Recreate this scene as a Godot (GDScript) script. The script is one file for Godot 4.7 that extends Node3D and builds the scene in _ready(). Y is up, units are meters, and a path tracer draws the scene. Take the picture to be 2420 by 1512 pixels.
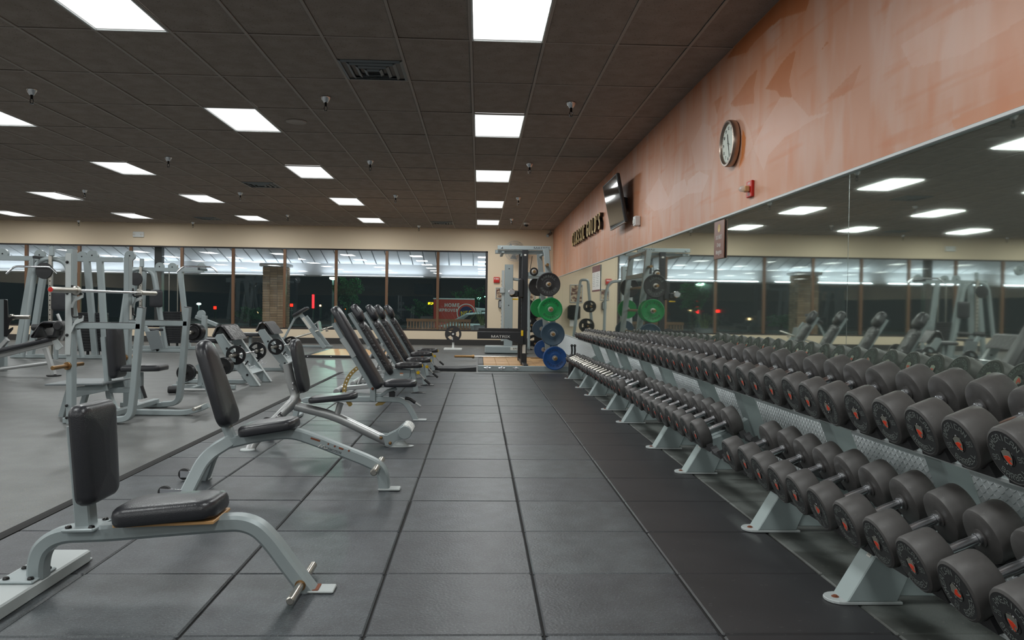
extends Node3D
# A gym at night. Camera, light, then structure, then things, small details last.
const FPX := 1843.15
const TILE := 0.6096
const WALL_X := 2.1
const BACK_Z := -22.3
const CEIL := 3.318
const REAR_Z := 20.0
const LEFT_X := -20.0
var eye := Vector3(0, 1.126, 0)
var lens := Basis(Vector3.UP, -0.0427) * Basis(Vector3.RIGHT, -0.0174) * Basis(Vector3.BACK, 0.0141)
var taken := {}
var M := {}
var rng := RandomNumberGenerator.new()
var sgroup := 1

# ---- a pixel of the photograph gives a direction; the plane it meets gives the distance
func ray(x: float, y: float) -> Vector3: return lens * Vector3((x - 1210.0) / FPX, (756.0 - y) / FPX, -1.0)
func pz(x: float, y: float, z: float) -> Vector3:
	var d := ray(x, y)
	return eye + d * (z / d.z)
func px(x: float, y: float, wx: float) -> Vector3:
	var d := ray(x, y)
	return eye + d * (wx / d.x)
func py(x: float, y: float, h := 0.0) -> Vector3:
	var d := ray(x, y)
	return eye + d * ((h - eye.y) / d.y)

# ---- geometry collector: closed pieces are turned outwards by their signed volume
class G:
	var st := SurfaceTool.new()
	var host
	func _init(h) -> void:
		host = h
		st.begin(Mesh.PRIMITIVE_TRIANGLES)
	func put(t: PackedVector3Array, s: PackedInt32Array, sheet := false) -> void:
		var vol := 0.0
		var c := t[0]
		for i in range(0, t.size(), 3):
			vol += (t[i] - c).dot((t[i + 1] - c).cross(t[i + 2] - c))
		var flip := vol > 0.0 and not sheet
		for i in range(0, t.size(), 3):
			st.set_smooth_group(s[i / 3])
			st.add_vertex(t[i])
			st.add_vertex(t[i + 2] if flip else t[i + 1])
			st.add_vertex(t[i + 1] if flip else t[i + 2])
	# rings of equal length joined by quads; groups: one smoothing group per band, -1 flat
	func loft(rings: Array, bands: Array, cap0 := true, cap1 := true, shut := true, around := []) -> void:
		var t := PackedVector3Array()
		var s := PackedInt32Array()
		var n: int = rings[0].size()
		for k in rings.size() - 1:
			var a: PackedVector3Array = rings[k]
			var b: PackedVector3Array = rings[k + 1]
			for i in (n if shut else n - 1):
				var j := (i + 1) % n
				t.append_array([a[i], b[i], b[j], a[i], b[j], a[j]])
				var g: int = bands[k] if around.is_empty() else around[i]
				s.append_array([g, g])
		for e in 2:
			if (cap0 if e == 0 else cap1):
				var r: PackedVector3Array = rings[0] if e == 0 else rings[-1]
				var c := Vector3.ZERO
				for p in r: c += p
				c /= n
				for i in n:
					var j := (i + 1) % n
					t.append_array([r[j], r[i], c] if e == 1 else [r[i], r[j], c])
					s.append(-1)
		put(t, s)
	func lathe(xf: Transform3D, prof: Array, seg := 24) -> void: # prof: [radius, height along local y]
		var rings := []
		var bands := []
		for p in prof:
			var r := PackedVector3Array()
			for i in seg:
				var a := TAU * i / seg
				r.append(xf * Vector3(cos(a) * p[0], p[1], sin(a) * p[0]))
			rings.append(r)
		host.sgroup += 1
		for k in prof.size() - 1:
			if k > 0:
				var u := Vector2(prof[k][0] - prof[k - 1][0], prof[k][1] - prof[k - 1][1])
				var v := Vector2(prof[k + 1][0] - prof[k][0], prof[k + 1][1] - prof[k][1])
				if absf(u.angle_to(v)) > 0.62: host.sgroup += 1
			bands.append(host.sgroup)
		loft(rings, bands, prof[0][0] > 0.0001, prof[-1][0] > 0.0001)
	func cyl(a: Vector3, b: Vector3, r: float, seg := 16, r2 := -1.0, bev := 0.0) -> void:
		var q: float = r if r2 < 0.0 else r2
		var l := a.distance_to(b)
		var pr := [[r, 0.0], [q, l]] if bev <= 0.0 else [[r - bev, 0.0], [r, bev], [q, l - bev], [q - bev, l]]
		lathe(Transform3D(host.aim(b - a), a), pr, seg)
	func tube(pts: Array, r: float, seg := 12, r2 := -1.0) -> void:
		var rings := []
		var up: Vector3 = Vector3.UP
		var d0: Vector3 = (pts[1] - pts[0]).normalized()
		if absf(d0.dot(up)) > 0.9: up = Vector3.RIGHT
		host.sgroup += 1
		var bands := []
		for i in pts.size():
			var d: Vector3 = (pts[mini(i + 1, pts.size() - 1)] - pts[maxi(i - 1, 0)]).normalized()
			up = (up - d * up.dot(d)).normalized()
			var sd := d.cross(up)
			var ring := PackedVector3Array()
			var rr: float = r if r2 < 0.0 else lerpf(r, r2, float(i) / (pts.size() - 1))
			for k in seg:
				var a := TAU * k / seg
				ring.append(pts[i] + (sd * cos(a) + up * sin(a)) * rr)
			rings.append(ring)
			bands.append(host.sgroup)
		loft(rings, bands)
	# rectangular tube swept along a path; side: the axis its width w lies along
	func rt(pts: Array, w: float, h: float, side := Vector3.BACK, bev := 0.006) -> void:
		var rings := []
		var sd := side.normalized()
		for i in pts.size():
			var d1: Vector3 = (pts[i] - pts[maxi(i - 1, 0)]) if i > 0 else (pts[1] - pts[0])
			var d2: Vector3 = (pts[mini(i + 1, pts.size() - 1)] - pts[i]) if i < pts.size() - 1 else d1
			d1 = d1.normalized()
			d2 = d2.normalized()
			var d := (d1 + d2).normalized()
			var v := sd.cross(d).normalized()
			var sc := 1.0 / maxf(d.dot(d1), 0.5)
			var s2 := d.cross(v).normalized()
			if s2.dot(sd) < 0: s2 = -s2
			var x := w / 2
			var y := h / 2
			var b := minf(bev, minf(x, y) * 0.6)
			var ring := PackedVector3Array()
			for c in [[x - b, y], [x, y - b], [x, -y + b], [x - b, -y], [-x + b, -y], [-x, -y + b], [-x, y - b], [-x + b, y]]:
				ring.append(pts[i] + s2 * c[0] + v * c[1] * sc)
			rings.append(ring)
		var gs := []
		for i in 8:
			host.sgroup += 1
			gs.append(host.sgroup)
		loft(rings, [], true, true, true, gs)
	func box(c: Vector3, s: Vector3, bev := 0.0, b := Basis.IDENTITY) -> void:
		var h := s / 2
		var e := minf(bev, minf(h.x, minf(h.y, h.z)) * 0.8)
		var rings := []
		var rows := [[-h.y, 0.0]] if e <= 0 else [[-h.y, e], [-h.y + e, 0.0]]
		rows += [[h.y, 0.0]] if e <= 0 else [[h.y - e, 0.0], [h.y, e]]
		for r in rows:
			var x: float = h.x - r[1]
			var z: float = h.z - r[1]
			var ring := PackedVector3Array()
			var pts := [[x, z], [-x, z], [-x, -z], [x, -z]] if e <= 0 else [[x - e, z], [-x + e, z], [-x, z - e], [-x, -z + e], [-x + e, -z], [x - e, -z], [x, -z + e], [x, z - e]]
			for p in pts: ring.append(c + b * Vector3(p[0], r[0], p[1]))
			rings.append(ring)
		loft(rings, [-1, -1, -1, -1])
	# outline in the local xy plane pushed along local z by depth, edges bevelled
	func prism(xf: Transform3D, poly: Array, depth: float, bev := 0.0) -> void:
		var pv := PackedVector2Array()
		for p in poly: pv.append(p)
		if Geometry2D.is_polygon_clockwise(pv): pv.reverse()
		var n := pv.size()
		var inn := PackedVector2Array()
		for i in n:
			var d1 := (pv[i] - pv[(i + n - 1) % n]).normalized()
			var d2 := (pv[(i + 1) % n] - pv[i]).normalized()
			var m := (d1 + d2).normalized()
			var nn := Vector2(-m.y, m.x)
			inn.append(pv[i] + nn * minf(bev / maxf(m.dot(d1), 0.4), bev * 2))
		var t := PackedVector3Array()
		var s := PackedInt32Array()
		var rows := [[pv, 0.0], [pv, depth]] if bev <= 0 else [[inn, 0.0], [pv, bev], [pv, depth - bev], [inn, depth]]
		for k in rows.size() - 1:
			for i in n:
				var j := (i + 1) % n
				var a := xf * Vector3(rows[k][0][i].x, rows[k][0][i].y, rows[k][1])
				var b := xf * Vector3(rows[k][0][j].x, rows[k][0][j].y, rows[k][1])
				var c := xf * Vector3(rows[k + 1][0][j].x, rows[k + 1][0][j].y, rows[k + 1][1])
				var d := xf * Vector3(rows[k + 1][0][i].x, rows[k + 1][0][i].y, rows[k + 1][1])
				t.append_array([a, b, c, a, c, d])
				s.append_array([-1, -1])
		var ix := Geometry2D.triangulate_polygon(rows[0][0])
		for k in range(0, ix.size(), 3):
			for e in 2:
				var r = rows[0] if e == 0 else rows[-1]
				var q := [r[0][ix[k]], r[0][ix[k + 1]], r[0][ix[k + 2]]]
				if (q[1] - q[0]).cross(q[2] - q[0]) < 0: q = [q[0], q[2], q[1]]
				if e == 0: q = [q[0], q[2], q[1]]
				for p in q: t.append(xf * Vector3(p.x, p.y, r[1]))
				s.append(-1)
		put(t, s)
	# a stuffed cushion: local x = width, z = length, y = thickness (0..t); w0 at -z end, w1 at +z end
	func pad(xf: Transform3D, w0: float, w1: float, l: float, t: float, rad := 0.05, crown := 0.1, rad1 := -1.0) -> void:
		var e := t * 0.62
		var rings := []
		var bands := []
		host.sgroup += 1
		var r1: float = rad if rad1 < 0 else rad1
		for lv in [[0.55, 0.0], [0.12, 0.03], [0.0, 0.22], [0.0, 0.55], [0.10, 0.78], [0.34, 0.93], [0.75, 1.0], [1.5, 1.0 + crown * 0.6], [2.6, 1.0 + crown]]:
			var ins: float = lv[0] * e
			var ring := PackedVector3Array()
			for q in 4:
				var sx := 1.0 if q == 0 or q == 3 else -1.0
				var sz := 1.0 if q < 2 else -1.0
				var hw: float = ((w1 if sz > 0 else w0) / 2) - ins
				var hl: float = l / 2 - ins
				hw = maxf(hw, 0.01)
				hl = maxf(hl, 0.01)
				var rr := clampf((r1 if sz > 0 else rad) - ins * 0.5, 0.006, minf(hw, hl))
				for k in 6:
					var a: float = PI / 2 * (k / 5.0)
					a = a if q == 0 else (PI / 2 + a if q == 1 else (PI + a if q == 2 else PI * 1.5 + a))
					ring.append(xf * Vector3(sx * (hw - rr) + cos(a) * rr, lv[1] * t, sz * (hl - rr) + sin(a) * rr))
			rings.append(ring)
			bands.append(host.sgroup)
		loft(rings, bands)
	func ball(c: Vector3, r: float, seg := 12, sq := 1.0) -> void:
		var pr := []
		for i in 9: pr.append([maxf(sin(PI * i / 8.0) * r, 0.0002), -cos(PI * i / 8.0) * r * sq])
		lathe(Transform3D(Basis.IDENTITY, c), pr, seg)
	func mesh() -> ArrayMesh:
		st.generate_normals()
		st.index()
		return st.commit()

func g() -> G: return G.new(self)
func aim(d: Vector3) -> Basis: # a basis whose y runs along d
	var y := d.normalized()
	var x := (Vector3.BACK if absf(y.z) < 0.9 else Vector3.RIGHT).cross(y).normalized()
	return Basis(x, y, x.cross(y))
func round_path(pts: Array, rad: float, steps := 6) -> Array:
	var out := [pts[0]]
	for i in range(1, pts.size() - 1):
		var a: Vector3 = pts[i - 1]
		var b: Vector3 = pts[i]
		var c: Vector3 = pts[i + 1]
		var r := minf(rad, minf(a.distance_to(b), b.distance_to(c)) * 0.48)
		var p := b + (a - b).normalized() * r
		var q := b + (c - b).normalized() * r
		for k in steps + 1:
			var t := float(k) / steps
			out.append(p.lerp(b, t).lerp(b.lerp(q, t), t))
	out.append(pts[-1])
	return out
func pzs(z: float, list: Array) -> Array: # pixels -> points on a plane across the room
	var o := []
	for p in list: o.append(pz(p[0], p[1], z))
	return o

# ---- nodes
func numbered(n: String) -> String:
	taken[n] = taken.get(n, -1) + 1
	return n if taken[n] == 0 else "%s_%03d" % [n, taken[n]]
func tag(o: Node3D, label: String, category: String, group := "", kind := "") -> Node3D:
	if label: o.set_meta("label", label)
	if category: o.set_meta("category", category)
	if group: o.set_meta("group", group)
	if kind: o.set_meta("kind", kind)
	return o
func thing(n: String, label: String, category: String, at := Vector3.ZERO, group := "") -> Node3D:
	var o := Node3D.new()
	o.name = numbered(n)
	o.position = at
	add_child(o)
	return tag(o, label, category, group)
# shapes are given in the scene's metres; a direct part is shifted back by its thing's base
func part(parent: Node3D, n: String, shape, mat: Material, label := "") -> MeshInstance3D:
	var o := MeshInstance3D.new()
	o.name = n
	o.mesh = shape.mesh() if shape is G else shape
	o.material_override = mat
	parent.add_child(o, true)
	if parent.get_parent() == self: o.position = -parent.position
	if label: o.set_meta("label", label)
	return o
func struct(n: String, shape, mat: Material, parent: Node3D = self) -> MeshInstance3D:
	var o := MeshInstance3D.new()
	o.name = numbered(n) if parent == self else n
	o.mesh = shape.mesh() if shape is G else shape
	o.material_override = mat
	parent.add_child(o, true)
	if parent == self: o.set_meta("kind", "structure")
	return o
func solo(n: String, shape, mat: Material, label: String, category: String, group := "") -> MeshInstance3D:
	var o := MeshInstance3D.new()
	o.name = numbered(n)
	o.mesh = shape.mesh() if shape is G else shape
	o.material_override = mat
	add_child(o)
	tag(o, label, category, group)
	return o
func copy(src: Node3D, n: String, at: Vector3, label := "") -> Node3D:
	var o: Node3D = src.duplicate()
	o.name = numbered(n)
	add_child(o)
	o.position = at
	if label: o.set_meta("label", label)
	return o
func words(parent: Node3D, text: String, height: float, xf: Transform3D, mat: Material, depth := 0.001, bold := true, n := "lettering", stretch := 1.0, serif := false) -> MeshInstance3D:
	var tm := TextMesh.new()
	var f := SystemFont.new()
	f.font_names = PackedStringArray(["Droid Serif" if serif else "Droid Sans"])
	f.font_weight = 700 if bold else 400
	tm.font = f
	tm.text = text
	tm.font_size = 32
	tm.pixel_size = height / 23.5
	tm.depth = depth
	tm.curve_step = 4.0
	var o := MeshInstance3D.new()
	o.name = n
	o.mesh = tm
	o.material_override = mat
	parent.add_child(o, true)
	var t := xf.scaled_local(Vector3(stretch, 1, 1))
	o.transform = t
	if parent.get_parent() == self: o.position -= parent.position
	return o

# ---- materials
func mat(n: String, c: Color, rough := 0.5, metal := 0.0, spec := 0.5) -> StandardMaterial3D:
	var m := StandardMaterial3D.new()
	m.resource_name = n
	m.albedo_color = c
	m.roughness = rough
	m.metallic = metal
	m.metallic_specular = spec
	M[n] = m
	return m
func c8(r: int, gg: int, b: int) -> Color: return Color8(r, gg, b)
func grain(freq: float, sz := 256, sd := 1, oct := 3) -> Image:
	var f := FastNoiseLite.new()
	f.seed = sd
	f.frequency = freq
	f.fractal_octaves = oct
	return f.get_seamless_image(sz, sz)
func textured(m: StandardMaterial3D, im: Image, scale: float, world := true) -> void:
	m.albedo_texture = ImageTexture.create_from_image(im)
	m.albedo_color = Color.WHITE
	tri_map(m, scale, world)
func tri_map(m: StandardMaterial3D, scale: float, world := true) -> void:
	m.uv1_triplanar = true
	m.uv1_world_triplanar = world
	m.uv1_scale = Vector3.ONE * scale
func relief(m: StandardMaterial3D, im: Image, cm: float) -> void:
	m.heightmap_enabled = true
	m.heightmap_texture = ImageTexture.create_from_image(im)
	m.heightmap_scale = cm
# picture of mottled matter: base colour, noise strength, specks
func mottle(sz: int, base: Color, dark: Color, freq: float, sd: int, amount: float, fine: float, specks: Array) -> Image:
	var a := grain(freq, sz, sd, 4)
	var im := Image.create(sz, sz, false, Image.FORMAT_RGB8)
	rng.seed = sd
	for y in sz:
		for x in sz:
			var k := clampf((a.get_pixel(x, y).r - 0.5) * amount + 0.5, 0, 1)
			var c := dark.lerp(base, k)
			var f := 1.0 + (rng.randf() - 0.5) * fine
			im.set_pixel(x, y, Color(c.r * f, c.g * f, c.b * f))
	for s in specks: # [count, colour, size]
		for i in s[0]:
			var x := rng.randi() % sz
			var y := rng.randi() % sz
			for q in s[2]: im.set_pixel((x + q) % sz, (y + rng.randi() % 2) % sz, s[1])
	return im

func _ready() -> void:
	# camera
	var cam := Camera3D.new()
	cam.name = "camera"
	cam.fov = 44.604
	cam.near = 0.05
	cam.far = 400.0
	cam.transform = Transform3D(lens, eye)
	add_child(cam)
	cam.current = true
	# night sky and exposure
	var env := Environment.new()
	env.background_mode = Environment.BG_COLOR
	env.background_color = Color(0.035, 0.045, 0.06)
	env.tonemap_mode = Environment.TONE_MAPPER_LINEAR
	env.tonemap_exposure = 1.0
	env.sdfgi_enabled = true
	env.ssao_enabled = true
	env.ssil_enabled = true
	var we := WorldEnvironment.new()
	we.name = "environment"
	we.environment = env
	add_child(we)
	materials()
	ceiling_lights()
	room()
	floor_tiles()
	ceiling_tiles()
	windows()
	right_wall()
	outside()
	dumbbell_racks()
	benches()
	press_rack()
	left_machines()
	far_corner()
	wall_things()
	ceiling_things()
	rear_room()

func materials() -> void:
	rng.seed = 7
	mat("frame", c8(152, 162, 164), 0.42, 0.15)
	mat("frame_dark", c8(120, 127, 130), 0.45, 0.15)
	mat("silver", c8(176, 178, 178), 0.34, 0.55)
	mat("white_paint", c8(222, 224, 222), 0.45)
	mat("rack_grey", c8(148, 160, 160), 0.5, 0.1)
	mat("worn_paint", c8(178, 184, 184), 0.5, 0.1)
	mat("rust", c8(120, 66, 42), 0.8)
	mat("chrome", c8(226, 228, 232), 0.22, 1.0)
	mat("worn_chrome", c8(196, 192, 184), 0.3, 1.0)
	mat("brass", c8(150, 118, 80), 0.38, 0.9)
	mat("gold_zinc", c8(172, 146, 88), 0.4, 0.6)
	mat("black_plastic", c8(34, 34, 36), 0.45)
	mat("black_gloss", c8(20, 20, 22), 0.18)
	mat("black_steel", c8(40, 41, 44), 0.4, 0.1)
	mat("iron", c8(30, 30, 32), 0.3, 0.2)
	mat("bumper", c8(50, 48, 50), 0.55)
	mat("green_bumper", c8(18, 142, 72), 0.4)
	mat("slate_bumper", c8(52, 74, 92), 0.4)
	mat("blue_bumper", c8(24, 72, 132), 0.42)
	mat("red", c8(196, 34, 24), 0.4)
	mat("orange_red", c8(228, 62, 26), 0.35)
	mat("yellow", c8(232, 190, 30), 0.4)
	mat("print_grey", c8(126, 132, 129), 0.6)
	mat("print_dark", c8(40, 40, 42), 0.6)
	mat("print_white", c8(228, 226, 222), 0.6)
	mat("sticker", c8(214, 212, 204), 0.5)
	mat("orange", c8(214, 110, 34), 0.5)
	mat("steel_panel", c8(212, 218, 220), 0.42, 0.2)
	mat("shield", c8(150, 150, 140), 0.3, 0.5)
	# stuffed vinyl with a fine grain
	var v := mat("vinyl", c8(44, 45, 49), 0.32)
	var gr := grain(0.09, 256, 3, 3)
	relief(v, gr, 0.06)
	tri_map(v, 7.0, false)
	var vw := mat("vinyl_wrinkled", c8(44, 43, 45), 0.32)
	relief(vw, grain(0.02, 256, 5, 2), 0.5)
	tri_map(vw, 3.5, false)
	# urethane dumbbell heads: dull, dusted, scuffed
	var u := mat("urethane", c8(62, 60, 59), 0.5)
	textured(u, mottle(256, c8(86, 84, 83), c8(68, 66, 65), 0.012, 11, 1.8, 0.05, [[26, c8(112, 112, 110), 4]]), 2.2, false)
	mat("urethane_face", c8(46, 47, 48), 0.55)
	# rubber tiles: crumb with pale and blue crumbs, three tones
	var tones := [[c8(70, 75, 79), c8(52, 55, 59)], [c8(62, 65, 69), c8(46, 48, 52)], [c8(78, 84, 87), c8(58, 62, 65)]]
	var crumb := grain(0.35, 256, 21, 2)
	for i in 3:
		var t := mat("tile_%d" % i, Color.WHITE, 0.44, 0.0, 0.5)
		textured(t, mottle(512, tones[i][0], tones[i][1], 0.012, 31 + i, 1.3, 0.42, [[9000, c8(106, 114, 117), 1], [9000, c8(36, 38, 42), 1], [300, c8(160, 162, 158), 1]]), 0.9)
		relief(t, crumb, 0.12)
	var ts := mat("tile_smooth", Color.WHITE, 0.46)
	textured(ts, mottle(512, c8(50, 50, 52), c8(42, 42, 44), 0.005, 41, 1.6, 0.08, [[90, c8(96, 96, 94), 5], [120, c8(120, 118, 114), 1]]), 0.7)
	var td := mat("tile_dusty", Color.WHITE, 0.62)
	textured(td, mottle(512, c8(92, 96, 93), c8(58, 60, 57), 0.006, 42, 2.6, 0.12, [[200, c8(132, 130, 122), 3]]), 0.7)
	mat("tile_joint", c8(24, 23, 23), 0.9)
	var fl := mat("rubber_floor", Color.WHITE, 0.42)
	textured(fl, mottle(512, c8(98, 100, 100), c8(86, 87, 87), 0.006, 51, 1.5, 0.16, [[5200, c8(176, 160, 108), 1], [2200, c8(70, 71, 74), 1], [1400, c8(172, 175, 175), 1]]), 1.1)
	relief(fl, crumb, 0.05)
	# ceiling board with worm holes
	var cb := mottle(512, c8(160, 149, 141), c8(148, 137, 129), 0.01, 61, 1.5, 0.06, [])
	rng.seed = 62
	for i in 1500:
		var x := rng.randi() % 512
		var y := rng.randi() % 512
		var l := 2 + rng.randi() % 5
		var dx := rng.randf_range(-1, 1)
		var dy := rng.randf_range(-1, 1)
		for q in l: cb.set_pixel(posmod(x + int(dx * q), 512), posmod(y + int(dy * q), 512), c8(84, 76, 70))
	var ct := mat("ceiling_board", Color.WHITE, 0.95, 0.0, 0.2)
	textured(ct, cb, 0.75)
	mat("ceiling_void", c8(90, 86, 82), 0.95)
	mat("grid_bar", c8(164, 154, 146), 0.6)
	mat("cream", c8(228, 210, 184), 0.75, 0.0, 0.35)
	relief(M.cream, grain(0.2, 256, 71, 2), 0.08)
	tri_map(M.cream, 2.0)
	mat("baseboard", c8(52, 50, 48), 0.6)
	mat("mullion", c8(116, 86, 64), 0.45, 0.3)
	mat("mullion_dark", c8(48, 44, 44), 0.45, 0.3)
	var gl := mat("glass", Color(0.75, 0.9, 0.9, 0.012), 0.01)
	gl.transparency = BaseMaterial3D.TRANSPARENCY_ALPHA
	mat("mirror", c8(214, 224, 215), 0.025, 0.95)
	mat("mirror_edge", c8(188, 196, 194), 0.2, 0.7)
	mat("trim_metal", c8(190, 194, 194), 0.35, 0.5)
	var w := mat("wood", Color.WHITE, 0.45)
	var wi := Image.create(256, 256, false, Image.FORMAT_RGB8)
	var wn := grain(0.02, 256, 81, 3)
	for y in 256:
		for x in 256:
			var k := wn.get_pixel((x / 8) % 256, (y * 4) % 256).r
			wi.set_pixel(x, y, c8(206, 164, 112).lerp(c8(182, 138, 90), k))
	textured(w, wi, 0.8)
	var lp := mat("light_panel", c8(240, 240, 240), 0.6)
	lp.emission_enabled = true
	lp.emission = Color(1.0, 1.0, 0.99)
	lp.emission_energy_multiplier = 1.1

func ceiling_lights() -> void:
	# recessed troffers: one tile in five across, one in three along
	var k := 0
	var nth := ["first", "second", "third", "fourth", "fifth", "sixth", "seventh", "eighth", "ninth"]
	for j in 7:
		for m in range(-4, 5):
			var c := Vector3(-0.096 + 0.305 - 3.048 * j, CEIL, -5.284 - 1.2192 * (3 * m + 0.5))
			var seen := m >= 0 and c.x > -0.7 * -c.z - 1.5
			var t := thing("ceiling_light", "glowing troffer panel in ceiling, %s row from mirror wall, %s from the windows" % [nth[j], nth[4 - m]], "ceiling light", c, "troffer lights in the ceiling grid")
			k += 1
			var fr := g()
			for s in [-1, 1]:
				fr.box(c + Vector3(s * 0.288, -0.001, 0), Vector3(0.016, 0.012, 1.2), 0.002)
				fr.box(c + Vector3(0, -0.001, s * 0.593), Vector3(0.56, 0.012, 0.016), 0.002)
			part(t, "frame", fr, M.trim_metal)
			var d := g()
			d.box(c + Vector3(0, 0.012, 0), Vector3(0.562, 0.01, 1.172))
			part(t, "diffuser", d, M.light_panel)
			var a := AreaLight3D.new()
			a.name = "panel_glow"
			a.area_size = Vector2(0.55, 1.16)
			a.light_energy = LAMP_ENERGY
			a.light_color = Color(0.985, 1.0, 0.995)
			a.area_range = 60.0
			a.area_attenuation = 2.0
			a.shadow_enabled = true
			t.add_child(a)
			a.transform = Transform3D(Basis(Vector3.RIGHT, -PI / 2), Vector3(0, -0.004, 0))

const LAMP_ENERGY := 3.9

func room() -> void:
	var L := LEFT_X
	var s := g()
	s.box(Vector3((L + WALL_X) / 2, -0.1, (BACK_Z + REAR_Z) / 2), Vector3(WALL_X - L + 0.6, 0.2 - 0.0, REAR_Z - BACK_Z + 0.6))
	floor_node = struct("floor", s, M.rubber_floor)
	s = g()
	s.box(Vector3((L + WALL_X) / 2, CEIL + 0.13, (BACK_Z + REAR_Z) / 2), Vector3(WALL_X - L + 0.6, 0.1, REAR_Z - BACK_Z + 0.6))
	ceiling_node = struct("ceiling", s, M.ceiling_void)
	s = g()
	s.box(Vector3(L - 0.15, CEIL / 2, (BACK_Z + REAR_Z) / 2), Vector3(0.3, CEIL + 0.3, REAR_Z - BACK_Z))
	struct("wall_left", s, M.cream)
	# dark column at the edge of the view
	s = g()
	s.box(Vector3(-7.78, CEIL / 2, -11.95), Vector3(0.42, CEIL, 0.42), 0.01)
	struct("column_dark", s, M.black_steel)

var floor_node: MeshInstance3D
var ceiling_node: MeshInstance3D

func floor_tiles() -> void:
	# square rubber tiles, butted with crumbling bevelled joints; part of the floor
	var meshes := []
	rng.seed = 90
	for v in 4:
		var s := g()
		var h := 0.30 - 0.0022
		s.box(Vector3(0, 0.004, 0), Vector3(TILE - 0.006 - 0.0015 * v, 0.02, TILE - 0.006 - 0.001 * v), 0.006)
		meshes.append(s.mesh())
	var base := g()
	base.box(Vector3((-2.202 + 2.08) / 2, 0.0022, -5.4), Vector3(4.27, 0.0044, 15.2))
	struct("tile_bed", base, M.tile_joint, floor_node)
	for r in range(-5, 17):
		for c in range(-3, 4):
			var o := MeshInstance3D.new()
			o.name = "rubber_tile"
			o.mesh = meshes[rng.randi() % 4]
			var roll := rng.randi() % 5
			o.material_override = M["tile_%d" % (roll % 3)] if c < 2 else (M.tile_smooth if c == 2 else M.tile_dusty)
			if c == 1 and roll > 2: o.material_override = M.tile_2
			floor_node.add_child(o, true)
			o.position = Vector3(-0.373 + (c + 0.5) * TILE + rng.randf_range(-0.001, 0.001), rng.randf_range(-0.0015, 0.001), -2.619 - (r + 0.5) * 0.6067)
	# edging strip along the left side of the tiles
	var e := g()
	e.prism(Transform3D(Basis(Vector3(1, 0, 0), Vector3(0, 1, 0), Vector3(0, 0, -1)), Vector3(-2.29, 0, 1.2)), [Vector2(0, 0.001), Vector2(0.084, 0.001), Vector2(0.084, 0.012), Vector2(0.05, 0.011)], 14.1)
	struct("edging_strip", e, M.tile_joint, floor_node)

func ceiling_tiles() -> void:
	# boards on a hung grid; the light openings are skipped
	var bm := g()
	bm.box(Vector3.ZERO, Vector3(TILE - 0.026, 0.014, 1.2192 - 0.026), 0.003)
	var board := bm.mesh()
	var list := []
	for i in range(-33, 4):
		for k in range(-21, 14):
			if posmod(i, 5) == 0 and posmod(k, 3) == 0: continue
			var c := Vector3(-0.096 + (i + 0.5) * TILE, CEIL + 0.012, -5.284 - (k + 0.5) * 1.2192)
			if c.x > WALL_X + 0.2 or c.z < BACK_Z - 0.5: continue
			var v := c - eye
			var q := lens.inverse() * v
			var size := 0.0
			if q.z < -0.5 and absf(q.x / q.z) < 0.75 and q.y / -q.z < 0.52: size = 1.0 / (q.z * q.z) * (1.0 - 0.3 * absf(q.x / q.z))
			list.append([size, c, i, k])
	list.sort_custom(func(a, b): return a[0] > b[0])
	var rest := g()
	rng.seed = 101
	for n in list.size():
		var c: Vector3 = list[n][1]
		if list[n][2] == -2 and list[n][3] == 1: pass
		c.y += rng.randf_range(-0.002, 0.002)
		var wx := minf(c.x + TILE / 2, WALL_X + 0.05) - (c.x - TILE / 2)
		if n < 296 and wx > 0.5:
			var o := MeshInstance3D.new()
			o.name = "ceiling_tile"
			o.mesh = board
			o.material_override = M.ceiling_board
			ceiling_node.add_child(o, true)
			o.position = c
			o.rotation = Vector3(rng.randf_range(-0.003, 0.003), 0, rng.randf_range(-0.004, 0.004))
		else:
			rest.box(c + Vector3((wx - TILE) / 2, 0, 0), Vector3(wx - 0.026, 0.014, 1.193))
	struct("ceiling_tiles_beyond", rest, M.ceiling_board, ceiling_node).set_meta("kind", "stuff")
	var zc := (BACK_Z + REAR_Z) / 2
	for i in range(-33, 4):
		var b := g()
		b.box(Vector3(-0.096 + i * TILE, CEIL + 0.002, zc), Vector3(0.024, 0.008, REAR_Z - BACK_Z))
		if -0.096 + i * TILE < WALL_X: struct("grid_bar", b, M.grid_bar, ceiling_node)
	for k in range(-20, 15):
		var b := g()
		b.box(Vector3((LEFT_X + WALL_X) / 2, CEIL + 0.0022, -5.284 - k * 1.2192), Vector3(WALL_X - LEFT_X, 0.006, 0.018))
		struct("grid_bar", b, M.grid_bar, ceiling_node)

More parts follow.
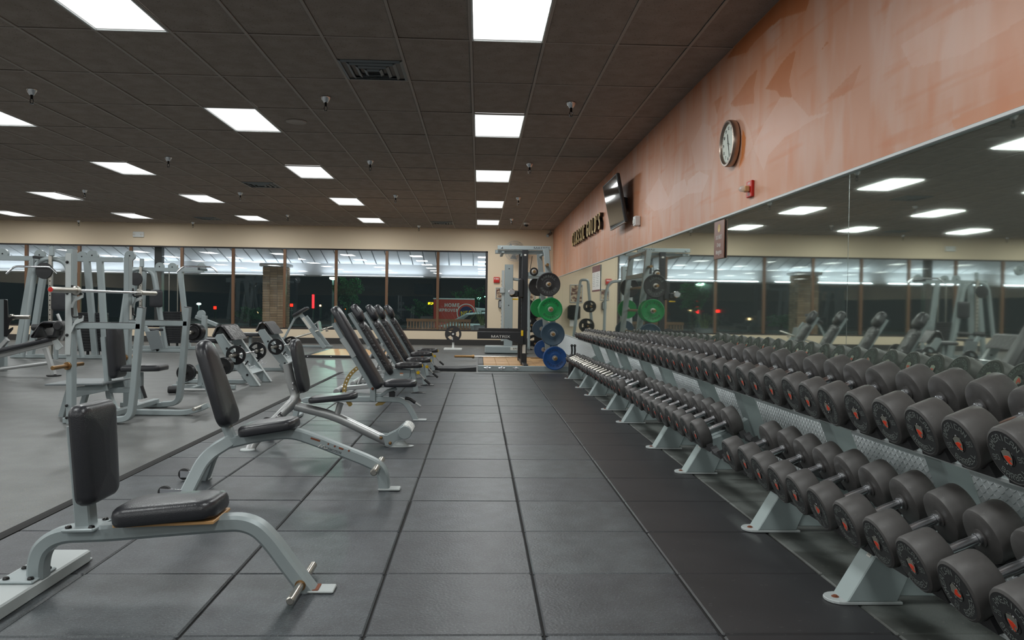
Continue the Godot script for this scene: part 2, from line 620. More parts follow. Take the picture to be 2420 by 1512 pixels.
func windows() -> void:
	var top := 2.69
	var bot := 0.395
	var x1 := 0.24
	var x0 := -18.6
	var s := g()
	var zc := BACK_Z - 0.12
	s.box(Vector3((LEFT_X + WALL_X) / 2, bot / 2 - 0.05, zc), Vector3(WALL_X - LEFT_X + 0.6, bot + 0.1, 0.24))
	s.box(Vector3((LEFT_X + WALL_X) / 2, (top + CEIL + 0.2) / 2, zc), Vector3(WALL_X - LEFT_X + 0.6, CEIL + 0.2 - top, 0.24))
	s.box(Vector3((x1 + WALL_X + 0.3) / 2, (top + bot) / 2, zc), Vector3(WALL_X + 0.3 - x1, top - bot, 0.24))
	s.box(Vector3((x0 + LEFT_X - 0.3) / 2, (top + bot) / 2, zc), Vector3(x0 - LEFT_X + 0.3, top - bot, 0.24))
	struct("wall_back", s, M.cream)
	s = g()
	s.box(Vector3((LEFT_X + WALL_X) / 2, 0.08, BACK_Z + 0.008), Vector3(WALL_X - LEFT_X, 0.16, 0.016), 0.004)
	struct("baseboard_back", s, M.baseboard)
	var f := g()
	var zf := BACK_Z - 0.07
	f.box(Vector3((x0 + x1) / 2, top - 0.02, zf), Vector3(x1 - x0, 0.04, 0.1), 0.004)
	f.box(Vector3((x0 + x1) / 2, bot + 0.02, zf), Vector3(x1 - x0, 0.04, 0.1), 0.004)
	f.box(Vector3(x1 - 0.03, (top + bot) / 2, zf), Vector3(0.06, top - bot, 0.1), 0.004)
	var w := struct("window_1", f, M.mullion_dark)
	var xs := [x1, -1.18, -2.63, -4.06, -5.5, -6.94, -8.36, -9.77, -11.19, -12.63, -14.07, -15.5, -16.94, x0]
	for i in xs.size():
		if i > 0 and i < xs.size() - 1:
			var b := g()
			b.box(Vector3(xs[i], (top + bot) / 2, zf + 0.01), Vector3(0.075, top - bot - 0.08, 0.09), 0.004)
			struct("mullion", b, M.mullion, w)
		if i < xs.size() - 1:
			var p := g()
			p.box(Vector3((xs[i] + xs[i + 1]) / 2, (top + bot) / 2, zf), Vector3(xs[i] - xs[i + 1] - 0.07, top - bot - 0.07, 0.008))
			struct("pane", p, M.glass, w)

func mural() -> StandardMaterial3D:
	var W := 2048
	var H := 160
	var im := Image.create(W, H, false, Image.FORMAT_RGB8)
	var a := grain(0.012, 512, 201, 4)
	var b := grain(0.03, 512, 202, 3)
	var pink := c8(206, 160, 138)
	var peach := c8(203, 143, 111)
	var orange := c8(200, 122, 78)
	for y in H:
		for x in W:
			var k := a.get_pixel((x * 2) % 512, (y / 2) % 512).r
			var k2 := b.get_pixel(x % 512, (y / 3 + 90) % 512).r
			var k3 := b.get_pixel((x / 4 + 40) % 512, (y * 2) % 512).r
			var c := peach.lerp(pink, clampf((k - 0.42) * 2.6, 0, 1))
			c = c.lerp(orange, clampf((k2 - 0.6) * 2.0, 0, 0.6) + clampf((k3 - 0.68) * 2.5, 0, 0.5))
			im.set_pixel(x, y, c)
	var brush := func(list: Array, col: Color, amt: float, feather: bool) -> void:
		var pv := PackedVector2Array()
		for p in list:
			var q := px(1500 + p[0] / 2.63, p[1] / 2.63, WALL_X)
			pv.append(Vector2((q.z - BACK_Z) / 20.0 * W, (CEIL - q.y) / 1.42 * H))
		var lo := pv[0]
		var hi := pv[0]
		for p in pv:
			lo = lo.min(p)
			hi = hi.max(p)
		for y in range(maxi(0, int(lo.y)), mini(H, int(hi.y) + 1)):
			for x in range(maxi(0, int(lo.x)), mini(W, int(hi.x) + 1)):
				if Geometry2D.is_point_in_polygon(Vector2(x, y), pv):
					var k := amt
					if feather: k *= clampf((y - lo.y) / maxf(hi.y - lo.y, 1.0) * 1.4, 0.1, 1.0)
					im.set_pixel(x, y, im.get_pixel(x, y).lerp(col, k * (0.85 + 0.3 * a.get_pixel((x * 3) % 512, (y * 3) % 512).r)))
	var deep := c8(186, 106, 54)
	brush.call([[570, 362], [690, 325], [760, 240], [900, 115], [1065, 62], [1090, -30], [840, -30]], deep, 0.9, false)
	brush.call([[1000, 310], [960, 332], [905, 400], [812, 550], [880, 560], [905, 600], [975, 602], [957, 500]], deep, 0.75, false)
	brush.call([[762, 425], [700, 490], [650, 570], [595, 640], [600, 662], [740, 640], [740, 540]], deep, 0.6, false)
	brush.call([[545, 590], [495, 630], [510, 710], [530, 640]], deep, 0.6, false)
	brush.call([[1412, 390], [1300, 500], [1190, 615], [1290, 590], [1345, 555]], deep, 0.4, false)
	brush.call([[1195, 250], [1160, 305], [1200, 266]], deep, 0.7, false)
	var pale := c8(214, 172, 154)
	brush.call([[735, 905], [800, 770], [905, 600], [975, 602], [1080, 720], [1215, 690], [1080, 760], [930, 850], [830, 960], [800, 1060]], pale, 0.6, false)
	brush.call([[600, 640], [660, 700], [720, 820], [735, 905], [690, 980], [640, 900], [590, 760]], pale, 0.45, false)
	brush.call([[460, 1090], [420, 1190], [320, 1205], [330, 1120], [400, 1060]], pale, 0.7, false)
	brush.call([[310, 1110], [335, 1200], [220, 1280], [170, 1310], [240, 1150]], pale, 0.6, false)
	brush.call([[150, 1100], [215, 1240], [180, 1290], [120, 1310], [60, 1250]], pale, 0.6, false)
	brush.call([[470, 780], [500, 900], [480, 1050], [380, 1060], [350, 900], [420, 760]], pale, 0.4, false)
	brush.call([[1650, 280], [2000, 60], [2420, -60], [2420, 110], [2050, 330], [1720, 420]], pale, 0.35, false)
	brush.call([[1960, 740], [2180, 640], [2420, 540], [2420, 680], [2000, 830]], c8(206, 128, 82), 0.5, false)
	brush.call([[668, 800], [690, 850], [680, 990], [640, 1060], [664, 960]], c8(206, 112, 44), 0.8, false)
	var m := mat("mural_paint", Color.WHITE, 0.42)
	m.albedo_texture = ImageTexture.create_from_image(im)
	relief(m, grain(0.2, 256, 71, 2), 0.0)
	m.heightmap_enabled = false
	return m

func right_wall() -> void:
	# structural wall behind, painted upper wall in front of it as a slab with its own picture
	var s := g()
	var zc := (BACK_Z + REAR_Z) / 2
	s.box(Vector3(WALL_X + 0.2, CEIL / 2, zc), Vector3(0.36, CEIL + 0.3, REAR_Z - BACK_Z + 0.6))
	var wall := struct("wall_right", s, M.cream)
	var st := SurfaceTool.new()
	st.begin(Mesh.PRIMITIVE_TRIANGLES)
	var y0 := 1.93
	var zs := [BACK_Z, REAR_Z]
	var quad := func(p: Array, n: Vector3) -> void:
		for i in [0, 1, 2, 0, 2, 3]:
			st.set_normal(n)
			st.set_uv(Vector2((p[i].z - BACK_Z) / 20.0, (CEIL - p[i].y) / 1.42))
			st.add_vertex(p[i])
	quad.call([Vector3(WALL_X, CEIL + 0.02, zs[0]), Vector3(WALL_X, CEIL + 0.02, zs[1]), Vector3(WALL_X, y0, zs[1]), Vector3(WALL_X, y0, zs[0])], Vector3.LEFT)
	quad.call([Vector3(WALL_X, y0, zs[0]), Vector3(WALL_X, y0, zs[1]), Vector3(WALL_X + 0.03, y0, zs[1]), Vector3(WALL_X + 0.03, y0, zs[0])], Vector3.DOWN)
	quad.call([Vector3(WALL_X + 0.03, CEIL + 0.02, zs[1]), Vector3(WALL_X + 0.03, CEIL + 0.02, zs[0]), Vector3(WALL_X + 0.03, y0, zs[0]), Vector3(WALL_X + 0.03, y0, zs[1])], Vector3.RIGHT)
	struct("painted_board", st.commit(), mural(), wall)
	# mirror sheets, each 2.54 m, with bright ground edges
	var z := -22.16
	while z < 8.0:
		var p := g()
		p.box(Vector3(WALL_X + 0.008, (0.47 + 1.912) / 2, z + 1.27), Vector3(0.006, 1.912 - 0.47, 2.534))
		struct("mirror_sheet", p, M.mirror, wall)
		var e := g()
		e.box(Vector3(WALL_X + 0.009, (0.47 + 1.912) / 2, z), Vector3(0.006, 1.442, 0.007))
		struct("mirror_joint", e, M.mirror_edge, wall)
		z += 2.54
	var t := g()
	t.box(Vector3(WALL_X - 0.002, 1.921, zc), Vector3(0.022, 0.02, REAR_Z - BACK_Z), 0.003)
	struct("trim_1", t, M.trim_metal)
	# tread plate along the foot of the wall
	var b := g()
	b.box(Vector3(WALL_X + 0.01, 0.235, zc), Vector3(0.02, 0.45, REAR_Z - BACK_Z))
	b.box(Vector3(WALL_X + 0.001, 0.463, zc), Vector3(0.03, 0.008, REAR_Z - BACK_Z), 0.002)
	var plate := struct("trim_2", b, M.steel_panel)
	var lug := g()
	lug.loft([PackedVector3Array([Vector3(0, -0.0135, 0), Vector3(0, 0, 0.0042), Vector3(0, 0.0135, 0), Vector3(0, 0, -0.0042)]), PackedVector3Array([Vector3(-0.003, -0.008, 0), Vector3(-0.003, 0, 0.0018), Vector3(-0.003, 0.008, 0), Vector3(-0.003, 0, -0.0018)])], [-1], false, true)
	var mm := MultiMesh.new()
	mm.transform_format = MultiMesh.TRANSFORM_3D
	mm.mesh = lug.mesh()
	var xf := []
	var pitch := 0.0225
	for i in range(0, 980):
		for j in 19:
			var zz := BACK_Z + 0.05 + i * pitch
			var yy := 0.025 + j * pitch
			xf.append(Transform3D(Basis(Vector3.RIGHT, (0.9 if (i + j) % 2 == 0 else -0.9)), Vector3(WALL_X, yy, zz)))
	mm.instance_count = xf.size()
	for i in xf.size(): mm.set_instance_transform(i, xf[i])
	var mi := MultiMeshInstance3D.new()
	mi.name = "raised_treads"
	mi.multimesh = mm
	mi.material_override = M.steel_panel
	plate.add_child(mi, true)
	mi.set_meta("kind", "stuff")

# ---- squared stroke letters, drawn as thin flat bars (one letter cell is 1 wide, 1.3 high)
const GLYPH := {
	"A": [[0, 0, 0, 0.9], [0, 0.9, 0.25, 1.3], [0.25, 1.3, 1, 1.3], [1, 1.3, 1, 0], [0, 0.5, 1, 0.5]],
	"M": [[0, 0, 0.1, 1.3], [0.1, 1.3, 0.5, 0.5], [0.5, 0.5, 0.9, 1.3], [0.9, 1.3, 1, 0]],
	"E": [[1, 0, 0, 0], [0, 0, 0, 1.3], [0, 1.3, 1, 1.3], [0, 0.65, 0.8, 0.65]],
	"R": [[0, 0, 0, 1.3], [0, 1.3, 1, 1.3], [1, 1.3, 1, 0.6], [1, 0.6, 0, 0.6], [0.4, 0.6, 1, 0]],
	"I": [[0.5, 0, 0.5, 1.3]],
	"C": [[1, 0, 0, 0], [0, 0, 0, 1.3], [0, 1.3, 1, 1.3]],
	"N": [[0, 0, 0, 1.3], [0, 1.3, 1, 0], [1, 0, 1, 1.3]],
	"B": [[0, 0, 0, 1.3], [0, 1.3, 0.9, 1.3], [0.9, 1.3, 0.9, 0.65], [0, 0.65, 1, 0.65], [1, 0.65, 1, 0], [1, 0, 0, 0]],
	"L": [[0, 1.3, 0, 0], [0, 0, 1, 0]],
	"0": [[0, 0, 0, 1.3], [0, 1.3, 1, 1.3], [1, 1.3, 1, 0], [1, 0, 0, 0]],
	"1": [[0.5, 0, 0.5, 1.3], [0.5, 1.3, 0.2, 1.0]],
	"2": [[0, 1.3, 1, 1.3], [1, 1.3, 1, 0.65], [1, 0.65, 0, 0.65], [0, 0.65, 0, 0], [0, 0, 1, 0]],
	"3": [[0, 1.3, 1, 1.3], [1, 1.3, 1, 0], [1, 0, 0, 0], [0.2, 0.65, 1, 0.65]],
	"4": [[0, 1.3, 0, 0.6], [0, 0.6, 1, 0.6], [1, 1.3, 1, 0]],
	"5": [[1, 1.3, 0, 1.3], [0, 1.3, 0, 0.65], [0, 0.65, 1, 0.65], [1, 0.65, 1, 0], [1, 0, 0, 0]],
	"6": [[1, 1.3, 0, 1.3], [0, 1.3, 0, 0], [0, 0, 1, 0], [1, 0, 1, 0.65], [1, 0.65, 0, 0.65]],
	"7": [[0, 1.3, 1, 1.3], [1, 1.3, 0.4, 0]],
	"8": [[0, 0, 0, 1.3], [0, 1.3, 1, 1.3], [1, 1.3, 1, 0], [1, 0, 0, 0], [0, 0.65, 1, 0.65]],
	"9": [[0, 0, 1, 0], [1, 0, 1, 1.3], [1, 1.3, 0, 1.3], [0, 1.3, 0, 0.65], [0, 0.65, 1, 0.65]],
}
func glyph(s: G, ch: String, to: Callable, w: float, h: float, lw: float, n: Vector3) -> void:
	for k in GLYPH.get(ch, []):
		var a := Vector2((k[0] - 0.5) * w, (k[1] / 1.3 - 0.5) * h)
		var b := Vector2((k[2] - 0.5) * w, (k[3] / 1.3 - 0.5) * h)
		var d := (b - a).normalized()
		a -= d * lw / 2
		b += d * lw / 2
		var p := Vector2(-d.y, d.x) * lw / 2
		var q := [to.call(a + p), to.call(b + p), to.call(b - p), to.call(a - p)]
		if ((q[0] - q[2]).cross(q[0] - q[1])).dot(n) < 0: q = [q[3], q[2], q[1], q[0]]
		s.put(PackedVector3Array([q[0], q[1], q[2], q[0], q[2], q[3]]), PackedInt32Array([-1, -1]), true)
# ring text on a disc in the plane x = face, seen along -n
func ring_text(s: G, text: String, face: Vector3, n: Vector3, rad: float, mid: float, step: float, w: float, h: float, under: bool) -> void:
	var right := Vector3.UP.cross(n).normalized()
	if absf(n.y) > 0.9: right = Vector3.RIGHT
	var up := n.cross(right)
	for i in text.length():
		var a := mid + (i - (text.length() - 1) / 2.0) * (step if under else -step)
		var out := Vector2(cos(a), sin(a))
		var u := (-out if under else out)
		var r := Vector2(u.y, -u.x)
		glyph(s, text[i], func(q: Vector2) -> Vector3:
			var o := out * rad + r * q.x + u * q.y
			return face + right * o.x + up * o.y, w, h, h * 0.16, n)
func flat_text(s: G, text: String, face: Vector3, n: Vector3, at: Vector2, w: float, h: float, gap: float, lw := 0.13) -> void:
	var right := Vector3.UP.cross(n).normalized()
	if absf(n.y) > 0.9: right = Vector3.RIGHT
	var up := n.cross(right)
	for i in text.length():
		var c := at + Vector2((i - (text.length() - 1) / 2.0) * (w + gap), 0)
		glyph(s, text[i], func(q: Vector2) -> Vector3:
			return face + right * (c.x + q.x) + up * (c.y + q.y), w, h, h * lw, n)

var bells := {}
func spelt(n: int) -> String:
	return {5: "five", 8: "eight", 10: "ten", 12: "twelve", 15: "fifteen", 20: "twenty", 25: "twenty-five", 30: "thirty", 35: "thirty-five", 40: "forty", 45: "forty-five", 50: "fifty", 55: "fifty-five", 60: "sixty", 65: "sixty-five", 70: "seventy", 75: "seventy-five", 80: "eighty", 85: "eighty-five", 90: "ninety", 95: "ninety-five", 100: "hundred"}[n]
const DIAM := {5: 0.086, 8: 0.092, 10: 0.1, 12: 0.108, 15: 0.116, 20: 0.126, 25: 0.136, 30: 0.15, 35: 0.164, 40: 0.174, 45: 0.18}
func bell_r(w: int) -> float: return DIAM.get(w, 0.187) / 2
func bell_t(w: int) -> float: return 0.036 + 0.00078 * w
func bell_len(w: int) -> float: return 2 * bell_t(w) + 0.134
func dumbbell(w: int) -> Node3D:
	if bells.has(w): return bells[w]
	var r := bell_r(w)
	var t := bell_t(w)
	var L := bell_len(w) / 2
	var o := Node3D.new()
	o.name = "dumbbell"
	var e := minf(0.013, t * 0.25)
	for sd in [-1, 1]:
		var xf := Transform3D(Basis(Vector3(0, 0, 1) * sd, Vector3(-sd, 0, 0), Vector3(0, -1, 0)), Vector3(sd * L, 0, 0))
		# local y runs from the outer face inwards
		var h := g()
		h.lathe(xf, [[r * 0.86, 0.0015], [r * 0.88, 0.0], [r - e * 0.75, 0.0008], [r - e * 0.25, e * 0.35], [r, e], [r * 0.995, t - e * 1.2], [r - e * 0.3, t - e * 0.4], [r - e * 1.1, t], [r * 0.3, t - 0.001], [0.03, t + 0.004], [0.0195, t + 0.005]], 40)
		var head := MeshInstance3D.new()
		head.name = "head"
		head.mesh = h.mesh()
		head.material_override = M.urethane
		o.add_child(head, true)
		var fc := g()
		fc.lathe(xf, [[0.0001, 0.0006], [r * 0.865, 0.0006], [r * 0.865, 0.004]], 32)
		part(head, "face_plate", fc, M.urethane_face)
		var n := Vector3(sd, 0, 0)
		var f0 := Vector3(sd * (L + 0.0002), 0, 0)
		var lt := g()
		ring_text(lt, "AMERICAN", f0, n, r * 0.67, PI / 2, 0.31, r * 0.135, r * 0.19, false)
		ring_text(lt, "BARBELL", f0, n, r * 0.66, -PI / 2, 0.285, r * 0.125, r * 0.19, true)
		for q in [-1, 1]: flat_text(lt, str(w), f0, n, Vector2(q * r * 0.61, -r * 0.03), r * 0.115, r * 0.17, r * 0.06)
		part(head, "lettering", lt, M.print_grey)
		var bx := Transform3D(xf.basis, Vector3(sd * (L + 0.0006), 0, 0))
		var bd := g()
		bd.lathe(bx, [[r * 0.2, 0.0012], [r * 0.285, 0.001], [r * 0.3, -0.0008], [r * 0.315, 0.0014]], 24)
		var badge := part(head, "badge", bd, M.black_gloss)
		# shield and red swoosh stand in the plane of the face
		var fb := Transform3D(Basis(Vector3.UP.cross(n), Vector3.UP, n), Vector3(sd * (L + 0.0002), 0, 0))
		var sh := []
		for p in [[-0.2, 0.2], [0, 0.27], [0.2, 0.2], [0.19, -0.02], [0.1, -0.2], [0, -0.27], [-0.1, -0.2], [-0.19, -0.02]]: sh.append(Vector2(p[0], p[1]) * r * 1.04)
		var s1 := g()
		s1.prism(fb, sh, 0.0014)
		part(head, "shield", s1, M.shield)
		var sw := []
		for p in [[-0.17, 0.05], [0.02, 0.07], [0.12, 0.02], [0.16, -0.05], [0.06, -0.05], [0.03, -0.12], [0.09, -0.22], [-0.03, -0.2], [-0.11, -0.1]]: sw.append(Vector2(p[0], p[1]) * r)
		var s2 := g()
		s2.prism(fb, sw, 0.0022)
		part(head, "red_swoosh", s2, M.orange_red)
	var hd := g()
	var i0 := L - t
	hd.lathe(Transform3D(Basis(Vector3(0, 0, 1), Vector3(1, 0, 0), Vector3(0, 1, 0)), Vector3(-i0, 0, 0)), [[0.02, -0.006], [0.022, 0.0], [0.0215, 0.004], [0.0175, 0.005], [0.0175, 0.011], [0.0205, 0.012], [0.0205, 0.016], [0.0165, 0.018], [0.0168, i0 * 0.6], [0.0178, i0], [0.0168, i0 * 1.4], [0.0165, 2 * i0 - 0.018], [0.0205, 2 * i0 - 0.016], [0.0205, 2 * i0 - 0.012], [0.0175, 2 * i0 - 0.011], [0.0175, 2 * i0 - 0.005], [0.0215, 2 * i0 - 0.004], [0.022, 2 * i0], [0.02, 2 * i0 + 0.006]], 20)
	part(o, "handle", hd, M.chrome if w >= 25 else M.worn_chrome)
	bells[w] = o
	return o

func dumbbell_racks() -> void:
	var tilt := 0.384
	var tv := Vector3(cos(tilt), sin(tilt), 0)
	var nv := Vector3(-sin(tilt), cos(tilt), 0)
	var fronts := [Vector3(1.39, 0.318, 0), Vector3(1.53, 0.707, 0)]
	var centres := [-2.30, -4.575, -6.84, -9.10, -11.38]
	var stands := [-2.25, -4.55, -6.82, -9.10, -11.38]
	var tells := ["loaded with the largest dumbbells marked 80 to 100", "with two empty saddles on its lower tier", "holding mid sized dumbbells above and below", "holding small dumbbells on both tiers", "ending beside the coloured plate tree"]
	# saddle cradle shared by every place
	var cs := g()
	var pts := []
	for i in 9:
		var a := -0.85 + 1.7 * i / 8.0
		pts.append(Vector2(sin(a) * 0.094, 0.094 - cos(a) * 0.094))
	pts.append(Vector2(0.085, -0.014))
	pts.append(Vector2(-0.085, -0.014))
	cs.prism(Transform3D(Basis(Vector3(0, 0, -1), Vector3(0, 1, 0), Vector3(1, 0, 0)), Vector3(-0.02, 0, 0)), pts, 0.04)
	var cradle := cs.mesh()
	for k in 5:
		var zc: float = centres[k]
		var t := thing("dumbbell_rack", "grey two tier dumbbell rack " + tells[k], "dumbbell rack", Vector3(1.6, 0, zc), "dumbbell racks along the mirror wall")
		for sgn in [-1, 1]:
			var z: float = stands[k] + sgn * 0.678
			var fp := g()
			var out := []
			for i in 9:
				var a := PI / 2 + PI * i / 8.0
				out.append(Vector2(1.40 + cos(a) * 0.0575, sin(a) * 0.0575))
			out.append(Vector2(1.62, -0.0575))
			out.append(Vector2(1.62, 0.0575))
			fp.prism(Transform3D(Basis(Vector3(1, 0, 0), Vector3(0, 0, 1), Vector3(0, -1, 0)), Vector3(0, 0.0275, z)), out, 0.012, 0.002)
			var foot := part(t, "foot_plate", fp, M.worn_paint)
			var bo := g()
			bo.lathe(Transform3D(Basis.IDENTITY, Vector3(1.385, 0.0275, z)), [[0.014, 0.0], [0.014, 0.002], [0.008, 0.002], [0.008, 0.006], [0.0001, 0.007]], 12)
			part(foot, "bolt", bo, M.rust)
			var lg := g()
			lg.prism(Transform3D(Basis.IDENTITY, Vector3(0, 0, z - 0.0575)), [Vector2(1.405, 0.027), Vector2(1.60, 0.027), Vector2(1.725, 0.31), Vector2(1.53, 0.235)], 0.115, 0.004)
			part(t, "leg", lg, M.rack_grey)
			var wb := g()
			wb.prism(Transform3D(Basis.IDENTITY, Vector3(0, 0, z - 0.03)), [Vector2(1.595, 0.045), Vector2(2.0, 0.045), Vector2(2.02, 0.14), Vector2(1.91, 0.42), Vector2(1.84, 0.40), Vector2(1.70, 0.30)], 0.075, 0.003)
			part(t, "gusset", wb, M.rack_grey)
			var po := g()
			po.rt([Vector3(1.965, 0.16, z), Vector3(1.762, 0.668, z)], 0.125, 0.09, Vector3.BACK, 0.006)
			part(t, "post", po, M.rack_grey)
			if (k == 0 and sgn < 0) or (k == 1 and sgn < 0):
				var stk := g()
				var b := Basis(Vector3.BACK, -0.535)
				stk.box(Vector3(1.405 + 0.175 * 0.6, 0.027 + 0.175, z + 0.02) + b * Vector3(-0.001, 0, 0), Vector3(0.001, 0.032, 0.03), 0, b)
				var sn := part(t, "sticker", stk, M.sticker)
				var tx := g()
				var nn := b * Vector3(-1, 0, 0)
				flat_text(tx, "40011", Vector3(1.405 + 0.175 * 0.6, 0.027 + 0.175, z + 0.02) + nn * 0.0018, nn, Vector2(0, 0.006), 0.0034, 0.007, 0.0015)
				flat_text(tx, "0236", Vector3(1.405 + 0.175 * 0.6, 0.027 + 0.175, z + 0.02) + nn * 0.0018, nn, Vector2(0, -0.006), 0.0034, 0.007, 0.0015)
				part(sn, "lettering", tx, M.print_dark)
		for tier in 2:
			var f: Vector3 = fronts[tier] + Vector3(0, 0, zc)
			for q in [0.052, 0.275]:
				var rl := g()
				rl.rt([f + tv * (q + 0.016) - nv * 0.117 + Vector3(0, 0, -1.125), f + tv * (q + 0.016) - nv * 0.117 + Vector3(0, 0, 1.125)], 0.04, 0.014, tv, 0.003)
				part(t, "rail", rl, M.rack_grey)
			var lip := g()
			lip.rt([f + tv * 0.046 - nv * 0.118 + Vector3(0, 0, -1.125), f + tv * 0.046 - nv * 0.118 + Vector3(0, 0, 1.125)], 0.003, 0.014, tv, 0.0005)
			part(t, "front_lip", lip, M.worn_paint)
			for i in 3:
				var cb := g()
				var z: float = zc + (i - 1) * 0.678
				cb.rt([f * Vector3(1, 1, 0) + tv * 0.07 - nv * 0.135 + Vector3(0, 0, z), f * Vector3(1, 1, 0) + tv * 0.33 - nv * 0.135 + Vector3(0, 0, z)], 0.05, 0.02, Vector3.BACK, 0.003)
				part(t, "cross_bar", cb, M.rack_grey)
			for i in 10:
				var z: float = zc + (4.5 - i) * 0.2295
				for q in [0.052, 0.275]:
					var sd := MeshInstance3D.new()
					sd.name = "saddle"
					sd.mesh = cradle
					sd.material_override = M.black_plastic
					t.add_child(sd, true)
					sd.transform = Transform3D(Basis(Vector3.BACK, tilt), f * Vector3(1, 1, 0) + tv * q - nv * 0.0955 + Vector3(0, 0, z) - t.position)
	# what stands in each place, from the near end of the racks to the far end; 0 is an empty saddle
	var places := [
		[100, 100, 95, 95, 90, 90, 85, 85, 80, 80, 75, 75, 70, 70, 0, 0, 55, 55, 55, 50, 50, 50, 45, 45, 45, 40, 40, 0, 55, 50, 30, 30, 25, 25, 20, 20, 20, 15, 15, 15, 12, 12, 12, 10, 10, 8, 8, 5, 5, 5],
		[100, 100, 100, 95, 90, 90, 85, 85, 80, 80, 75, 75, 70, 70, 65, 65, 60, 60, 55, 55, 50, 50, 50, 50, 45, 45, 45, 45, 45, 45, 30, 30, 30, 30, 25, 25, 25, 20, 20, 20, 15, 15, 15, 12, 12, 12, 10, 10, 8, 8]]
	rng.seed = 300
	for tier in 2:
		for i in 50:
			var w: int = places[tier][i]
			if w == 0: continue
			var k := i / 10
			var z: float = centres[k] + (4.5 - i % 10) * 0.2295
			var r := bell_r(w)
			var src := dumbbell(w)
			var o: Node3D = src.duplicate()
			o.name = numbered("dumbbell")
			add_child(o)
			var lift := (0.0935 - r) * 0.93 if r < 0.0935 else 0.0
			var roll := rng.randf_range(-0.25, 0.25)
			if rng.randf() < 0.22: roll = rng.randf_range(-PI, PI)
			o.transform = Transform3D(Basis(Vector3.BACK, tilt) * Basis(Vector3.RIGHT, roll), Vector3(fronts[tier].x, fronts[tier].y, z) + tv * (bell_len(w) / 2 + rng.randf_range(-0.004, 0.01)) - nv * lift * 0.85)
			var lev: String = ["lower", "upper"][tier]
			var beside := []
			for q in [-1, 1]:
				var nb: int = places[tier][i + q] if i + q >= 0 and i + q < 50 else -1
				beside.append("the rack end" if nb < 0 else ("an empty saddle" if nb == 0 else spelt(nb)))
			var look := "%s dumbbell marked %s, %s tier, between %s and %s" % ["black urethane" if w >= 30 else "small black", spelt(w), lev, beside[0], beside[1]]
			if k == 4: look += ", plate tree end"
			tag(o, look, "dumbbell", "dumbbells marked %d on the %s tier" % [w, lev])
	for w in bells: bells[w].free()

# pixels of an enlarged crop (origin ox, oy, enlargement sc) -> points on the plane z
func crop(z: float, ox: float, oy: float, sc: float, list: Array) -> Array:
	var o := []
	for p in list: o.append(pz(ox + p[0] / sc, oy + p[1] / sc, z))
	return o
func at_z(list: Array, z: float) -> Array:
	var o := []
	for p in list: o.append(Vector3(p.x, p.y, z))
	return o
# cushion whose back lies on the line a-b (in the plane across z), stuffed towards face
func cushion(s: G, a: Vector3, b: Vector3, face: Vector3, w0: float, w1: float, t: float, rad := 0.05, crown := 0.1, rad1 := -1.0) -> void:
	var d := (b - a).normalized()
	var u := (face - d * face.dot(d)).normalized()
	s.pad(Transform3D(Basis(u.cross(d), u, d), (a + b) / 2), w0, w1, a.distance_to(b), t, rad, crown, rad1)
func bolt(p: Node3D, c: Vector3, dir: Vector3, r: float, m: Material, n := "bolt") -> void:
	var s := g()
	s.lathe(Transform3D(aim(dir), c), [[r, 0.0], [r, r * 0.35], [r * 0.75, r * 0.75], [0.0002, r * 0.9]], 12)
	part(p, n, s, m)
func foot_disc(s: G, c: Vector3, r: float, h := 0.012) -> void:
	s.lathe(Transform3D(Basis.IDENTITY, Vector3(c.x, 0.0145, c.z)), [[r, 0.0], [r, h * 0.6], [r - 0.004, h], [0.001, h]], 20)

func benches() -> void:
	bench_upright()
	bench_curved()
	bench_tubular()
	bench_arc()
	benches_headrest()

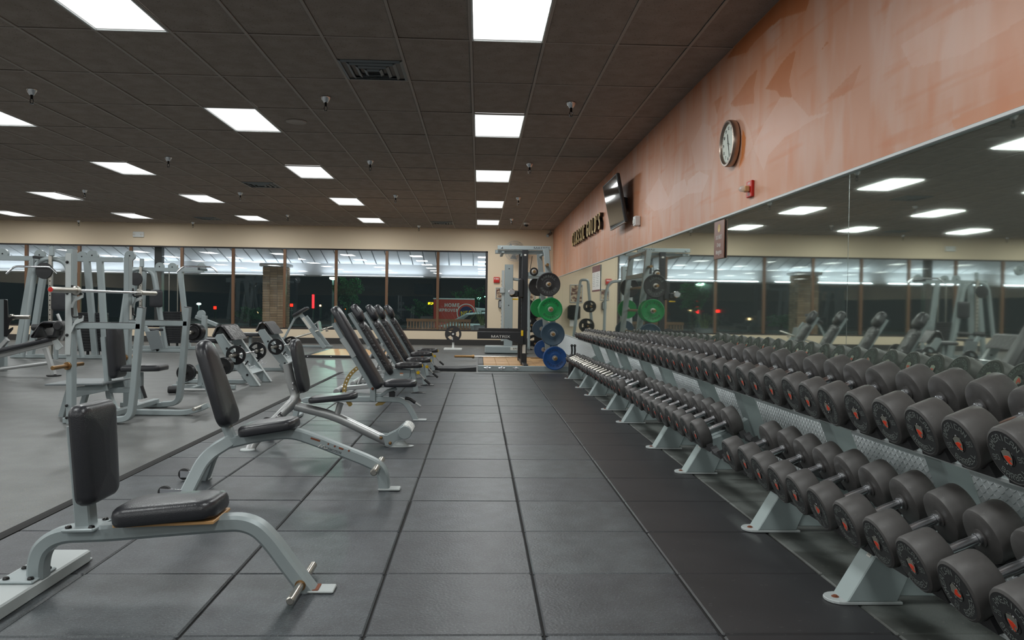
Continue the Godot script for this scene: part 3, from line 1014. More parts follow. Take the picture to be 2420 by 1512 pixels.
func bench_upright() -> void:
	var z := -3.04
	var t := thing("utility_bench", "short upright utility bench with black back pad and chipped grey frame", "bench", Vector3(-1.15, 0, z))
	var c := func(l: Array, zz := -3.0) -> Array: return at_z(crop(zz, 0, 900, 2.4707, l), z)
	var s := g()
	var path: Array = c.call([[190, 1165], [190, 1075], [215, 990], [285, 930], [370, 905], [600, 898], [1000, 865], [1290, 842], [1400, 838], [1490, 870], [1570, 950], [1650, 1060], [1805, 1262]])
	s.rt(round_path(path, 0.09, 4), 0.076, 0.062, Vector3.BACK, 0.012)
	part(t, "frame", s, M.frame)
	s = g()
	s.box(Vector3(-1.72, 0.04, z - 0.01), Vector3(0.165, 0.052, 0.66), 0.006)
	var beam := part(t, "rear_foot", s, M.worn_paint)
	s = g()
	for q in [-1, 1]: s.box(Vector3(-1.72, 0.018, z - 0.01 + q * 0.335), Vector3(0.15, 0.008, 0.05), 0.002)
	part(beam, "floor_tab", s, M.worn_paint)
	s = g()
	s.box(Vector3(-1.71, 0.072, z), Vector3(0.13, 0.012, 0.17), 0.004)
	var pl := part(t, "foot_plate", s, M.frame)
	for q in [[-0.045, 0.06], [0.045, 0.06], [0.045, -0.06], [-0.045, -0.06]]: bolt(pl, Vector3(-1.71 + q[0], 0.078, z + q[1]), Vector3.UP, 0.012, M.black_gloss)
	# back post on its plate
	var pb: Array = c.call([[475, 868], [415, 235]])
	s = g()
	s.rt([pb[0] + Vector3(0.0, 0.0, 0), Vector3(pb[0].x - 0.035, pb[1].y - 0.02, z)], 0.065, 0.06, Vector3.BACK, 0.006)
	part(t, "back_post", s, M.frame)
	s = g()
	s.box(pb[0] + Vector3(0.0, 0.004, 0), Vector3(0.12, 0.014, 0.15), 0.004, Basis(Vector3.BACK, 0.03))
	pl = part(t, "post_plate", s, M.frame)
	for q in [[-0.04, 0.055], [0.045, 0.055], [0.045, -0.055]]: bolt(pl, pb[0] + Vector3(q[0], 0.011, q[1]), Vector3.UP, 0.012, M.black_gloss)
	# pads
	var bk := at_z(crop(-2.91, 0, 900, 2.4707, [[425, 750], [388, 150]]), z)
	s = g()
	cushion(s, bk[0], bk[1], Vector3.RIGHT, 0.245, 0.265, 0.068, 0.04, 0.12)
	part(t, "back_pad", s, M.vinyl)
	var se := at_z(crop(-2.91, 0, 900, 2.4707, [[622, 868], [1240, 815]]), z)
	s = g()
	cushion(s, se[0], se[1], Vector3.UP, 0.27, 0.24, 0.07, 0.06, 0.12)
	var seat := part(t, "seat", s, M.vinyl)
	s = g()
	s.box((se[0] + se[1]) / 2 - Vector3(0, 0.007, 0), Vector3(0.37, 0.012, 0.2), 0.002, Basis(Vector3.BACK, 0.04))
	part(seat, "seat_board", s, M.wood, "pale plywood board under the seat")
	# foot end
	var ft: Array = c.call([[1850, 1250]])
	s = g()
	s.box(Vector3(ft[0].x + 0.012, 0.0195, z), Vector3(0.1, 0.009, 0.085), 0.003)
	part(t, "front_foot", s, M.worn_paint)
	s = g()
	s.box(Vector3(ft[0].x - 0.012, 0.0255, z), Vector3(0.03, 0.004, 0.07), 0.001)
	part(t, "rust_patch", s, M.rust)
	var pg: Array = c.call([[1752, 1195]])
	s = g()
	s.cyl(pg[0] + Vector3(0, 0, 0.2), pg[0] + Vector3(0, 0, -0.2), 0.0155, 18, -1, 0.004)
	part(t, "foot_peg", s, M.worn_chrome)
	s = g()
	for q in [0.039, -0.039]: s.lathe(Transform3D(aim(Vector3.BACK), pg[0] + Vector3(0, 0, q - 0.002)), [[0.021, 0], [0.021, 0.004], [0.016, 0.004]], 16)
	part(t, "peg_collar", s, M.brass)

func bench_curved() -> void:
	var z := -4.7
	var t := thing("incline_bench", "incline bench with long black back pad and curved silver beam with brown chips", "bench", Vector3(-1.15, 0, z))
	var c := func(l: Array, zz := -4.66) -> Array: return at_z(crop(zz, 350, 760, 3.287, l), z)
	var s := g()
	var path: Array = c.call([[610, 950], [800, 905], [960, 880], [1120, 868], [1300, 930], [1500, 1010], [1690, 1085], [1790, 1135], [1825, 1210], [1830, 1330]])
	s.rt(round_path(path, 0.07, 4), 0.07, 0.066, Vector3.BACK, 0.01)
	var beam := part(t, "beam", s, M.frame)
	# maker's mark along the beam, near side
	var w0: Vector3 = pz(350 + 1330 / 3.287, 760 + 965 / 3.287, z + 0.036)
	var w1: Vector3 = pz(350 + 1490 / 3.287, 760 + 1018 / 3.287, z + 0.036)
	var dir := (w1 - w0).normalized()
	var wb := Basis(dir, Vector3.BACK.cross(dir), Vector3.BACK)
	words(beam, "FREEMOTION", 0.014, Transform3D(wb, w0.lerp(w1, 0.62)), M.print_dark, 0.0006, false)
	s = g()
	s.tube([w0 + wb * Vector3(-0.005, -0.008, 0), w0 + wb * Vector3(0.008, 0.014, 0), w0 + wb * Vector3(0.014, -0.004, 0), w0 + wb * Vector3(0.026, 0.012, 0), w0 + wb * Vector3(0.032, -0.004, 0), w0 + wb * Vector3(0.05, 0.002, 0)], 0.002, 6)
	part(beam, "logo_stroke", s, M.print_white)
	s = g()
	for q in [[1300, 915, 0.06], [1450, 968, 0.012], [1500, 985, 0.03], [1560, 1003, 0.012], [1400, 950, 0.01]]:
		var p: Vector3 = pz(350 + q[0] / 3.287, 760 + q[1] / 3.287, z + 0.034)
		s.box(p, Vector3(q[2], 0.012, 0.005), 0.002, wb)
	part(beam, "paint_chips", s, M.rust)
	# splayed rear legs
	var ap: Vector3 = c.call([[615, 935]])[0]
	for q in [[-4.48, [[440 - 0, 1186]]], [-4.95, [[488, 1138]]]]:
		var f: Vector3 = py(q[1][0][0] - 18, q[1][0][1], 0.014)
		f.z = q[0]
		s = g()
		var mid := ap.lerp(f, 0.42) + Vector3(-0.03, 0.05, 0)
		s.rt(round_path([ap + Vector3(0.02, 0.01, 0), mid, f], 0.2, 6), 0.058, 0.075, Vector3(0, 0.0, 1).rotated(Vector3.UP, 0.0), 0.008)
		part(t, "rear_leg", s, M.frame)
		s = g()
		s.box(Vector3(f.x, 0.02, f.z), Vector3(0.1, 0.012, 0.07), 0.003)
		part(t, "leg_foot", s, M.worn_paint)
		var w: Vector3 = Vector3(f.x - 0.1, 0.055, f.z + 0.03)
		s = g()
		s.lathe(Transform3D(aim(Vector3.BACK), w - Vector3(0, 0, 0.012)), [[0.026, 0], [0.036, 0.003], [0.036, 0.021], [0.026, 0.024]], 20)
		var wh := part(t, "wheel", s, M.black_plastic)
		s = g()
		s.prism(Transform3D(Basis.IDENTITY, Vector3(0, 0, w.z + 0.013)), [Vector2(w.x - 0.02, w.y - 0.02), Vector2(w.x - 0.02, w.y + 0.022), Vector2(w.x + 0.1, w.y + 0.018), Vector2(w.x + 0.08, w.y - 0.02)], 0.006, 0.001)
		part(wh, "axle_bracket", s, M.chrome)
	s = g()
	s.rt([ap + Vector3(0.02, 0.0, 0), c.call([[390, 330]])[0] + Vector3(0.0, 0, 0)], 0.06, 0.05, Vector3.BACK, 0.006)
	part(t, "back_post", s, M.frame)
	var bk := at_z(crop(-4.57, 350, 760, 3.287, [[545, 842], [322, 165]]), z)
	s = g()
	cushion(s, bk[0], bk[1], Vector3.RIGHT, 0.27, 0.21, 0.07, 0.07, 0.14, 0.1)
	part(t, "back_pad", s, M.vinyl)
	var se := at_z(crop(-4.57, 350, 760, 3.287, [[690, 905], [1125, 845]]), z)
	s = g()
	cushion(s, se[0], se[1], Vector3.UP, 0.3, 0.24, 0.062, 0.06, 0.15)
	part(t, "seat", s, M.vinyl)
	s = g()
	s.box(Vector3(path[9].x + 0.03, 0.0215, z), Vector3(0.13, 0.012, 0.085), 0.004)
	part(t, "front_foot", s, M.worn_paint)
	var pg: Vector3 = c.call([[1785, 1120]], -4.7)[0]
	s = g()
	s.cyl(pg + Vector3(0, 0, 0.19), pg + Vector3(0, 0, -0.19), 0.021, 18, -1, 0.006)
	part(t, "foot_peg", s, M.worn_chrome)

func bench_tubular() -> void:
	var z := -6.15
	var t := thing("tubular_bench", "round tube silver bench with thin seat and ribbed foot roller at its end", "bench", Vector3(-1.2, 0, z))
	var c := func(l: Array, zz := -6.13) -> Array: return at_z(crop(zz, 560, 780, 5.041, l), z)
	var s := g()
	var pp: Array = c.call([[690, 905], [1150, 1020], [1800, 1335]])
	s.tube(round_path([pp[0], pp[1], pp[2]], 0.12, 4), 0.037, 18)
	part(t, "main_tube", s, M.silver)
	s = g()
	var up: Array = c.call([[590, 400], [640, 640], [705, 800], [600, 930], [400, 1140], [240, 1330], [215, 1440]])
	for i in up.size(): up[i].z = lerpf(z, z + 0.22, clampf((i - 2) / 4.0, 0, 1))
	s.tube(round_path(up, 0.09, 4), 0.036, 18)
	var leg := part(t, "rear_tube", s, M.silver)
	var mid: Vector3 = (up[3] + up[4]) / 2
	var ld: Vector3 = (up[3] - up[4]).normalized()
	var lb := Basis(ld, Vector3.BACK.cross(ld).normalized(), Vector3.BACK)
	words(leg, "IST", 0.05, Transform3D(lb, mid + Vector3(0.02, 0, 0.037)), M.print_dark, 0.001, true, "lettering", 1.1)
	s = g()
	foot_disc(s, Vector3(up[6].x, 0, up[6].z), 0.055)
	part(t, "rear_foot", s, M.worn_paint)
	# the far rear leg
	var fl: Array = crop(z - 0.3, 560, 780, 5.041, [[680, 1000]])
	s = g()
	var f2: Vector3 = Vector3(up[6].x + 0.02, 0.02, z - 0.3)
	s.tube(round_path([up[2] + Vector3(0, -0.03, -0.02), Vector3(lerpf(up[2].x, f2.x, 0.7), 0.2, z - 0.2), f2], 0.12, 4), 0.036, 14)
	part(t, "rear_tube", s, M.silver)
	s = g()
	foot_disc(s, f2, 0.055)
	part(t, "rear_foot", s, M.worn_paint)
	s = g()
	var wc: Vector3 = c.call([[395, 1062]])[0]
	s.lathe(Transform3D(aim(Vector3.BACK), Vector3(wc.x, wc.y, z + 0.1)), [[0.026, 0], [0.032, 0.004], [0.032, 0.02], [0.026, 0.024]], 20)
	part(t, "wheel", s, M.black_plastic)
	var bk := at_z(crop(-6.03, 560, 780, 5.041, [[735, 765], [610, 120]]), z)
	s = g()
	cushion(s, bk[0], bk[1], Vector3.RIGHT, 0.27, 0.25, 0.05, 0.09, 0.05)
	var bp := part(t, "back_pad", s, M.vinyl)
	for q in [630, 700]: bolt(t, c.call([[678, q]])[0] + Vector3(-0.002, 0, 0.037), Vector3.BACK, 0.009, M.chrome)
	var se := at_z(crop(-6.03, 560, 780, 5.041, [[838, 882], [1405, 830]]), z)
	s = g()
	cushion(s, se[0], se[1], Vector3.UP, 0.26, 0.2, 0.046, 0.06, 0.05)
	part(t, "seat", s, M.vinyl)
	s = g()
	s.tube(c.call([[1190, 1000], [1228, 868]]), 0.024, 14)
	part(t, "seat_strut", s, M.silver)
	# foot bracket and ribbed roller
	var pl := []
	for p in c.call([[1700, 1240], [1790, 1245], [1900, 1190], [1985, 1110], [2050, 1130], [2060, 1230], [1990, 1290], [1900, 1310], [1840, 1375], [1770, 1370], [1750, 1290]]): pl.append(Vector2(p.x, p.y))
	s = g()
	s.prism(Transform3D(Basis.IDENTITY, Vector3(0, 0, z + 0.036)), pl, 0.012, 0.002)
	s.prism(Transform3D(Basis.IDENTITY, Vector3(0, 0, z - 0.048)), pl, 0.012, 0.002)
	part(t, "foot_bracket", s, M.frame)
	for q in [[1722, 1275], [1830, 1338]]: bolt(t, c.call([q])[0] + Vector3(0, 0, 0.048), Vector3.BACK, 0.013, M.brass)
	var rc: Vector3 = c.call([[2010, 1205]])[0]
	s = g()
	s.cyl(rc + Vector3(0, 0, 0.09), rc + Vector3(0, 0, -0.17), 0.052, 24, -1, 0.004)
	var rol := part(t, "foot_roller", s, M.frame)
	s = g()
	for i in 9:
		var a := 0.2 + i * 0.2
		s.cyl(rc + Vector3(cos(a), sin(a), 0) * 0.053 + Vector3(0, 0, 0.085), rc + Vector3(cos(a), sin(a), 0) * 0.053 + Vector3(0, 0, -0.165), 0.006, 6)
	part(rol, "grip_ribs", s, M.white_paint)
	s = g()
	var fb: Vector3 = c.call([[1935, 1370]])[0]
	s.lathe(Transform3D(Basis.IDENTITY.scaled(Vector3(1.3, 1, 0.7)), Vector3(fb.x, 0.0145, z)), [[0.085, 0.0], [0.085, 0.005], [0.05, 0.014], [0.03, 0.045], [0.001, 0.05]], 24)
	part(t, "front_foot", s, M.worn_paint)

func bench_arc() -> void:
	var z := -7.55
	var t := thing("adjustable_bench", "adjustable bench with a drilled gold arc plate under its long back pad", "bench", Vector3(-1.2, 0, z))
	var c := func(l: Array) -> Array: return at_z(crop(z + 0.03, 760, 860, 9.308, l), z)
	var k := func(l: Array, zz := -7.5) -> Array: return at_z(crop(zz, 750, 560, 3.78, l), z)
	var s := g()
	s.rt(round_path(c.call([[-620, 1330], [-560, 1000], [-420, 800], [200, 775], [1560, 782], [1760, 800], [1880, 900], [1990, 1080], [2070, 1240]]), 0.1, 4), 0.06, 0.05, Vector3.BACK, 0.006)
	part(t, "frame", s, M.frame)
	s = g()
	var fp: Vector3 = c.call([[2160, 1225]])[0]
	s.box(Vector3(fp.x, 0.02, z), Vector3(0.13, 0.011, 0.09), 0.004)
	var rp: Vector3 = c.call([[-620, 1240]])[0]
	part(t, "front_foot", s, M.worn_paint)
	s = g()
	s.box(Vector3(rp.x, 0.03, z), Vector3(0.06, 0.03, 0.55), 0.005)
	part(t, "rear_foot", s, M.frame)
	var pv: Vector3 = c.call([[1125, 540]])[0]
	s = g()
	var pl := []
	for p in c.call([[1000, 420], [1060, 375], [1185, 560], [1185, 830], [1060, 800], [1070, 560]]): pl.append(Vector2(p.x, p.y))
	s.prism(Transform3D(Basis.IDENTITY, Vector3(0, 0, z + 0.03)), pl, 0.012, 0.002)
	s.prism(Transform3D(Basis.IDENTITY, Vector3(0, 0, z - 0.042)), pl, 0.012, 0.002)
	part(t, "upright_bracket", s, M.frame)
	bolt(t, pv + Vector3(0, 0, 0.042), Vector3.BACK, 0.013, M.rust)
	s = g()
	s.rt(k.call([[140, 770], [480, 1345]]), 0.05, 0.045, Vector3.BACK, 0.005)
	part(t, "back_beam", s, M.frame)
	s = g()
	s.rt(k.call([[215, 905], [330, 1070]]), 0.056, 0.056, Vector3.BACK, 0.005)
	part(t, "beam_sleeve", s, M.worn_paint)
	var bk: Array = k.call([[525, 1370], [98, 640]], -7.43)
	s = g()
	cushion(s, bk[0], bk[1], Vector3.RIGHT, 0.27, 0.22, 0.075, 0.04, 0.1, 0.09)
	part(t, "back_pad", s, M.vinyl)
	# drilled arc
	var arc := []
	var cc: Vector3 = k.call([[500, 1390]])[0]
	var r1 := 0.30
	var r0 := 0.262
	var a0 := 2.1
	var a1 := 3.2
	for i in 13: arc.append(Vector2(cc.x + cos(lerpf(a0, a1, i / 12.0)) * r1, cc.y + sin(lerpf(a0, a1, i / 12.0)) * r1))
	for i in 13: arc.append(Vector2(cc.x + cos(lerpf(a1, a0, i / 12.0)) * r0, cc.y + sin(lerpf(a1, a0, i / 12.0)) * r0))
	s = g()
	s.prism(Transform3D(Basis.IDENTITY, Vector3(0, 0, z + 0.014)), arc, 0.009, 0.001)
	var ap := part(t, "arc_plate", s, M.gold_zinc, "gold zinc arc plate with a row of holes")
	s = g()
	for i in 8:
		var a := lerpf(a0 + 0.12, a1 - 0.05, i / 7.0)
		s.cyl(Vector3(cc.x + cos(a) * 0.281, cc.y + sin(a) * 0.281, z + 0.0228), Vector3(cc.x + cos(a) * 0.281, cc.y + sin(a) * 0.281, z + 0.0236), 0.0075, 10)
	part(ap, "holes", s, M.print_white)
	for tb in [[[520, 838], [640, 840], [670, 890], [640, 935], [590, 940]], [[1170, 900], [1240, 840], [1420, 840], [1330, 905], [1190, 930]]]:
		var q := []
		for p in c.call(tb): q.append(Vector2(p.x, p.y))
		s = g()
		s.prism(Transform3D(Basis.IDENTITY, Vector3(0, 0, z - 0.005)), q, 0.01, 0.001)
		part(t, "pivot_tab", s, M.gold_zinc)
	var se := at_z(crop(z + 0.12, 760, 860, 9.308, [[1350, 515], [2070, 515]]), z)
	s = g()
	cushion(s, se[0], se[1], Vector3.UP, 0.27, 0.24, 0.058, 0.06, 0.2)
	part(t, "seat", s, M.vinyl)
	s = g()
	s.rt(round_path(c.call([[1200, 690], [1330, 690], [1430, 600], [1640, 545]]), 0.05, 4), 0.05, 0.03, Vector3.BACK, 0.004)
	part(t, "seat_arm", s, M.frame)
	s = g()
	var bx: Vector3 = c.call([[1545, 670]])[0]
	s.box(bx, Vector3(0.055, 0.055, 0.05), 0.004)
	part(t, "seat_stop", s, M.black_plastic)
	s = g()
	var hp: Array = c.call([[1830, 755], [1930, 770], [2055, 860]])
	s.tube(round_path(hp, 0.04, 4), 0.016, 12)
	var gp := part(t, "hand_grip", s, M.black_plastic)
	s = g()
	s.cyl(hp[2], c.call([[2180, 945]])[0], 0.012, 12, -1, 0.003)
	part(gp, "grip_end", s, M.silver)

func benches_headrest() -> void:
	var z := -9.9
	var t := thing("headrest_bench", "adjustable bench with separate black headrest, next to the bench with the gold arc", "bench", Vector3(-1.4, 0, z), "headrest benches in a row")
	var k := func(l: Array, zz := -9.86) -> Array: return at_z(crop(zz, 750, 560, 3.78, l), z)
	var s := g()
	s.rt(k.call([[285, 680], [620, 1225]]), 0.09, 0.05, Vector3.BACK, 0.008)
	part(t, "back_beam", s, M.frame)
	for q in [[460, 992], [592, 1205]]:
		var p: Vector3 = k.call([q])[0]
		s = g()
		s.lathe(Transform3D(aim(Vector3.BACK), p + Vector3(0, 0, 0.044)), [[0.024, 0], [0.024, 0.006], [0.012, 0.008], [0.0002, 0.009]], 16)
		part(t, "pivot_cap", s, M.worn_paint)
	var bk: Array = k.call([[640, 1240], [362, 770]], -9.8)
	s = g()
	cushion(s, bk[0], bk[1], Vector3.RIGHT, 0.26, 0.24, 0.07, 0.08, 0.16)
	var bp := part(t, "back_pad", s, M.vinyl_wrinkled)
	for f in [0.16, 0.86]:
		s = g()
		var p: Vector3 = bk[0].lerp(bk[1], f)
		var d: Vector3 = (bk[1] - bk[0]).normalized()
		var u := Vector3(d.y, -d.x, 0)
		var hw := 0.129
		s.tube(round_path([p + Vector3(0, 0, hw), p + u * 0.06 + Vector3(0, 0, hw * 0.99), p + u * 0.074 + Vector3(0, 0, hw * 0.6), p + u * 0.077, p + u * 0.074 - Vector3(0, 0, hw * 0.6), p + u * 0.06 - Vector3(0, 0, hw * 0.99), p - Vector3(0, 0, hw)], 0.03, 3), 0.004, 6)
		part(bp, "seam", s, M.vinyl_wrinkled)
	var hr: Array = k.call([[372, 768], [282, 620]], -9.8)
	s = g()
	cushion(s, hr[0], hr[1], Vector3.RIGHT, 0.23, 0.2, 0.085, 0.09, 0.2)
	part(t, "headrest", s, M.vinyl)
	var se: Array = k.call([[692, 1175], [935, 1170]], -9.8)
	s = g()
	cushion(s, se[0], se[1], Vector3.UP, 0.28, 0.24, 0.062, 0.07, 0.2)
	part(t, "seat", s, M.vinyl_wrinkled)
	var pl := []
	for p in k.call([[600, 1190], [700, 1180], [830, 1185], [825, 1255], [760, 1270], [740, 1330], [640, 1340], [590, 1260]]): pl.append(Vector2(p.x, p.y))
	s = g()
	s.prism(Transform3D(Basis.IDENTITY, Vector3(0, 0, z + 0.032)), pl, 0.008, 0.002)
	s.prism(Transform3D(Basis.IDENTITY, Vector3(0, 0, z - 0.04)), pl, 0.008, 0.002)
	var sp := part(t, "side_plate", s, M.frame)
	var st: Vector3 = k.call([[752, 1225]])[0]
	s = g()
	s.box(st + Vector3(0, -0.006, 0.041), Vector3(0.04, 0.028, 0.001))
	var sk := part(sp, "sticker", s, M.sticker)
	s = g()
	s.box(st + Vector3(0, 0.012, 0.041), Vector3(0.04, 0.012, 0.001))
	part(sp, "warning_band", s, M.orange)
	s = g()
	var fr: Array = k.call([[850, 1190], [880, 1370]])
	fr[1].y = 0.03
	s.rt(fr, 0.06, 0.06, Vector3.BACK, 0.006)
	part(t, "front_post", s, M.frame)
	s = g()
	s.lathe(Transform3D(Basis.IDENTITY.scaled(Vector3(1.6, 1, 1)), Vector3(fr[1].x + 0.03, 0.0145, z)), [[0.06, 0.0], [0.06, 0.006], [0.045, 0.014], [0.001, 0.016]], 24)
	part(t, "front_foot", s, M.black_steel)
	s = g()
	var rear := Vector3(fr[1].x - 0.95, 0.06, z)
	var lowp: Vector3 = k.call([[690, 1300]])[0]
	s.rt(round_path([fr[1] + Vector3(-0.01, 0.12, 0), lowp + Vector3(0, -0.02, 0), rear], 0.08, 4), 0.055, 0.055, Vector3.BACK, 0.006)
	part(t, "base_tube", s, M.silver)
	s = g()
	s.cyl(rear + Vector3(0, 0, 0.3), rear + Vector3(0, 0, -0.3), 0.032, 14, -1, 0.004)
	var ax := part(t, "rear_cross_tube", s, M.silver)
	s = g()
	for q in [-1, 1]:
		s.lathe(Transform3D(aim(Vector3.BACK), rear + Vector3(0, -0.005, q * 0.27 - 0.02)), [[0.03, 0], [0.04, 0.006], [0.04, 0.034], [0.03, 0.04]], 18)
	part(ax, "end_wheels", s, M.worn_paint)
	s = g()
	s.cyl(bk[0].lerp(bk[1], 0.45) + Vector3(-0.05, -0.03, 0), rear + Vector3(0.22, 0.06, 0), 0.017, 12)
	part(t, "prop_strut", s, M.silver)
	for q in [[895, 1210], [925, 1150]]:
		var p: Vector3 = k.call([q])[0]
		s = g()
		s.lathe(Transform3D(aim(Vector3(0.3, 0, 1)), p + Vector3(0, 0, 0.02)), [[0.01, 0], [0.01, 0.012], [0.022, 0.014], [0.022, 0.026], [0.018, 0.029], [0.0002, 0.03]], 18)
		part(t, "yellow_knob", s, M.yellow, "round yellow pull knob")
	var hp: Array = k.call([[905, 1215], [955, 1275], [1005, 1318]])
	s = g()
	s.cyl(hp[0], hp[1], 0.011, 12)
	var hb := part(t, "handle", s, M.silver)
	s = g()
	s.cyl(hp[1], hp[2], 0.0155, 12, -1, 0.004)
	part(hb, "grip", s, M.black_plastic)
	var s0 := pz(965, 861, z)
	for q in [[988, 849, -10.85, "second adjustable headrest bench counted from the gold arc bench"], [995, 834, -12.2, "third adjustable headrest bench counted from the gold arc bench"], [1010, 826, -13.15, "adjustable headrest bench nearest to the wooden lifting platform"]]:
		var d := pz(q[0], q[1], q[2]) - s0
		copy(t, "headrest_bench", t.position + Vector3(d.x, 0, d.z), q[3])

func plate(s: G, c: Vector3, dir: Vector3, r: float, t: float, hole := 0.026) -> void:
	# an iron disc with raised rim and hub, centred on c, its axis along dir
	var b := aim(dir)
	s.lathe(Transform3D(b, c - b.y * t / 2), [[hole, 0.0], [r * 0.3, 0.0], [r * 0.32, t * 0.18], [r * 0.82, t * 0.2], [r * 0.86, 0.0], [r * 0.97, 0.0], [r, t * 0.15], [r, t * 0.85], [r * 0.97, t], [r * 0.86, t], [r * 0.82, t * 0.8], [r * 0.32, t * 0.82], [r * 0.3, t], [hole, t], [hole, 0.0]], 32)
func grip_plate(c: Vector3, dir: Vector3, r: float, t: float) -> ArrayMesh:
	# three-hole grip plate: outline with real openings, built as a ring of wedges
	var s := g()
	var b := aim(dir)
	var n := 36
	var tri := PackedVector3Array()
	var grp := PackedInt32Array()
	var radii := [0.026, r * 0.36, r * 0.74, r]
	for i in n:
		var a0 := TAU * i / n
		var a1 := TAU * (i + 1) / n
		var open := (i % 12) < 6
		for k in 3:
			if k == 1 and open: continue
			var q := []
			for y in [-t / 2, t / 2]:
				for p in [[radii[k], a0], [radii[k + 1], a0], [radii[k + 1], a1], [radii[k], a1]]: q.append(c + b * Vector3(cos(p[1]) * p[0], y, sin(p[1]) * p[0]))
			for f in [[0, 1, 2, 3], [7, 6, 5, 4], [1, 5, 6, 2], [0, 3, 7, 4], [0, 4, 5, 1], [3, 2, 6, 7]]:
				tri.append_array([q[f[0]], q[f[1]], q[f[2]], q[f[0]], q[f[2]], q[f[3]]])
				grp.append_array([-1, -1])
	s.put(tri, grp)
	return s.mesh()
func poly2(list: Array) -> Array:
	var o := []
	for p in list: o.append(Vector2(p.x, p.y))
	return o
func slab(s: G, list: Array, z0: float, z1: float, bev := 0.003) -> void:
	s.prism(Transform3D(Basis.IDENTITY, Vector3(0, 0, minf(z0, z1))), poly2(list), absf(z1 - z0), bev)

func press_rack() -> void:
	var zn := -7.28
	var zf := -8.42
	var zm := -7.85
	var base := Vector3(-3.6, 0, zm)
	var t := thing("shoulder_press_rack", "grey seated press rack with tall uprights, black back pad and spotter platform", "press rack", base)
	var P := func(z: float, l: Array) -> Array: return crop(z, 100, 720, 5.214, l)
	var C := func(z: float, l: Array) -> Array: return crop(z, 0, 580, 4.723, l)
	var s: G
	var tops := [pz(170, 589, zn), pz(297, 606, zf)]
	var ups := []
	for i in 2:
		var z: float = [zn, zf][i]
		s = g()
		var x: float = tops[i].x if i == 0 else ups[0]
		ups.append(x)
		s.rt([Vector3(x, 0.002, z), Vector3(x, tops[0].y, z)], 0.09, 0.055, Vector3.BACK, 0.006)
		part(t, "upright", s, M.frame)
		# hook plate with two cradles
		s = g()
		var o: Vector3 = Vector3(x, tops[0].y, z)
		var zz := z + (0.046 if i == 0 else -0.056)
		slab(s, [o + Vector3(-0.03, -0.04, 0), o + Vector3(0.02, -0.04, 0), o + Vector3(0.022, -0.5, 0), o + Vector3(0.06, -0.435, 0), o + Vector3(0.11, -0.42, 0), o + Vector3(0.118, -0.395, 0), o + Vector3(0.13, -0.40, 0), o + Vector3(0.128, -0.44, 0), o + Vector3(0.06, -0.475, 0), o + Vector3(0.03, -0.55, 0), o + Vector3(0.03, -0.70, 0), o + Vector3(0.06, -0.64, 0), o + Vector3(0.118, -0.625, 0), o + Vector3(0.12, -0.60, 0), o + Vector3(0.134, -0.605, 0), o + Vector3(0.13, -0.65, 0), o + Vector3(0.06, -0.685, 0), o + Vector3(0.025, -0.76, 0), o + Vector3(0.015, -0.96, 0), o + Vector3(-0.03, -0.96, 0)], zz, zz + 0.01, 0.002)
		var hk := part(t, "hook_plate", s, M.worn_paint)
		s = g()
		for h in [-0.408, -0.612]: s.rt(round_path([o + Vector3(0.03, h + 0.08, zz - z + 0.005), o + Vector3(0.034, h - 0.01, zz - z + 0.005), o + Vector3(0.125, h + 0.005, zz - z + 0.005)], 0.03, 4), 0.022, 0.014, Vector3.BACK, 0.002)
		part(hk, "hook_liner", s, M.black_plastic)
		for h in [-0.12, -0.4, -0.78, -1.42, -1.53]: bolt(hk, Vector3(x - 0.012, o.y + h, zz + 0.01), Vector3.BACK, 0.014, M.black_gloss)
		# storage peg
		s = g()
		s.cyl(Vector3(x - 0.01, 0.53, z + 0.3), Vector3(x - 0.01, 0.53, z - 0.22), 0.019, 14, -1, 0.003)
		var pg := part(t, "storage_peg", s, M.brass)
		s = g()
		for q in [0.05, -0.05]: s.cyl(Vector3(x - 0.01, 0.53, z + q - 0.012), Vector3(x - 0.01, 0.53, z + q + 0.012), 0.036, 18, -1, 0.003)
		part(pg, "peg_washer", s, M.brass)
	# arms and bent front posts
	for i in 2:
		var z: float = [zn, zf][i]
		var arm: Vector3 = P.call(zn, [[350, 255]])[0]
		var pt: Array = P.call(zn, [[1225, 35], [1185, 430], [1135, 1050]])
		s = g()
		s.rt([Vector3(ups[0], arm.y, z), Vector3(pt[0].x - 0.0, arm.y, z)], 0.08, 0.055, Vector3.BACK, 0.005)
		var ar := part(t, "side_arm", s, M.frame)
		s = g()
		s.box(Vector3((ups[0] + pt[0].x) / 2, arm.y + 0.03, z), Vector3(pt[0].x - ups[0] - 0.05, 0.006, 0.07), 0.002)
		part(ar, "rubber_strip", s, M.black_plastic)
		s = g()
		var foot: Vector3 = P.call(zn, [[860, 1440]])[0]
		foot.y = 0.035
		s.rt(round_path(at_z([pt[0], pt[1], pt[2], Vector3(pt[2].x - 0.03, 0.05, z), foot], z), 0.17, 7), 0.08, 0.055, Vector3.BACK, 0.006)
		part(t, "front_post", s, M.frame)
		s = g()
		s.box(at_z([pt[0]], z)[0] + Vector3(0, 0.002, 0), Vector3(0.058, 0.006, 0.084), 0.002, Basis(Vector3.BACK, -0.1))
		part(t, "end_cap", s, M.black_plastic)
		s = g()
		s.rt([Vector3(ups[0] - 0.06, 0.03, z), Vector3(foot.x + 0.05, 0.03, z)], 0.07, 0.05, Vector3.BACK, 0.005)
		part(t, "floor_rail", s, M.frame)
	# middle frame with seat and back pad
	s = g()
	s.rt(round_path(at_z(P.call(zm, [[760, 395], [805, 900], [830, 1160], [930, 1320], [1100, 1325]]), zm), 0.12, 6), 0.06, 0.05, Vector3.BACK, 0.005)
	part(t, "centre_frame", s, M.frame)
	s = g()
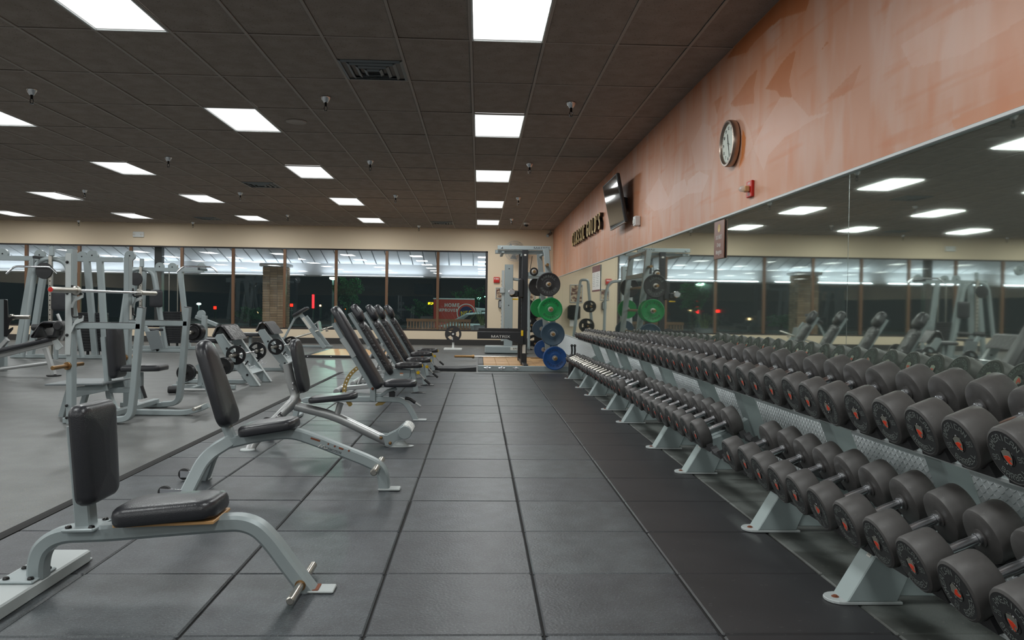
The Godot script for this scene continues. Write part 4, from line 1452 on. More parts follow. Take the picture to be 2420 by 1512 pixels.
	var fl: Array = at_z(P.call(zm + 0.03, [[1080, 1325], [1760, 1335], [1940, 1285], [2035, 1240]]), zm)
	s.rt(round_path(fl, 0.1, 5), 0.065, 0.05, Vector3.BACK, 0.005)
	part(t, "centre_rail", s, M.frame)
	s = g()
	s.cyl(fl[2] + Vector3(0, 0.02, 0.2), fl[2] + Vector3(0, 0.02, -0.2), 0.017, 14, -1, 0.003)
	part(t, "foot_peg", s, M.worn_chrome)
	s = g()
	s.rt([Vector3(ups[0] + 0.3, 0.07, zn), Vector3(ups[0] + 0.3, 0.07, zf)], 0.06, 0.05, Vector3.RIGHT, 0.005)
	part(t, "cross_rail", s, M.frame)
	s = g()
	s.rt(at_z(P.call(zm, [[850, 1052], [1230, 1052]]), zm), 0.06, 0.05, Vector3.BACK, 0.004)
	part(t, "seat_beam", s, M.frame)
	var bk := at_z(P.call(zm + 0.13, [[815, 915], [768, 240]]), zm)
	s = g()
	cushion(s, bk[0], bk[1], Vector3.RIGHT, 0.27, 0.25, 0.075, 0.04, 0.06)
	part(t, "back_pad", s, M.vinyl)
	var se := at_z(P.call(zm + 0.13, [[948, 825], [1440, 822]]), zm)
	s = g()
	cushion(s, se[0], se[1], Vector3.UP, 0.3, 0.28, 0.06, 0.04, 0.06)
	part(t, "seat", s, M.vinyl)
	s = g()
	s.rt(at_z(P.call(zm, [[1205, 830], [1205, 1160]]), zm), 0.055, 0.05, Vector3.BACK, 0.004)
	var sp := part(t, "seat_post", s, M.frame)
	s = g()
	s.rt(at_z(P.call(zm + 0.05, [[1225, 1000], [1275, 1150]]), zm + 0.05), 0.02, 0.03, Vector3.BACK, 0.005)
	part(sp, "adjust_lever", s, M.black_plastic)
	# spotter platform behind
	var pf: Array = at_z(P.call(zm + 0.25, [[60, 992], [770, 965]]), zm)
	s = g()
	s.box((pf[0] + pf[1]) / 2, Vector3(pf[1].x - pf[0].x, 0.018, 0.6), 0.004, Basis(Vector3.BACK, 0.02))
	part(t, "spotter_platform", s, M.frame_dark)
	for q in [0.18, -0.18]:
		s = g()
		s.rt([Vector3(pf[0].x + 0.18, pf[0].y - 0.02, zm + q), Vector3(pf[0].x + 0.1, 0.004, zm + q)], 0.05, 0.05, Vector3.BACK, 0.004)
		part(t, "platform_leg", s, M.frame)
	s = g()
	slab(s, at_z(P.call(zm + 0.2, [[420, 1010], [780, 985], [800, 1060], [420, 1140]]), 0), zm + 0.17, zm + 0.2)
	part(t, "platform_beam", s, M.frame)
	s = g()
	slab(s, at_z(P.call(zm + 0.2, [[420, 1010], [780, 985], [800, 1060], [420, 1140]]), 0), zm - 0.17, zm - 0.2)
	part(t, "platform_beam", s, M.frame)
	s = g()
	s.box(Vector3(ups[0] + 0.029, 0.95, zf), Vector3(0.001, 0.26, 0.05))
	s.box(Vector3(ups[0] + 0.0295, 1.07, zf), Vector3(0.001, 0.02, 0.05))
	part(t, "warning_sticker", s, M.sticker)
	# the bar that lies in the top hooks: a thing of its own
	var bar := thing("barbell", "chrome olympic barbell with red end cap resting in the press rack hooks", "barbell", Vector3(ups[0] + 0.08, tops[0].y - 0.375, zm))
	var bc := bar.position
	s = g()
	s.cyl(bc + Vector3(0, 0, 0.66), bc + Vector3(0, 0, -0.66), 0.0142, 16)
	part(bar, "shaft", s, M.chrome)
	for q in [1, -1]:
		s = g()
		s.lathe(Transform3D(aim(Vector3(0, 0, q)), bc + Vector3(0, 0, q * 0.63)), [[0.016, 0], [0.038, 0.001], [0.04, 0.008], [0.04, 0.026], [0.03, 0.03], [0.026, 0.032], [0.025, 0.44], [0.022, 0.443]], 20)
		var sl := part(bar, "sleeve", s, M.worn_chrome)
		s = g()
		s.lathe(Transform3D(aim(Vector3(0, 0, q)), bc + Vector3(0, 0, q * 1.0725)), [[0.0205, 0], [0.0205, 0.002], [0.009, 0.002], [0.009, 0.004], [0.0002, 0.005]], 18)
		part(sl, "end_cap", s, M.red)

func plate_on(n: String, label: String, group: String, c: Vector3, dir: Vector3, r: float, th: float, m: Material) -> MeshInstance3D:
	var s := g()
	plate(s, c, dir, r, th)
	return solo(n, s, m, label, "weight plate", group)

func left_machines() -> void:
	var s: G
	# --- plate tree behind the press rack, its discs
	var zc := -10.25
	var c0 := pz(474, 800, zc)
	c0.y = 0
	var t := thing("plate_tree", "low grey plate tree loaded with small black discs behind the press rack", "plate rack", c0)
	s = g()
	s.rt([c0 + Vector3(0, 0.03, 0), c0 + Vector3(0.05, 0.95, 0)], 0.06, 0.06, Vector3.BACK, 0.005)
	part(t, "post", s, M.frame)
	s = g()
	s.rt([c0 + Vector3(-0.35, 0.03, 0), c0 + Vector3(0.45, 0.03, 0)], 0.06, 0.05, Vector3.BACK, 0.005)
	s.rt([c0 + Vector3(0, 0.03, -0.3), c0 + Vector3(0, 0.03, 0.3)], 0.06, 0.05, Vector3.RIGHT, 0.005)
	part(t, "base", s, M.frame)
	var k := 0
	for q in [[456, 785, 5], [434, 882, 3], [524, 866, 4]]:
		var p := pz(q[0], q[1], zc + 0.18)
		s = g()
		s.cyl(Vector3(p.x, p.y, zc + 0.3), Vector3(p.x, p.y, zc), 0.024, 14, -1, 0.003)
		s.rt([Vector3(p.x, p.y, zc), Vector3(c0.x + 0.02, p.y, zc)], 0.05, 0.04, Vector3.BACK, 0.004)
		part(t, "peg", s, M.worn_chrome)
		for i in q[2]:
			var where: String = ["top peg", "lower peg beside the press rack", "lower peg beside the curl bench"][k]
			plate_on("weight_plate", "black iron disc on the %s of the low tree" % where, "discs on the " + where, Vector3(p.x, p.y, zc + 0.05 + i * 0.034), Vector3.BACK, 0.112 if i < q[2] - 1 or k > 0 else 0.085, 0.028, M.iron)
		k += 1
	# --- preacher curl benches
	preacher(0.0, "black padded preacher curl bench loaded with a curl bar, beside the press rack")
	preacher(-2.12, "black padded preacher curl bench standing farther back, toward the windows")
	row_machine()
	decline_bench()
	cable_station()
	flat_rest()

func preacher(dz: float, label: String) -> void:
	var z := -10.96
	var D := Vector3(0.0 if dz == 0.0 else -0.02, 0, dz)
	var t := thing("preacher_curl_bench", label, "curl bench", Vector3(-3.3, 0, z) + D)
	var C := func(zz: float, l: Array) -> Array:
		var o := []
		for p in crop(zz, 430, 720, 7.2, l): o.append(p + D)
		return o
	var s: G
	for q in [0.29, -0.29]:
		s = g()
		var l: Array = C.call(-10.67, [[565, 560], [600, 505], [700, 490], [1330, 1388], [1165, 1396], [740, 870], [640, 690]])
		for i in l.size(): l[i].y = maxf(l[i].y, 0.002)
		slab(s, l, z + q + D.z - 0.022, z + q + D.z + 0.022, 0.004)
		var lg := part(t, "side_leg", s, M.frame)
		s = g()
		s.rt([l[2] + Vector3(0, 0, z + q + D.z - l[2].z), l[3] + Vector3(0, 0.006, z + q + D.z - l[3].z)], 0.07, 0.008, Vector3.BACK, 0.001)
		part(lg, "flange", s, M.worn_paint)
		for b in [[775, 742], [1120, 1190]]: bolt(lg, C.call(-10.67, [b])[0] * Vector3(1, 1, 0) + Vector3(0, 0, z + q + D.z + 0.022), Vector3.BACK, 0.016, M.black_gloss)
	s = g()
	var cr: Array = C.call(-10.9, [[1200, 1110]])
	s.box(Vector3(cr[0].x, cr[0].y, z + D.z), Vector3(0.14, 0.02, 0.56), 0.004, Basis(Vector3.BACK, -0.6))
	part(t, "cross_plate", s, M.frame)
	# elbow pad: a bent stuffed roof running across
	s = g()
	var prof: Array = C.call(-10.62, [[487, 525], [505, 550], [555, 545], [650, 425], [750, 590], [800, 617], [850, 610], [880, 600], [700, 362], [655, 340], [610, 345], [560, 370]])
	slab(s, prof, z + D.z - 0.31, z + D.z + 0.31, 0.022)
	var pd := part(t, "arm_pad", s, M.vinyl_wrinkled)
	# seat and rear tubes
	s = g()
	var st: Vector3 = C.call(z, [[430, 640]])[0]
	cushion(s, st + Vector3(-0.2, 0, 0), st + Vector3(0.2, 0, 0), Vector3.UP, 0.32, 0.32, 0.06, 0.04, 0.08)
	part(t, "seat", s, M.vinyl)
	s = g()
	s.rt([Vector3(st.x, 0.03, z + D.z), Vector3(st.x, st.y, z + D.z)], 0.05, 0.05, Vector3.BACK, 0.004)
	part(t, "seat_post", s, M.frame)
	s = g()
	s.rt(round_path([Vector3(st.x - 0.3, 0.03, z + D.z), Vector3(st.x + 0.55, 0.03, z + D.z), C.call(z, [[1040, 1200]])[0]], 0.15, 6), 0.05, 0.05, Vector3.BACK, 0.004)
	part(t, "base_tube", s, M.frame)
	s = g()
	s.rt([Vector3(st.x - 0.28, 0.03, z + D.z - 0.3), Vector3(st.x - 0.28, 0.03, z + D.z + 0.3)], 0.05, 0.05, Vector3.RIGHT, 0.004)
	part(t, "rear_foot", s, M.frame)
	var hk: Array = C.call(-10.64, [[960, 960], [1060, 1030], [1120, 955]])
	for q in [0.3, -0.3]:
		s = g()
		s.tube(at_z(hk, z + D.z + q), 0.012, 8)
		part(t, "bar_hook", s, M.black_plastic)
		s = g()
		s.tube(round_path(at_z([hk[1], hk[1] + Vector3(0.05, 0.02, 0), hk[1] + Vector3(0.09, 0.0, 0), hk[1] + Vector3(0.05, -0.04, 0), hk[1] + Vector3(0.1, -0.04, 0), hk[1] + Vector3(0.13, 0.0, 0)], z + D.z + q), 0.015, 3), 0.004, 6)
		part(t, "spring_clip", s, M.chrome)
	# the curl bar and its two plates are things of their own
	var bc: Vector3 = C.call(-10.4, [[895, 862]])[0]
	bc.z = z + D.z
	var tell := "beside the press rack" if dz == 0.0 else "toward the windows"
	var b := thing("curl_bar", "bent chrome curl bar lying on the curl bench " + tell, "barbell", bc)
	s = g()
	var pts := []
	for q in [[-0.62, 0], [-0.3, 0], [-0.2, 0.03], [-0.1, -0.01], [0, 0.02], [0.1, -0.01], [0.2, 0.03], [0.3, 0], [0.62, 0]]: pts.append(bc + Vector3(q[1], 0, q[0]))
	s.tube(round_path(pts, 0.03, 3), 0.0135, 12)
	part(b, "shaft", s, M.chrome)
	for q in [1, -1]:
		s = g()
		s.cyl(bc + Vector3(0, 0, q * 0.43), bc + Vector3(0, 0, q * 0.73), 0.024, 16, -1, 0.003)
		part(b, "sleeve", s, M.worn_chrome)
		solo("grip_plate", grip_plate(bc + Vector3(0, 0, q * 0.5), Vector3.BACK, 0.128, 0.026), M.iron, "small black grip plate on the %s of the curl bar %s" % ["aisle side" if q > 0 else "window side", tell], "weight plate", "grip plates on the curl bars")

func row_machine() -> void:
	var z := -19.95
	var t := thing("chest_row_machine", "grey chest supported row machine with slanted beam under the windows", "row machine", Vector3(-4.6, 0, z))
	var C := func(l: Array, zz := -19.9) -> Array: return at_z(crop(zz, 660, 700, 9.45, l), z)
	var s := g()
	var a: Array = C.call([[465, 400], [1005, 1175]])
	a[1].y = 0.004
	s.rt(a, 0.08, 0.1, Vector3.BACK, 0.006)
	var bm := part(t, "main_beam", s, M.frame)
	s = g()
	var lb: Array = C.call([[520, 480], [690, 715]])
	var ld: Vector3 = (lb[1] - lb[0]).normalized()
	s.box((lb[0] + lb[1]) / 2 + Vector3(0, 0, 0.041), Vector3(lb[0].distance_to(lb[1]), 0.07, 0.001), 0, Basis(ld, Vector3.BACK.cross(ld), Vector3.BACK))
	part(bm, "label_plate", s, M.sticker)
	s = g()
	var a2: Array = at_z(crop(z - 0.6, 660, 700, 9.45, [[590, 450], [1110, 1140]]), z - 0.6)
	a2[1].y = 0.004
	s.rt(a2, 0.08, 0.1, Vector3.BACK, 0.006)
	part(t, "far_beam", s, M.frame)
	s = g()
	s.rt(round_path(C.call([[460, 420], [340, 480], [100, 945]]) + [Vector3(-5.3, 0.05, z)], 0.08, 4), 0.05, 0.05, Vector3.BACK, 0.004)
	part(t, "strut", s, M.frame)
	s = g()
	var cp: Array = C.call([[315, 470], [650, 275]])
	cushion(s, cp[0], cp[1], Vector3(-0.3, 1, 0), 0.3, 0.3, 0.07, 0.05, 0.1)
	part(t, "chest_pad", s, M.vinyl)
	s = g()
	var br: Array = C.call([[180, 975], [1270, 650]])
	s.cyl(br[0], br[1], 0.022, 12)
	var lv := part(t, "lever_bar", s, M.worn_chrome)
	s = g()
	s.rt(C.call([[870, 560], [915, 790]]), 0.3, 0.04, Vector3.BACK, 0.004)
	part(lv, "handle_block", s, M.silver)
	s = g()
	s.tube(C.call([[890, 555], [760, 640]]), 0.018, 8)
	part(lv, "handle", s, M.silver)
	s = g()
	s.cyl(C.call([[1045, 690]])[0], C.call([[1060, 790]])[0], 0.03, 10)
	part(lv, "bar_stop", s, M.worn_chrome)
	s = g()
	s.box(Vector3(-4.55, 0.03, z - 0.3), Vector3(1.6, 0.05, 0.08), 0.005)
	part(t, "floor_rail", s, M.frame)

func decline_bench() -> void:
	var z := -11.8
	var t := thing("decline_bench", "decline bench with black padded knee hook and rolled leg pads", "bench", Vector3(-6.8, 0, z))
	var C := func(l: Array, zz := -11.7) -> Array: return at_z(crop(zz, 0, 580, 4.723, l), z)
	var s := g()
	var p: Array = C.call([[-420, 1330], [560, 1085]])
	s.rt(p, 0.07, 0.06, Vector3.BACK, 0.006)
	part(t, "main_beam", s, M.silver)
	s = g()
	var b: Array = at_z(crop(-11.66, 0, 580, 4.723, [[-420, 1290], [555, 1060]]), z)
	cushion(s, b[0], b[1], Vector3.UP, 0.28, 0.28, 0.06, 0.05, 0.08)
	part(t, "bench_pad", s, M.vinyl)
	s = g()
	var l: Array = C.call([[465, 1150], [560, 1480]])
	l[1].y = 0.02
	s.rt(l, 0.06, 0.07, Vector3.BACK, 0.01)
	part(t, "front_leg", s, M.silver)
	s = g()
	s.cyl(Vector3(l[1].x, 0.003, z), Vector3(l[1].x, 0.02, z), 0.1, 20, -1, 0.004)
	part(t, "front_foot", s, M.black_plastic)
	s = g()
	s.cyl(Vector3(l[1].x - 0.05, 0.2, z), C.call([[-60, 1385]])[0], 0.03, 12)
	part(t, "low_tube", s, M.silver)
	s = g()
	s.rt([C.call([[40, 1050]])[0], Vector3(-7.4, 0.01, z)], 0.06, 0.06, Vector3.BACK, 0.006)
	part(t, "rear_leg", s, M.silver)
	s = g()
	slab(s, C.call([[372, 1010], [480, 860], [520, 845], [640, 850], [660, 940], [640, 1010], [560, 1020], [510, 920], [480, 915], [420, 1030], [385, 1030]]), z - 0.2, z + 0.2, 0.02)
	part(t, "knee_pad", s, M.vinyl)
	s = g()
	var rc: Vector3 = C.call([[720, 895]])[0]
	s.cyl(rc + Vector3(0, 0, 0.3), rc + Vector3(0, 0, -0.3), 0.07, 20, -1, 0.02)
	part(t, "ankle_roller", s, M.black_plastic)
	s = g()
	s.tube(round_path(C.call([[600, 765], [640, 860], [690, 960], [640, 1060]]), 0.06, 3), 0.022, 10)
	part(t, "roller_arm", s, M.silver)
	s = g()
	slab(s, C.call([[575, 1065], [625, 1045], [690, 1130], [640, 1170], [605, 1165]]), z + 0.05, z + 0.07, 0.003)
	part(t, "pivot_plate", s, M.worn_paint)
	# upright at the frame's edge with a bar in its hook
	var z2 := -12.6
	var t2 := thing("bench_press_upright", "grey bench press post with black hook holding a bar end by the column", "press rack", pz(10, 870, z2) * Vector3(1, 0, 1))
	s = g()
	var u: Array = crop(z2, 0, 580, 4.723, [[25, 600], [40, 1130]])
	s.rt([u[0], Vector3(u[1].x - 0.02, 0.003, z2)], 0.09, 0.12, Vector3.BACK, 0.006)
	part(t2, "post", s, M.frame)
	s = g()
	var hk: Array = crop(z2 + 0.05, 0, 580, 4.723, [[52, 600], [90, 610], [100, 820], [140, 790], [165, 790], [110, 870], [95, 940], [150, 910], [150, 935], [95, 1000], [85, 1020], [52, 1015]])
	slab(s, hk, z2 + 0.05, z2 + 0.075, 0.003)
	part(t2, "hook_plate", s, M.black_plastic)
	var bb: Array = crop(z2, 0, 580, 4.723, [[-200, 810], [130, 800], [335, 800]])
	var bar := thing("bench_bar", "chrome bar end resting in the black bench press hook", "barbell", bb[1])
	s = g()
	s.cyl(bb[0], bb[1], 0.016, 12)
	part(bar, "shaft", s, M.worn_chrome)
	s = g()
	s.cyl(bb[1], bb[2], 0.032, 14, -1, 0.004)
	s.cyl(bb[1] - Vector3(0.02, 0, 0), bb[1] + Vector3(0.03, 0, 0), 0.05, 16, -1, 0.005)
	part(bar, "sleeve", s, M.worn_chrome)

func pulley(s: G, c: Vector3, r: float, dir := Vector3.BACK) -> void:
	s.lathe(Transform3D(aim(dir), c - dir * 0.03), [[0.012, 0], [r, 0.001], [r, 0.06], [0.012, 0.061]], 20)
func stack(t: Node3D, c: Vector3, h: float, w := 0.42, d := 0.2) -> void:
	# weight stack with its plates told apart
	var n := 14
	for i in n:
		var s := g()
		s.box(c + Vector3(0, 0.14 + (i + 0.5) * h / n, 0), Vector3(w, h / n - 0.004, d), 0.003)
		part(t, "stack_plate", s, M.black_steel)
	var s2 := g()
	for q in [-0.1, 0.1]: s2.cyl(c + Vector3(q, 0.02, 0), c + Vector3(q, 2.0, 0), 0.012, 8)
	part(t, "guide_rod", s2, M.worn_chrome)
	s2 = g()
	for q in [-0.1, 0.1]: s2.cyl(c + Vector3(q, 0.02, 0), c + Vector3(q, 0.15, 0), 0.028, 8)
	part(t, "stack_bumper", s2, M.black_plastic)

func cable_station() -> void:
	# two multi station cable frames by the windows, each a top beam with pulley covers on slanted legs
	var Z := [-15.4, -18.75]
	var tells := ["tall grey multi station cable machine behind the press rack", "grey cable machine standing closest to the windows behind the press rack"]
	for i in 2:
		var z: float = Z[i]
		var legs: Array = [[[80, 615, 40, 846], [108, 620, 72, 848], [205, 615, 226, 846], [236, 615, 250, 845]], [[322, 638, 300, 826], [362, 640, 392, 826], [425, 640, 446, 822], [340, 640, 332, 826]]][i]
		var beam: Array = [[[-20, 609], [290, 614]], [[300, 635], [482, 639]]][i]
		var top: Array = [pz(beam[0][0], beam[0][1], z), pz(beam[1][0], beam[1][1], z)]
		var base := Vector3((top[0].x + top[1].x) / 2, 0, z)
		var t := thing("cable_machine", tells[i], "cable machine", base)
		var s := g()
		s.rt(top, 0.08, 0.09, Vector3.BACK, 0.006)
		var bm := part(t, "top_beam", s, M.frame)
		for q in ([[8, 597], [95, 600], [195, 604], [219, 601], [308, 602]] if i == 0 else [[378, 628], [408, 629], [477, 629]]):
			s = g()
			pulley(s, pz(q[0], q[1], z) + Vector3(0, -0.02, 0), 0.1)
			part(bm, "pulley_cover", s, M.frame)
			var pc := pz(q[0], q[1], z)
			bolt(bm, pc + Vector3(0, -0.02, 0.03), Vector3.BACK, 0.014, M.black_gloss)
		for q in legs:
			s = g()
			var a := pz(q[0], q[1], z)
			var b := pz(q[2], q[3], z)
			b.y = 0.02
			s.rt([Vector3(a.x, top[0].y, z), Vector3(b.x, b.y, z)], 0.09, 0.11, Vector3.BACK, 0.008)
			part(t, "leg", s, M.frame)
		s = g()
		s.rt([Vector3(pz(legs[0][2], legs[0][3], z).x - 0.1, 0.04, z), Vector3(pz(legs[2][2], legs[2][3], z).x + 0.6, 0.04, z)], 0.1, 0.07, Vector3.BACK, 0.006)
		part(t, "floor_rail", s, M.frame)
		var sx: Array = [[206, 219], [380, 408]][i]
		stack(t, Vector3(pz(sx[1], 800, z - 0.1).x, 0, z - 0.12), 0.75, 0.5 if i == 0 else 0.42)
		# curved inner frame, centre column with chain of holes, pulley block
		s = g()
		var cx := pz([128, 338][i], 700, z + 0.3).x
		s.tube(round_path([Vector3(cx - 0.55, 0.05, z + 0.35), Vector3(cx - 0.3, top[0].y - 0.02, z + 0.35), Vector3(cx + 0.25, top[0].y - 0.02, z + 0.35), Vector3(cx + 0.55, 0.05, z + 0.35)], 0.25, 6), 0.045, 12)
		part(t, "bent_frame", s, M.frame)
		s = g()
		s.rt([Vector3(cx, 0.02, z + 0.42), Vector3(cx, top[0].y + 0.05, z + 0.42)], 0.06, 0.06, Vector3.BACK, 0.004)
		var col := part(t, "guide_column", s, M.worn_chrome)
		s = g()
		for h in 16: s.cyl(Vector3(cx, 0.4 + h * 0.09, z + 0.45), Vector3(cx, 0.4 + h * 0.09, z + 0.4515), 0.012, 8)
		part(col, "pin_holes", s, M.black_gloss)
		s = g()
		s.lathe(Transform3D(aim(Vector3.BACK), Vector3(cx - 0.1, top[0].y - 0.25, z + 0.43)), [[0.02, 0], [0.15, 0.004], [0.155, 0.02], [0.15, 0.05], [0.02, 0.055]], 24)
		part(t, "cam_disc", s, M.black_plastic)
		s = g()
		s.box(Vector3(cx + 0.03, top[0].y + 0.12, z + 0.44), Vector3(0.1, 0.2, 0.05), 0.03)
		part(t, "top_pulley", s, M.frame)
		# pull down bar hanging from its cable
		s = g()
		var bx := pz([80, 470][i], 630, z + 0.5)
		s.tube(round_path([bx + Vector3(-0.5, -0.14, 0), bx + Vector3(-0.35, 0.0, 0), bx + Vector3(0.3, 0.0, 0), bx + Vector3(0.42, -0.12, 0)], 0.06, 4), 0.02, 8)
		var pb := part(t, "pull_bar", s, M.chrome)
		s = g()
		s.cyl(bx, Vector3(bx.x, top[0].y + 0.02, z + 0.5), 0.006, 6)
		s.rt([Vector3(bx.x, top[0].y, z + 0.5), Vector3(bx.x, top[0].y, z)], 0.05, 0.05, Vector3.RIGHT, 0.004)
		part(pb, "cable", s, M.black_steel)
		# seat and back pads
		s = g()
		var bp := pz([150, 375][i], 690, z + 0.4)
		cushion(s, bp + Vector3(0, -0.35, 0.1), bp + Vector3(0, 0.05, 0.1), Vector3.BACK, 0.3, 0.3, 0.07, 0.06, 0.08)
		part(t, "back_pad", s, M.vinyl)
		s = g()
		cushion(s, Vector3(bp.x, 0.45, z + 0.5), Vector3(bp.x, 0.45, z + 0.9), Vector3.UP, 0.34, 0.34, 0.06, 0.05, 0.08)
		part(t, "seat", s, M.vinyl)
		s = g()
		s.rt([Vector3(bp.x, 0.03, z + 0.65), Vector3(bp.x, 0.45, z + 0.65)], 0.06, 0.06, Vector3.BACK, 0.004)
		part(t, "seat_post", s, M.frame)
		s = g()
		for q in [-0.32, 0.32]: s.cyl(Vector3(bp.x + q, 0.62, z + 0.85), Vector3(bp.x + q * 0.2, 0.62, z + 0.85), 0.06, 14, -1, 0.015)
		s.cyl(Vector3(bp.x - 0.34, 0.62, z + 0.85), Vector3(bp.x + 0.34, 0.62, z + 0.85), 0.015, 8)
		part(t, "thigh_roller", s, M.black_plastic)
	# angled foot plate standing in front of the far station
	var t3 := thing("foot_platform_machine", "grey pulley row station with tilted steel foot plate by the cable machines", "row machine", pz(375, 830, -17.6) * Vector3(1, 0, 1))
	var s := g()
	var q: Array = crop(-17.6, 240, 580, 4.723, [[490, 960], [640, 945], [695, 1140], [560, 1170]])
	slab(s, q, -17.6, -17.57, 0.004)
	part(t3, "foot_plate", s, M.frame_dark)
	s = g()
	var lg: Array = crop(-17.65, 240, 580, 4.723, [[480, 900], [640, 1250]])
	s.rt([lg[0], Vector3(lg[1].x, 0.03, -17.65)], 0.08, 0.08, Vector3.BACK, 0.005)
	part(t3, "strut", s, M.frame)
	s = g()
	s.rt([Vector3(lg[1].x - 0.8, 0.035, -17.65), Vector3(lg[1].x + 0.6, 0.035, -17.65)], 0.08, 0.06, Vector3.BACK, 0.005)
	part(t3, "floor_rail", s, M.frame)
	s = g()
	var ar: Array = crop(-17.65, 430, 720, 7.2, [[235, 200], [600, 345]])
	s.rt(ar, 0.08, 0.08, Vector3.BACK, 0.005)
	s.rt([Vector3(ar[0].x + 0.22, ar[0].y - 0.06, -17.65), Vector3(ar[0].x + 0.22, 0.03, -17.65)], 0.07, 0.07, Vector3.BACK, 0.005)
	part(t3, "pulley_arm", s, M.frame)
	s = g()
	pulley(s, crop(-17.62, 430, 720, 7.2, [[330, 160]])[0], 0.09)
	part(t3, "pulley_cover", s, M.frame)
	s = g()
	var sb: Array = crop(-17.5, 430, 720, 7.2, [[400, 650], [620, 660]])
	cushion(s, sb[0], sb[1] + Vector3(0.4, 0, 0), Vector3.UP, 0.3, 0.3, 0.06, 0.05, 0.05)
	part(t3, "seat", s, M.vinyl)

func flat_rest() -> void:
	# black roller pad with a chrome tube lying on the floor beside the press rack
	var a := py(404, 930)
	var b := py(475, 923)
	var t := thing("ankle_pad_bar", "small black foam roller on a steel tube lying low beside the press rack", "roller pad", a)
	var s := g()
	s.cyl(a + Vector3(-0.03, 0.05, 0.03), a + Vector3(0.1, 0.05, -0.02), 0.046, 18, -1, 0.014)
	part(t, "foam_roller", s, M.black_plastic)
	s = g()
	s.cyl(a + Vector3(0.05, 0.05, 0), Vector3(b.x + 0.4, 0.05, a.z), 0.018, 12)
	part(t, "tube", s, M.silver)
	s = g()
	s.box(Vector3(b.x + 0.4, 0.03, a.z), Vector3(0.06, 0.055, 0.3), 0.004)
	part(t, "foot", s, M.frame)

func bumper(n: String, label: String, c: Vector3, r: float, th: float, m: Material, text: String, group := "bumper plates on the half rack") -> void:
	# rubber bumper plate facing the camera's end of the room, with moulded lettering
	var t := thing(n, label, "weight plate", c, group)
	var s := g()
	s.lathe(Transform3D(aim(Vector3.BACK), c - Vector3(0, 0, th / 2)), [[0.028, 0.0], [r * 0.42, 0.0], [r * 0.44, th * 0.06], [r * 0.9, th * 0.06], [r * 0.93, 0.0], [r * 0.985, th * 0.04], [r, th * 0.14], [r, th * 0.86], [r * 0.985, th * 0.96], [r * 0.93, th], [r * 0.9, th * 0.94], [r * 0.44, th * 0.94], [r * 0.42, th], [0.028, th], [0.028, 0.0]], 48)
	part(t, "disc", s, m)
	s = g()
	s.lathe(Transform3D(aim(Vector3.BACK), c + Vector3(0, 0, th / 2)), [[0.026, -0.01], [0.048, 0.0], [0.046, 0.004], [0.026, 0.005]], 24)
	part(t, "steel_hub", s, M.worn_chrome)
	if text:
		s = g()
		var q := text.split("/")
		ring_text(s, q[0], c + Vector3(0, 0, th / 2 - th * 0.055), Vector3.BACK, r * 0.68, PI / 2, 0.3, r * 0.11, r * 0.16, false)
		if q.size() > 1: ring_text(s, q[1], c + Vector3(0, 0, th / 2 - th * 0.055), Vector3.BACK, r * 0.68, -PI / 2, 0.3, r * 0.11, r * 0.16, true)
		part(t, "lettering", s, M.print_dark if m != M.bumper else M.print_grey)

func lift_platform(n: String, label: String, x0: float, x1: float, z0: float, z1: float) -> void:
	var h := 0.055
	var t := thing(n, label, "lifting platform", Vector3((x0 + x1) / 2, 0, (z0 + z1) / 2))
	var c := Vector3((x0 + x1) / 2, 0, (z0 + z1) / 2)
	var w := (x1 - x0 - 0.2) / 6
	for i in 6: # laminated boards across the deck
		var s := g()
		s.box(Vector3(x0 + 0.1 + (i + 0.5) * w, h / 2 + 0.002, c.z), Vector3(w - 0.003, h - 0.004, z0 - z1 - 0.2), 0.003)
		part(t, "deck_board", s, M.wood)
	for q in [[Vector3(c.x, h / 2, z0 - 0.05), Vector3(x1 - x0, h, 0.1)], [Vector3(c.x, h / 2, z1 + 0.05), Vector3(x1 - x0, h, 0.1)], [Vector3(x0 + 0.05, h / 2, c.z), Vector3(0.1, h, z0 - z1 - 0.2)], [Vector3(x1 - 0.05, h / 2, c.z), Vector3(0.1, h, z0 - z1 - 0.2)]]:
		var s := g()
		s.box(q[0], q[1], 0.006)
		part(t, "edge_beam", s, M.black_steel)
	if x1 > 0: # grey steel rail with band lugs along the front
		var s := g()
		s.rt([Vector3(x0, 0.05, z0 + 0.03), Vector3(x1, 0.05, z0 + 0.03)], 0.05, 0.095, Vector3.BACK, 0.006)
		var br := part(t, "base_rail", s, M.frame)
		for x in [0.16, 0.41, 0.66]:
			s = g()
			s.lathe(Transform3D(aim(Vector3.BACK), Vector3(x, 0.055, z0 + 0.055)), [[0.028, 0], [0.028, 0.01], [0.02, 0.012], [0.0002, 0.013]], 18)
			s.box(Vector3(x, 0.055, z0 + 0.06), Vector3(0.12, 0.022, 0.008), 0.003)
			part(br, "band_lug", s, M.chrome)
		return
	for i in 5: bolt(t, Vector3(x0 + 0.06 + i * (x1 - x0 - 0.12) / 4, h * 0.55, z0), Vector3.BACK, 0.012, M.chrome)

